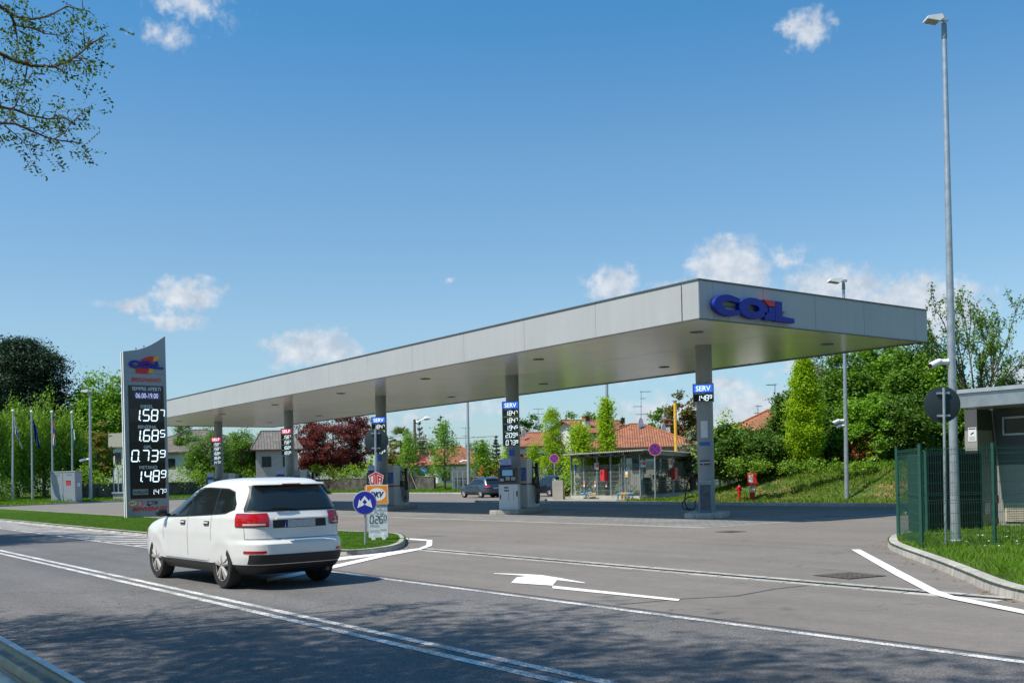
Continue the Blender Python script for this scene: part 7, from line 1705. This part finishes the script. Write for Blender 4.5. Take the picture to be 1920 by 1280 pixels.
l0, r0_ = onYp(1815.5, 815, KY).x-KX, onYp(1831, 815, KY).x-KX; n0, n1 = onYp(1823, 827, KY).z, onYp(1823, 801, KY).z
nt_ = thing('cctv_notice', 'white video surveillance notice on the kiosk pier', 'notice', (KX, KY-.002, 0)); mb = MB(); mb.box(l0, r0_, -.006, 0, n0, n1); mb.build('plate', M_signw, nt_)
mb = MB(); mb.box(l0+.02, r0_-.02, -.009, -.0065, n1-.05, n1-.02); mb.build('header', M_black_m, nt_)
mb = MB(); c_ = ((l0+r0_)/2, (n0+n1)/2+.03); mb.add([(c_[0]-.05, -.0085, c_[1]-.02), (c_[0]-.03, -.0085, c_[1]-.045), (c_[0]+.05, -.0085, c_[1]+.005), (c_[0]+.035, -.0085, c_[1]+.035)], [(0, 1, 2, 3)]); mb.build('camera_symbol', M_black_m, nt_)
mb = MB()
for k in range(4): mb.box(l0+.03, r0_-.03, -.009, -.0065, n0+.03+k*.028, n0+.038+k*.028)
mb.build('text_lines', mat('text_grey', (.3, .3, .3), .5), nt_)
mb = MB(); mb.cyl((pw+.02, .4, 1.9), (pw+.02, .4, 2.3), .03); mb.build('wall_lamp', M_steel_d, ks)
sx = onYp(1841, 960, KY+.3).x-KX; mb = MB(); mb.box(pw+.001, pw+.02, .25, .5, .45, .75); so = mb.build('socket_box', M_steel, ks)

# ---------------------------------------------------------------- guard rail close to the camera
gz = .76; D = (EYE-gz)*FPX/(1190-hpx(0)); r0 = P3(0, 1190, D); GY = r0.y
gr = thing('guard_rail', 'galvanised steel guard rail in the bottom left corner', 'guard rail', (r0.x, GY, 0)); M_gal = mat('galvanised_rail', (.46, .49, .51), .38, .6, var=.14, vscale=4)
prof = [(.042, -.014), (.042, 0), (0, 0), (0, -.078), (.05, -.088), (.062, -.12), (.058, -.15), (0, -.19), (0, -.22), (.058, -.26), (.062, -.29), (.05, -.33), (0, -.345)]
mb = MB(); x = -60.; n = len(prof); xs = [-60+i*3.0 for i in range(26)]
vs = [(xx, -p[0], gz+p[1]) for xx in xs for p in prof]; fs = [(i*n+j, i*n+j+1, (i+1)*n+j+1, (i+1)*n+j) for i in range(len(xs)-1) for j in range(n-1)]
mb.add(vs, fs); b_ = mb.build('w_beam', M_gal, gr, smooth=True, sharp=50); md = b_.modifiers.new('thickness', 'SOLIDIFY'); md.thickness = .004
for k in range(24):
    xx = -58.4+k*3.0; mb = MB(); mb.box(xx-.03, xx+.03, -.14, -.135, 0, gz-.1); mb.box(xx-.03, xx-.025, -.135, -.05, 0, gz-.1); mb.box(xx+.025, xx+.03, -.135, -.05, 0, gz-.1); mb.build('post', M_gal, gr)
# ---------------------------------------------------------------- cars: body skinned over horizontal plan slices
def pchip(x, y, xq):
    x, y = np.array(x, float), np.array(y, float); h = np.diff(x); dl = np.diff(y)/h; m = np.zeros(len(x)); m[0], m[-1] = dl[0], dl[-1]
    for i in range(1, len(x)-1): m[i] = 0 if dl[i-1]*dl[i] <= 0 else 2*dl[i-1]*dl[i]/(dl[i-1]+dl[i])
    i = np.clip(np.searchsorted(x, xq)-1, 0, len(h)-1); t = (xq-x[i])/h[i]
    return (2*t**3-3*t**2+1)*y[i]+(t**3-2*t**2+t)*h[i]*m[i]+(-2*t**3+3*t**2)*y[i+1]+(t**3-t**2)*h[i]*m[i+1]
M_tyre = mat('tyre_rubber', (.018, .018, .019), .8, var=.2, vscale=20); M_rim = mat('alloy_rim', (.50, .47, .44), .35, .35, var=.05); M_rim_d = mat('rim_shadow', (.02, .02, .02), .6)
M_glass = mat('car_glass', (.012, .016, .016), .06, var=.05, spec=.9); M_trim = mat('car_black_trim', (.014, .014, .015), .5, var=.1)
M_tail = mat('tail_lamp_red', (.45, .004, .008), .12, var=.05, coat=.6); M_tail_c = mat('tail_lamp_clear', (.55, .45, .45), .15, coat=.5); M_platew = mat('number_plate', (.45, .48, .52), .5, var=.2, vscale=30); M_chrome = mat('chrome', (.7, .7, .7), .15, 1.)
class Car:
    def __init__(s, T, wb, r=.355, n=5.5):
        s.T = T; s.wb = wb; s.r = r; s.n = n; s.z0, s.z1 = T['z'][0], T['z'][-1]
    def pr(s, z): return tuple(float(pchip(s.T['z'], s.T[k], np.array(z))) for k in ('xr', 'xf', 'w'))
    def nn(s, z): return s.n
    def S(s, th, z, off=0.):
        xr, xf, w = s.pr(z); xc, a = (xr+xf)/2, (xf-xr)/2; n = s.n; c, si = math.cos(th), math.sin(th)
        x = xc+a*math.copysign(abs(c)**(2/n), c); y = w*math.copysign(abs(si)**(2/n), si)
        if s.T.get('flare'):
            for wx in (-s.wb/2, s.wb/2):
                d = math.hypot(x-wx, z-s.r); f = math.exp(-((d-s.r*1.12)/.09)**2)*s.T['flare'] if z < .95 else 0; y += math.copysign(f*min(1, abs(y)/w*1.0)**6, y)
        if off:
            nx = (abs((x-xc)/a)**(n-1))/a*math.copysign(1, x-xc); ny = (abs(y/w)**(n-1))/w*math.copysign(1, y); l = math.hypot(nx, ny)+1e-9; x += nx/l*off; y += ny/l*off
        return (x, y, z)
    def th_of_x(s, x, z):
        xr, xf, w = s.pr(z); q = max(-1, min(1, (x-(xr+xf)/2)/((xf-xr)/2))); return math.acos(math.copysign(abs(q)**(s.n/2), q))
    def th_of_y(s, y, z):
        w = s.pr(z)[2]; q = max(-1, min(1, y/w)); return math.pi-math.asin(math.copysign(abs(q)**(s.n/2), q))
    def shell(s, za, zb, nz, off=0., nt=34, cap=True):
        zs = [za+(zb-za)*i/nz for i in range(nz+1)]; vs = []; fs = []
        h = self_n = s.n/2; nx_, ny_ = nt, max(6, nt//3)            # evenly spaced along the flanks and across the ends
        q1 = sorted({round(math.acos(min(1, (.985*i/nx_)**h)), 6) for i in range(nx_+1)} | {round(math.asin(min(1, (.97*i/ny_)**h)), 6) for i in range(ny_+1)})
        q1 = [q for i, q in enumerate(q1) if i == 0 or q-q1[i-1] > 1e-4]; hp_ = math.pi/2; q1 = [q for q in q1 if q < hp_-1e-5]
        ths = q1+[math.pi-q for q in [hp_]+q1[:0:-1]]+[math.pi+q for q in q1]+[2*math.pi-q for q in [hp_]+q1[:0:-1]]; nt = len(ths)
        for z in zs:
            for th in ths: vs.append(s.S(th, z, off))
        for i in range(nz):
            for k in range(nt): fs.append((i*nt+k, i*nt+(k+1) % nt, (i+1)*nt+(k+1) % nt, (i+1)*nt+k))
        if cap: fs += [tuple(range(nt))[::-1], tuple(range(nz*nt, nz*nt+nt))]
        return vs, fs
    def patch(s, f0, f1, z0, z1, nu=14, nz=8, off=.006, th=.0):
        """grid between parameter functions f0(z), f1(z)"""
        vs = [s.S(f0(z)+(f1(z)-f0(z))*i/nu, z, off) for z in [z0+(z1-z0)*j/nz for j in range(nz+1)] for i in range(nu+1)]
        fs = [(j*(nu+1)+i, j*(nu+1)+i+1, (j+1)*(nu+1)+i+1, (j+1)*(nu+1)+i) for j in range(nz) for i in range(nu)]; return vs, fs
    def side(s, side, xs, zb, zt, off=.006, nz=6):
        """side patch: for each x a column from zb(x) to zt(x)"""
        vs = []; 
        for x in xs:
            for j in range(nz+1):
                z = zb(x)+(zt(x)-zb(x))*j/nz; xr, xf, w = s.pr(z); q = (x-(xr+xf)/2)/((xf-xr)/2); y = w*max(0, 1-abs(q)**s.n)**(1/s.n)+off; vs.append((x, side*y, z))
        n = nz+1; fs = [(i*n+j, i*n+j+1, (i+1)*n+j+1, (i+1)*n+j) for i in range(len(xs)-1) for j in range(nz)]; return vs, fs
def lin(pts):
    X = [p[0] for p in pts]; Z = [p[1] for p in pts]; return lambda x: float(np.interp(x, X, Z))
def rng(a, b, n): return [a+(b-a)*i/n for i in range(n+1)]
def wheel_parts(t, x, y, r, w, kind):
    sd = 1 if y > 0 else -1
    o = thing_part('wheel', t)
    mb = MB(); mb.lathe([(r*.66, -w*.48), (r*.93, -w*.5), (r*.985, -w*.40), (r, -w*.2), (r, w*.2), (r*.985, w*.40), (r*.93, w*.5), (r*.66, w*.48)], (x, y, r), 36, 'y', False); ty = mb.build('wheel', M_tyre, t, smooth=True, sharp=50)
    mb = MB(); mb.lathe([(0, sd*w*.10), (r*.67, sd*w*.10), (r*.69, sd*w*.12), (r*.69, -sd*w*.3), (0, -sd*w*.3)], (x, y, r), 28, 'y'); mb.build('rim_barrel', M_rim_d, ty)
    mb = MB(); mb.lathe([(r*.64, sd*w*.42), (r*.70, sd*w*.47), (r*.70, sd*w*.2), (r*.64, sd*w*.2)], (x, y, r), 36, 'y', False); 
    nsp = 5
    for k in range(nsp):
        a0 = 2*math.pi*k/nsp+.3
        for da in ((-.19, .02), (.19, -.02)):
            a = a0+da[0]*.35; b = a0+da[0]
            p0 = (x+r*.10*math.cos(a), y+sd*w*.40, r+r*.10*math.sin(a)); p1 = (x+r*.66*math.cos(b), y+sd*w*.38, r+r*.66*math.sin(b)); mb.tube([p0, p1], [r*.085, r*.075], 5)
    mb.lathe([(0, sd*w*.46), (r*.12, sd*w*.46), (r*.16, sd*w*.38), (r*.16, sd*w*.25), (0, sd*w*.25)], (x, y, r), 16, 'y')
    mb.build('rim', M_rim, ty, smooth=True, sharp=40)
def thing_part(n, t): return None
def boolean_arches(o, C, mdark):
    cut = []
    for wx in (-C.wb/2, C.wb/2):
        for sd in (-1, 1):
            mb = MB(); mb.cyl((wx, sd*.58, C.r+.01), (wx, sd*1.3, C.r+.01), C.r*1.16, n=40); c = mb.build('cut', mdark); m = o.modifiers.new('b', 'BOOLEAN'); m.operation = 'DIFFERENCE'; m.object = c; m.solver = 'EXACT'; cut.append(c)
    dg = bpy.context.evaluated_depsgraph_get(); me = bpy.data.meshes.new_from_object(o.evaluated_get(dg)); o.modifiers.clear(); o.data = me
    for c in cut: bpy.data.objects.remove(c)
    if len(me.materials) < 2: me.materials.append(mdark)
    for p in me.polygons:
        c = p.center
        for wx in (-C.wb/2, C.wb/2):
            if math.hypot(c.x-wx, c.z-C.r-.01) < C.r*1.161 and abs(c.y) > .56 and (abs(p.normal.y) < .35 or abs(c.y) < .6) and abs(math.hypot(c.x-wx, c.z-C.r-.01)) < C.r*1.161 and abs(c.y) < .99:
                if math.hypot(c.x-wx, c.z-C.r-.01) > C.r*1.13 and abs(p.normal.y) < .3 or abs(c.y) < .6: p.material_index = 1
    bm = bmesh.new(); bm.from_mesh(me)
    for f in bm.faces: f.smooth = True
    for e in bm.edges:
        if len(e.link_faces) == 2 and e.calc_face_angle(0) > math.radians(32): e.smooth = False
    bm.to_mesh(me); bm.free()
def paint(name, c, metal=.0, rough=.28): return mat(name, c, rough, metal, var=.02, coat=.7)
def make_car(name, label, T, wb, M_paint_, loc, rz, scale=1., r=.355, win=None, style='wagon', group=None, dark_lower=.40, tail='wide', rails=True):
    t = thing(name, label, 'car', loc, rz, group); t.scale = (scale,)*3; C = Car(T, wb, r); H = C.z1; W = max(T['w'])
    big = style == 'wagon'; vs, fs = C.shell(dark_lower, H, 64 if big else 40, nt=34 if big else 20); mb = MB(); mb.add(vs, fs); body = mb.build('body', [M_paint_, M_trim], t); body.data.polygons.foreach_set('material_index', [0]*len(body.data.polygons)); boolean_arches(body, C, M_trim)
    vs, fs = C.shell(C.z0, dark_lower-.002, 8, -.004, nt=34 if big else 20); mb = MB(); mb.add(vs, fs); low = mb.build('lower_cladding', [M_trim, M_trim], t); boolean_arches(low, C, M_trim)
    # side glass with pillars
    wz = win
    zb, zt = lin(wz['bot']), lin(wz['top']); xa, xb = wz['bot'][0][0], wz['bot'][-1][0]
    for sd in (-1, 1):
        mb = MB(); mb.add(*C.side(sd, rng(xa-.02, xb+.03, 40), lambda x: zb(x)-.025, lambda x: max(zt(x)+.02, zb(x)), .003)); mb.build('window_surround', M_trim, t, smooth=True, sharp=180)
        for (p, q) in wz['panes']:
            mb = MB(); mb.add(*C.side(sd, rng(p, q, 16), zb, lambda x: max(zt(x), zb(x)+.002), .008)); mb.build('side_window', M_glass, t, smooth=True, sharp=180)
        for x in wz['seams']:
            mb = MB(); mb.add(*C.side(sd, [x-.004, x+.004], lambda x: dark_lower+.05, lambda x: zb(x)-.03, .0025, 14)); mb.build('door_seam', M_trim, t)
        for x in wz['handles']:
            zz_ = wz['hz']; xr, xf, w = C.pr(zz_); mb = MB()
            y = w*(1-abs((x-(xr+xf)/2)/((xf-xr)/2))**C.n)**(1/C.n); mb.box(x-.10, x+.10, sd*(y+.012) if sd > 0 else -(y+.04), sd*(y+.04) if sd > 0 else -(y+.012), zz_-.014, zz_+.014); h_ = mb.build('door_handle', M_paint_, t, bevel=.008)
            mb = MB(); mb.add(*C.side(sd, rng(x-.11, x+.11, 4), lambda x: zz_-.035, lambda x: zz_+.03, .004, 2)); mb.build('handle_recess', M_trim, h_)
        # mirror
        mx, mz = wz['mirror']; xr, xf, w = C.pr(mz); mb = MB(); mb.lathe([(.02, -.11), (.07, -.08), (.085, 0), (.075, .07), (.03, .1)], (0, 0, 0), 12, 'y'); 
        for i, v in enumerate(mb.v): mb.v[i] = (mx+v[0]*.9, sd*(w+.10)+v[1]*.95, mz+v[2]*.9)
        mir = mb.build('mirror', M_trim, t, smooth=True); mb = MB(); mb.box(mx-.03, mx+.03, *(sorted((sd*(w-.06), sd*(w+.06)))), mz-.06, mz-.02); mb.build('mirror_foot', M_trim, mir)
        # sill moulding
        mb = MB(); mb.add(*C.side(sd, rng(-wb/2+r*1.25, wb/2-r*1.25, 10), lambda x: dark_lower+.03, lambda x: dark_lower+.085, .012, 2)); mb.build('sill_moulding', M_paint_ if style == 'wagon' else M_trim, t, smooth=True)
        # wheels
        for x in (-wb/2, wb/2): wheel_parts(t, x, sd*(W-.13), r, .225, style)
        if rails:
            rz_ = H-.0; y = C.pr(H-.08)[2]*.94; mb = MB(); mb.tube([(wz['rail'][0], sd*y, H-.07), (wz['rail'][0]+.1, sd*y, H+.005), (wz['rail'][1]-.15, sd*y, H+.01), (wz['rail'][1], sd*y, H-.05)], .018, 8); mb.build('roof_rail', wz.get('rail_m', M_paint_), t, smooth=True)
    # rear and front glass
    R = wz['rear']; fy = lin([(R[0], R[2]), (R[1], R[3])])
    mb = MB(); mb.add(*C.patch(lambda z: C.th_of_y(fy(z)+.03, z), lambda z: C.th_of_y(-fy(z)-.03, z), R[0]-.03, R[1]+.02, 24, 8, .004)); mb.build('rear_surround', M_trim if style == 'wagon' else M_trim, t, smooth=True, sharp=180)
    mb = MB(); mb.add(*C.patch(lambda z: C.th_of_y(fy(z), z), lambda z: C.th_of_y(-fy(z), z), R[0], R[1], 24, 8, .010)); rw = mb.build('rear_window', M_glass, t, smooth=True, sharp=180)
    xw = C.pr(R[0]+.02)[0]; mb = MB(); mb.tube([(xw-.03, .02, R[0]+.01), (xw-.035, .2, R[0]+.035), (xw-.03, .42, R[0]+.05)], .011, 6); mb.build('wiper', M_trim, rw)
    F_ = wz['front']; fz = lin([(F_[0], F_[2]), (F_[1], F_[3])])
    thf = lambda y, z: (lambda w: math.asin(math.copysign(min(1, abs(y)/w)**(C.n/2), y)))(C.pr(z)[2])
    mb = MB(); mb.add(*C.patch(lambda z: thf(-fz(z), z), lambda z: thf(fz(z), z), F_[0], F_[1], 24, 10, .008)); mb.build('windscreen', M_glass, t, smooth=True, sharp=180)
    # spoiler over the rear window
    xs_ = C.pr(R[1]+.04)[0]; wsp = C.pr(R[1]+.04)[2]*.86
    mb = MB(); mb.prism([(xs_+.25, R[1]+.075), (xs_-.10, R[1]+.05), (xs_-.12, R[1]+.025), (xs_-.02, R[1]+.02), (xs_+.25, R[1]+.0)], -wsp, wsp, 'y'); sp = mb.build('spoiler', M_paint_, t, bevel=.012, smooth=True)
    mb = MB(); mb.box(xs_-.125, xs_-.115, -.16, .16, R[1]+.027, R[1]+.045); mb.build('brake_light', M_tail, sp)
    # tail lamps
    for sd in (-1, 1):
        tl = wz['tail']; g0 = lambda z: C.th_of_y(sd*tl[2], z); g1 = lambda z: (C.th_of_x(tl[3], z) if sd > 0 else 2*math.pi-C.th_of_x(tl[3], z))
        mb = MB(); mb.add(*C.patch(g0, g1, tl[0], tl[1], 20, 6, .016)); lp = mb.build('tail_light', M_tail, t, smooth=True, sharp=180)
        mb = MB(); zm = tl[0]+.02; mb.add(*C.patch(lambda z: g0(z)+(g1(z)-g0(z))*.08, lambda z: g0(z)+(g1(z)-g0(z))*.75, tl[0]+.012, tl[0]+.04, 14, 2, .0185)); mb.build('clear_strip', M_tail_c, lp, smooth=True, sharp=180)
        mb = MB(); mb.add(*C.patch(g0, g1, tl[0]-.012, tl[1]+.012, 20, 6, .010)); mb.build('lamp_surround', M_trim, lp, smooth=True, sharp=180)
        rf = wz['reflector']; mb = MB(); mb.add(*C.patch(lambda z: C.th_of_y(sd*rf[2], z), lambda z: C.th_of_y(sd*rf[3], z), rf[0], rf[1], 6, 2, .008)); mb.build('reflector', M_tail, t)
    # number plate recess and plate
    p = wz['plate']; mb = MB(); mb.add(*C.patch(lambda z: C.th_of_y(p[2], z), lambda z: C.th_of_y(-p[2], z), p[0], p[1], 14, 4, .005)); pr_ = mb.build('plate_recess', M_trim, t, smooth=True)
    xp = C.pr((p[0]+p[1])/2)[0]; mb = MB(); mb.box(xp-.022, xp-.014, -.26, .26, (p[0]+p[1])/2-.055, (p[0]+p[1])/2+.055); mb.build('number_plate', M_platew, t)
    mb = MB(); mb.box(xp-.024, xp-.0225, .22, .26, (p[0]+p[1])/2-.055, (p[0]+p[1])/2+.055); mb.build('plate_band', M_blue, t)
    mb = MB(); mb.box(xp-.05, xp-.008, -.42, .42, p[1]+.005, p[1]+.03); mb.build('tailgate_grip', M_paint_ if style == 'wagon' else M_chrome, t, bevel=.006)
    # tailgate outline and bumper seam
    tg = wz['gate']; mb = MB()
    mb.add(*C.patch(lambda z: C.th_of_y(tg[2], z), lambda z: C.th_of_y(-tg[2], z), tg[0]-.004, tg[0]+.004, 20, 1, .003))
    mb.build('tailgate_seam', M_trim, t)
    for sd in (-1, 1): mb = MB(); mb.add(*C.patch(lambda z: C.th_of_y(sd*tg[2], z)-.004, lambda z: C.th_of_y(sd*tg[2], z)+.004, tg[0], tl[0]-.02, 1, 8, .003)); mb.build('tailgate_seam', M_trim, t)
    if style == 'wagon':
        mb = MB(); mb.add(*C.patch(lambda z: C.th_of_y(.80, z), lambda z: C.th_of_y(-.80, z), .41, .56, 22, 4, .007)); mb.build('rear_valance', M_trim, t, smooth=True)
    # exhaust and front lamps
    for sd in (-1, 1):
        hl = wz['head']; mb = MB(); mb.add(*C.patch(lambda z: thf(sd*hl[2], z), lambda z: thf(sd*hl[3], z), hl[0], hl[1], 8, 4, .008)); mb.build('headlight', M_tail_c, t)
    mb = MB(); mb.add(*C.patch(lambda z: thf(-.5, z), lambda z: thf(.5, z), hl[0]-.2, hl[1]-.05, 8, 4, .008)); mb.build('grille', M_trim, t)
    mb = MB(); xe = C.pr(C.z0+.05)[0]; mb.cyl((xe+.15, -.5, C.z0+.03), (xe-.02, -.5, C.z0+.03), .035, n=12); mb.build('exhaust', M_pump_d, t)
    return t
TW = dict(z=[.24, .32, .42, .54, .72, .78, .86, .96, 1.06, 1.11, 1.15, 1.25, 1.40, 1.55, 1.64, 1.70, 1.74, 1.76],
          xr=[-2.20, -2.36, -2.43, -2.47, -2.47, -2.40, -2.385, -2.38, -2.37, -2.36, -2.34, -2.29, -2.20, -2.08, -2.0, -1.90, -1.68, -1.3],
          xf=[2.20, 2.36, 2.42, 2.44, 2.44, 2.42, 2.36, 2.20, 1.80, 1.40, 1.26, .98, .62, .24, -.02, -.26, -.62, -.9],
          w=[.84, .885, .915, .925, .93, .93, .932, .925, .912, .905, .895, .86, .81, .755, .70, .645, .55, .35], flare=.012)
WW = dict(bot=[(-1.80, 1.28), (-1.55, 1.215), (-1.0, 1.19), (0, 1.155), (1.02, 1.13), (1.16, 1.13)], top=[(-1.80, 1.33), (-1.68, 1.52), (-1.4, 1.575), (-.6, 1.60), (.0, 1.59), (.38, 1.46), (.8, 1.27), (1.16, 1.135)],
          panes=[(-1.78, -1.12), (-1.06, -.12), (-.06, 1.08)], seams=[-1.06, -.09, 1.02], handles=[-.88, .12], hz=1.04, mirror=(.95, 1.19), rail=(-1.6, .05), rear=(1.25, 1.61, .76, .60), front=(1.14, 1.62, .78, .58), tail=(1.0, 1.19, .52, -1.90),
          reflector=(.58, .62, .60, .84), plate=(.965, 1.09, .46), gate=(.80, 1.1, .82), head=(.72, .88, .55, .86))
P_white = paint('white_car_paint', (.74, .74, .72))
hx = Vector((-1, -.045, 0)).normalized()
RA = Vector((-16.40, 7.10, 0))
SUV = make_car('white_car', 'white family SUV driving away on the road in front of the station', TW, 2.86, P_white, tuple(RA+hx*1.46+Vector((0, 0, .004))), math.atan2(hx.y, hx.x), 1.02, .372, WW, rails=False)
TD = dict(z=[.24, .34, .46, .60, .68, .80, .92, 1.0, 1.03, 1.06, 1.18, 1.32, 1.46, 1.55, 1.61, 1.645, 1.66],
          xr=[-2.1, -2.24, -2.30, -2.31, -2.28, -2.26, -2.25, -2.22, -2.20, -2.17, -2.06, -1.94, -1.80, -1.70, -1.58, -1.38, -1.05],
          xf=[2.1, 2.26, 2.31, 2.31, 2.29, 2.2, 1.95, 1.5, 1.22, 1.12, .88, .58, .24, -.02, -.26, -.6, -.9],
          w=[.83, .88, .915, .925, .925, .93, .92, .90, .89, .875, .83, .77, .70, .64, .58, .48, .32], flare=.03)
WD = dict(bot=[(-1.72, 1.22), (-1.4, 1.12), (-.9, 1.09), (0, 1.06), (.9, 1.045), (1.02, 1.05)], top=[(-1.72, 1.25), (-1.5, 1.38), (-1.1, 1.45), (-.5, 1.475), (.0, 1.46), (.4, 1.34), (.75, 1.17), (1.02, 1.06)],
          panes=[(-1.68, -1.1), (-1.04, -.16), (-.10, .98)], seams=[-1.0, -.13, .92], handles=[-.85, .08], hz=.93, mirror=(.85, 1.08), rail=(-1.5, .05), rail_m=M_chrome, rear=(1.12, 1.47, .68, .54), front=(1.06, 1.5, .74, .56), tail=(.84, 1.0, .42, -1.9),
          reflector=(.46, .50, .5, .78), plate=(.70, .82, .34), gate=(.62, 1.0, .72), head=(.70, .84, .52, .84))
P_navy = paint('blue_grey_car_paint', (.05, .085, .12), .5, .32); P_dark = paint('dark_navy_car_paint', (.018, .026, .042), .4, .3); P_slate = paint('slate_blue_car_paint', (.07, .11, .16), .5, .3)
def park(px, D, dl, paint_, label, sc=1.07, T=TD, Wn=WD):
    """rear-left wheel stands at picture column px and depth D; heading dl radians left of the view axis"""
    a = math.atan2(cF.y, cF.x)+dl; h = Vector((math.cos(a), math.sin(a), 0)); lft = Vector((-h.y, h.x, 0)); b = wd(px, D); c = b+h*1.36*sc-lft*.86*sc; return make_car('parked_car', label, T, 2.72, paint_, (c.x, c.y, 0), a, sc, .36, Wn, 'dark', 'dark cars parked beyond the canopy')
park(900.5, 89, .56, P_navy, 'blue grey SUV parked at the far kerb, leftmost of the parked cars')
park(972, 90, .95, P_slate, 'slate blue car half hidden behind the payment terminal and dispenser', 1.05)
park(1030, 88, .52, P_dark, 'dark navy SUV parked behind the concrete block')
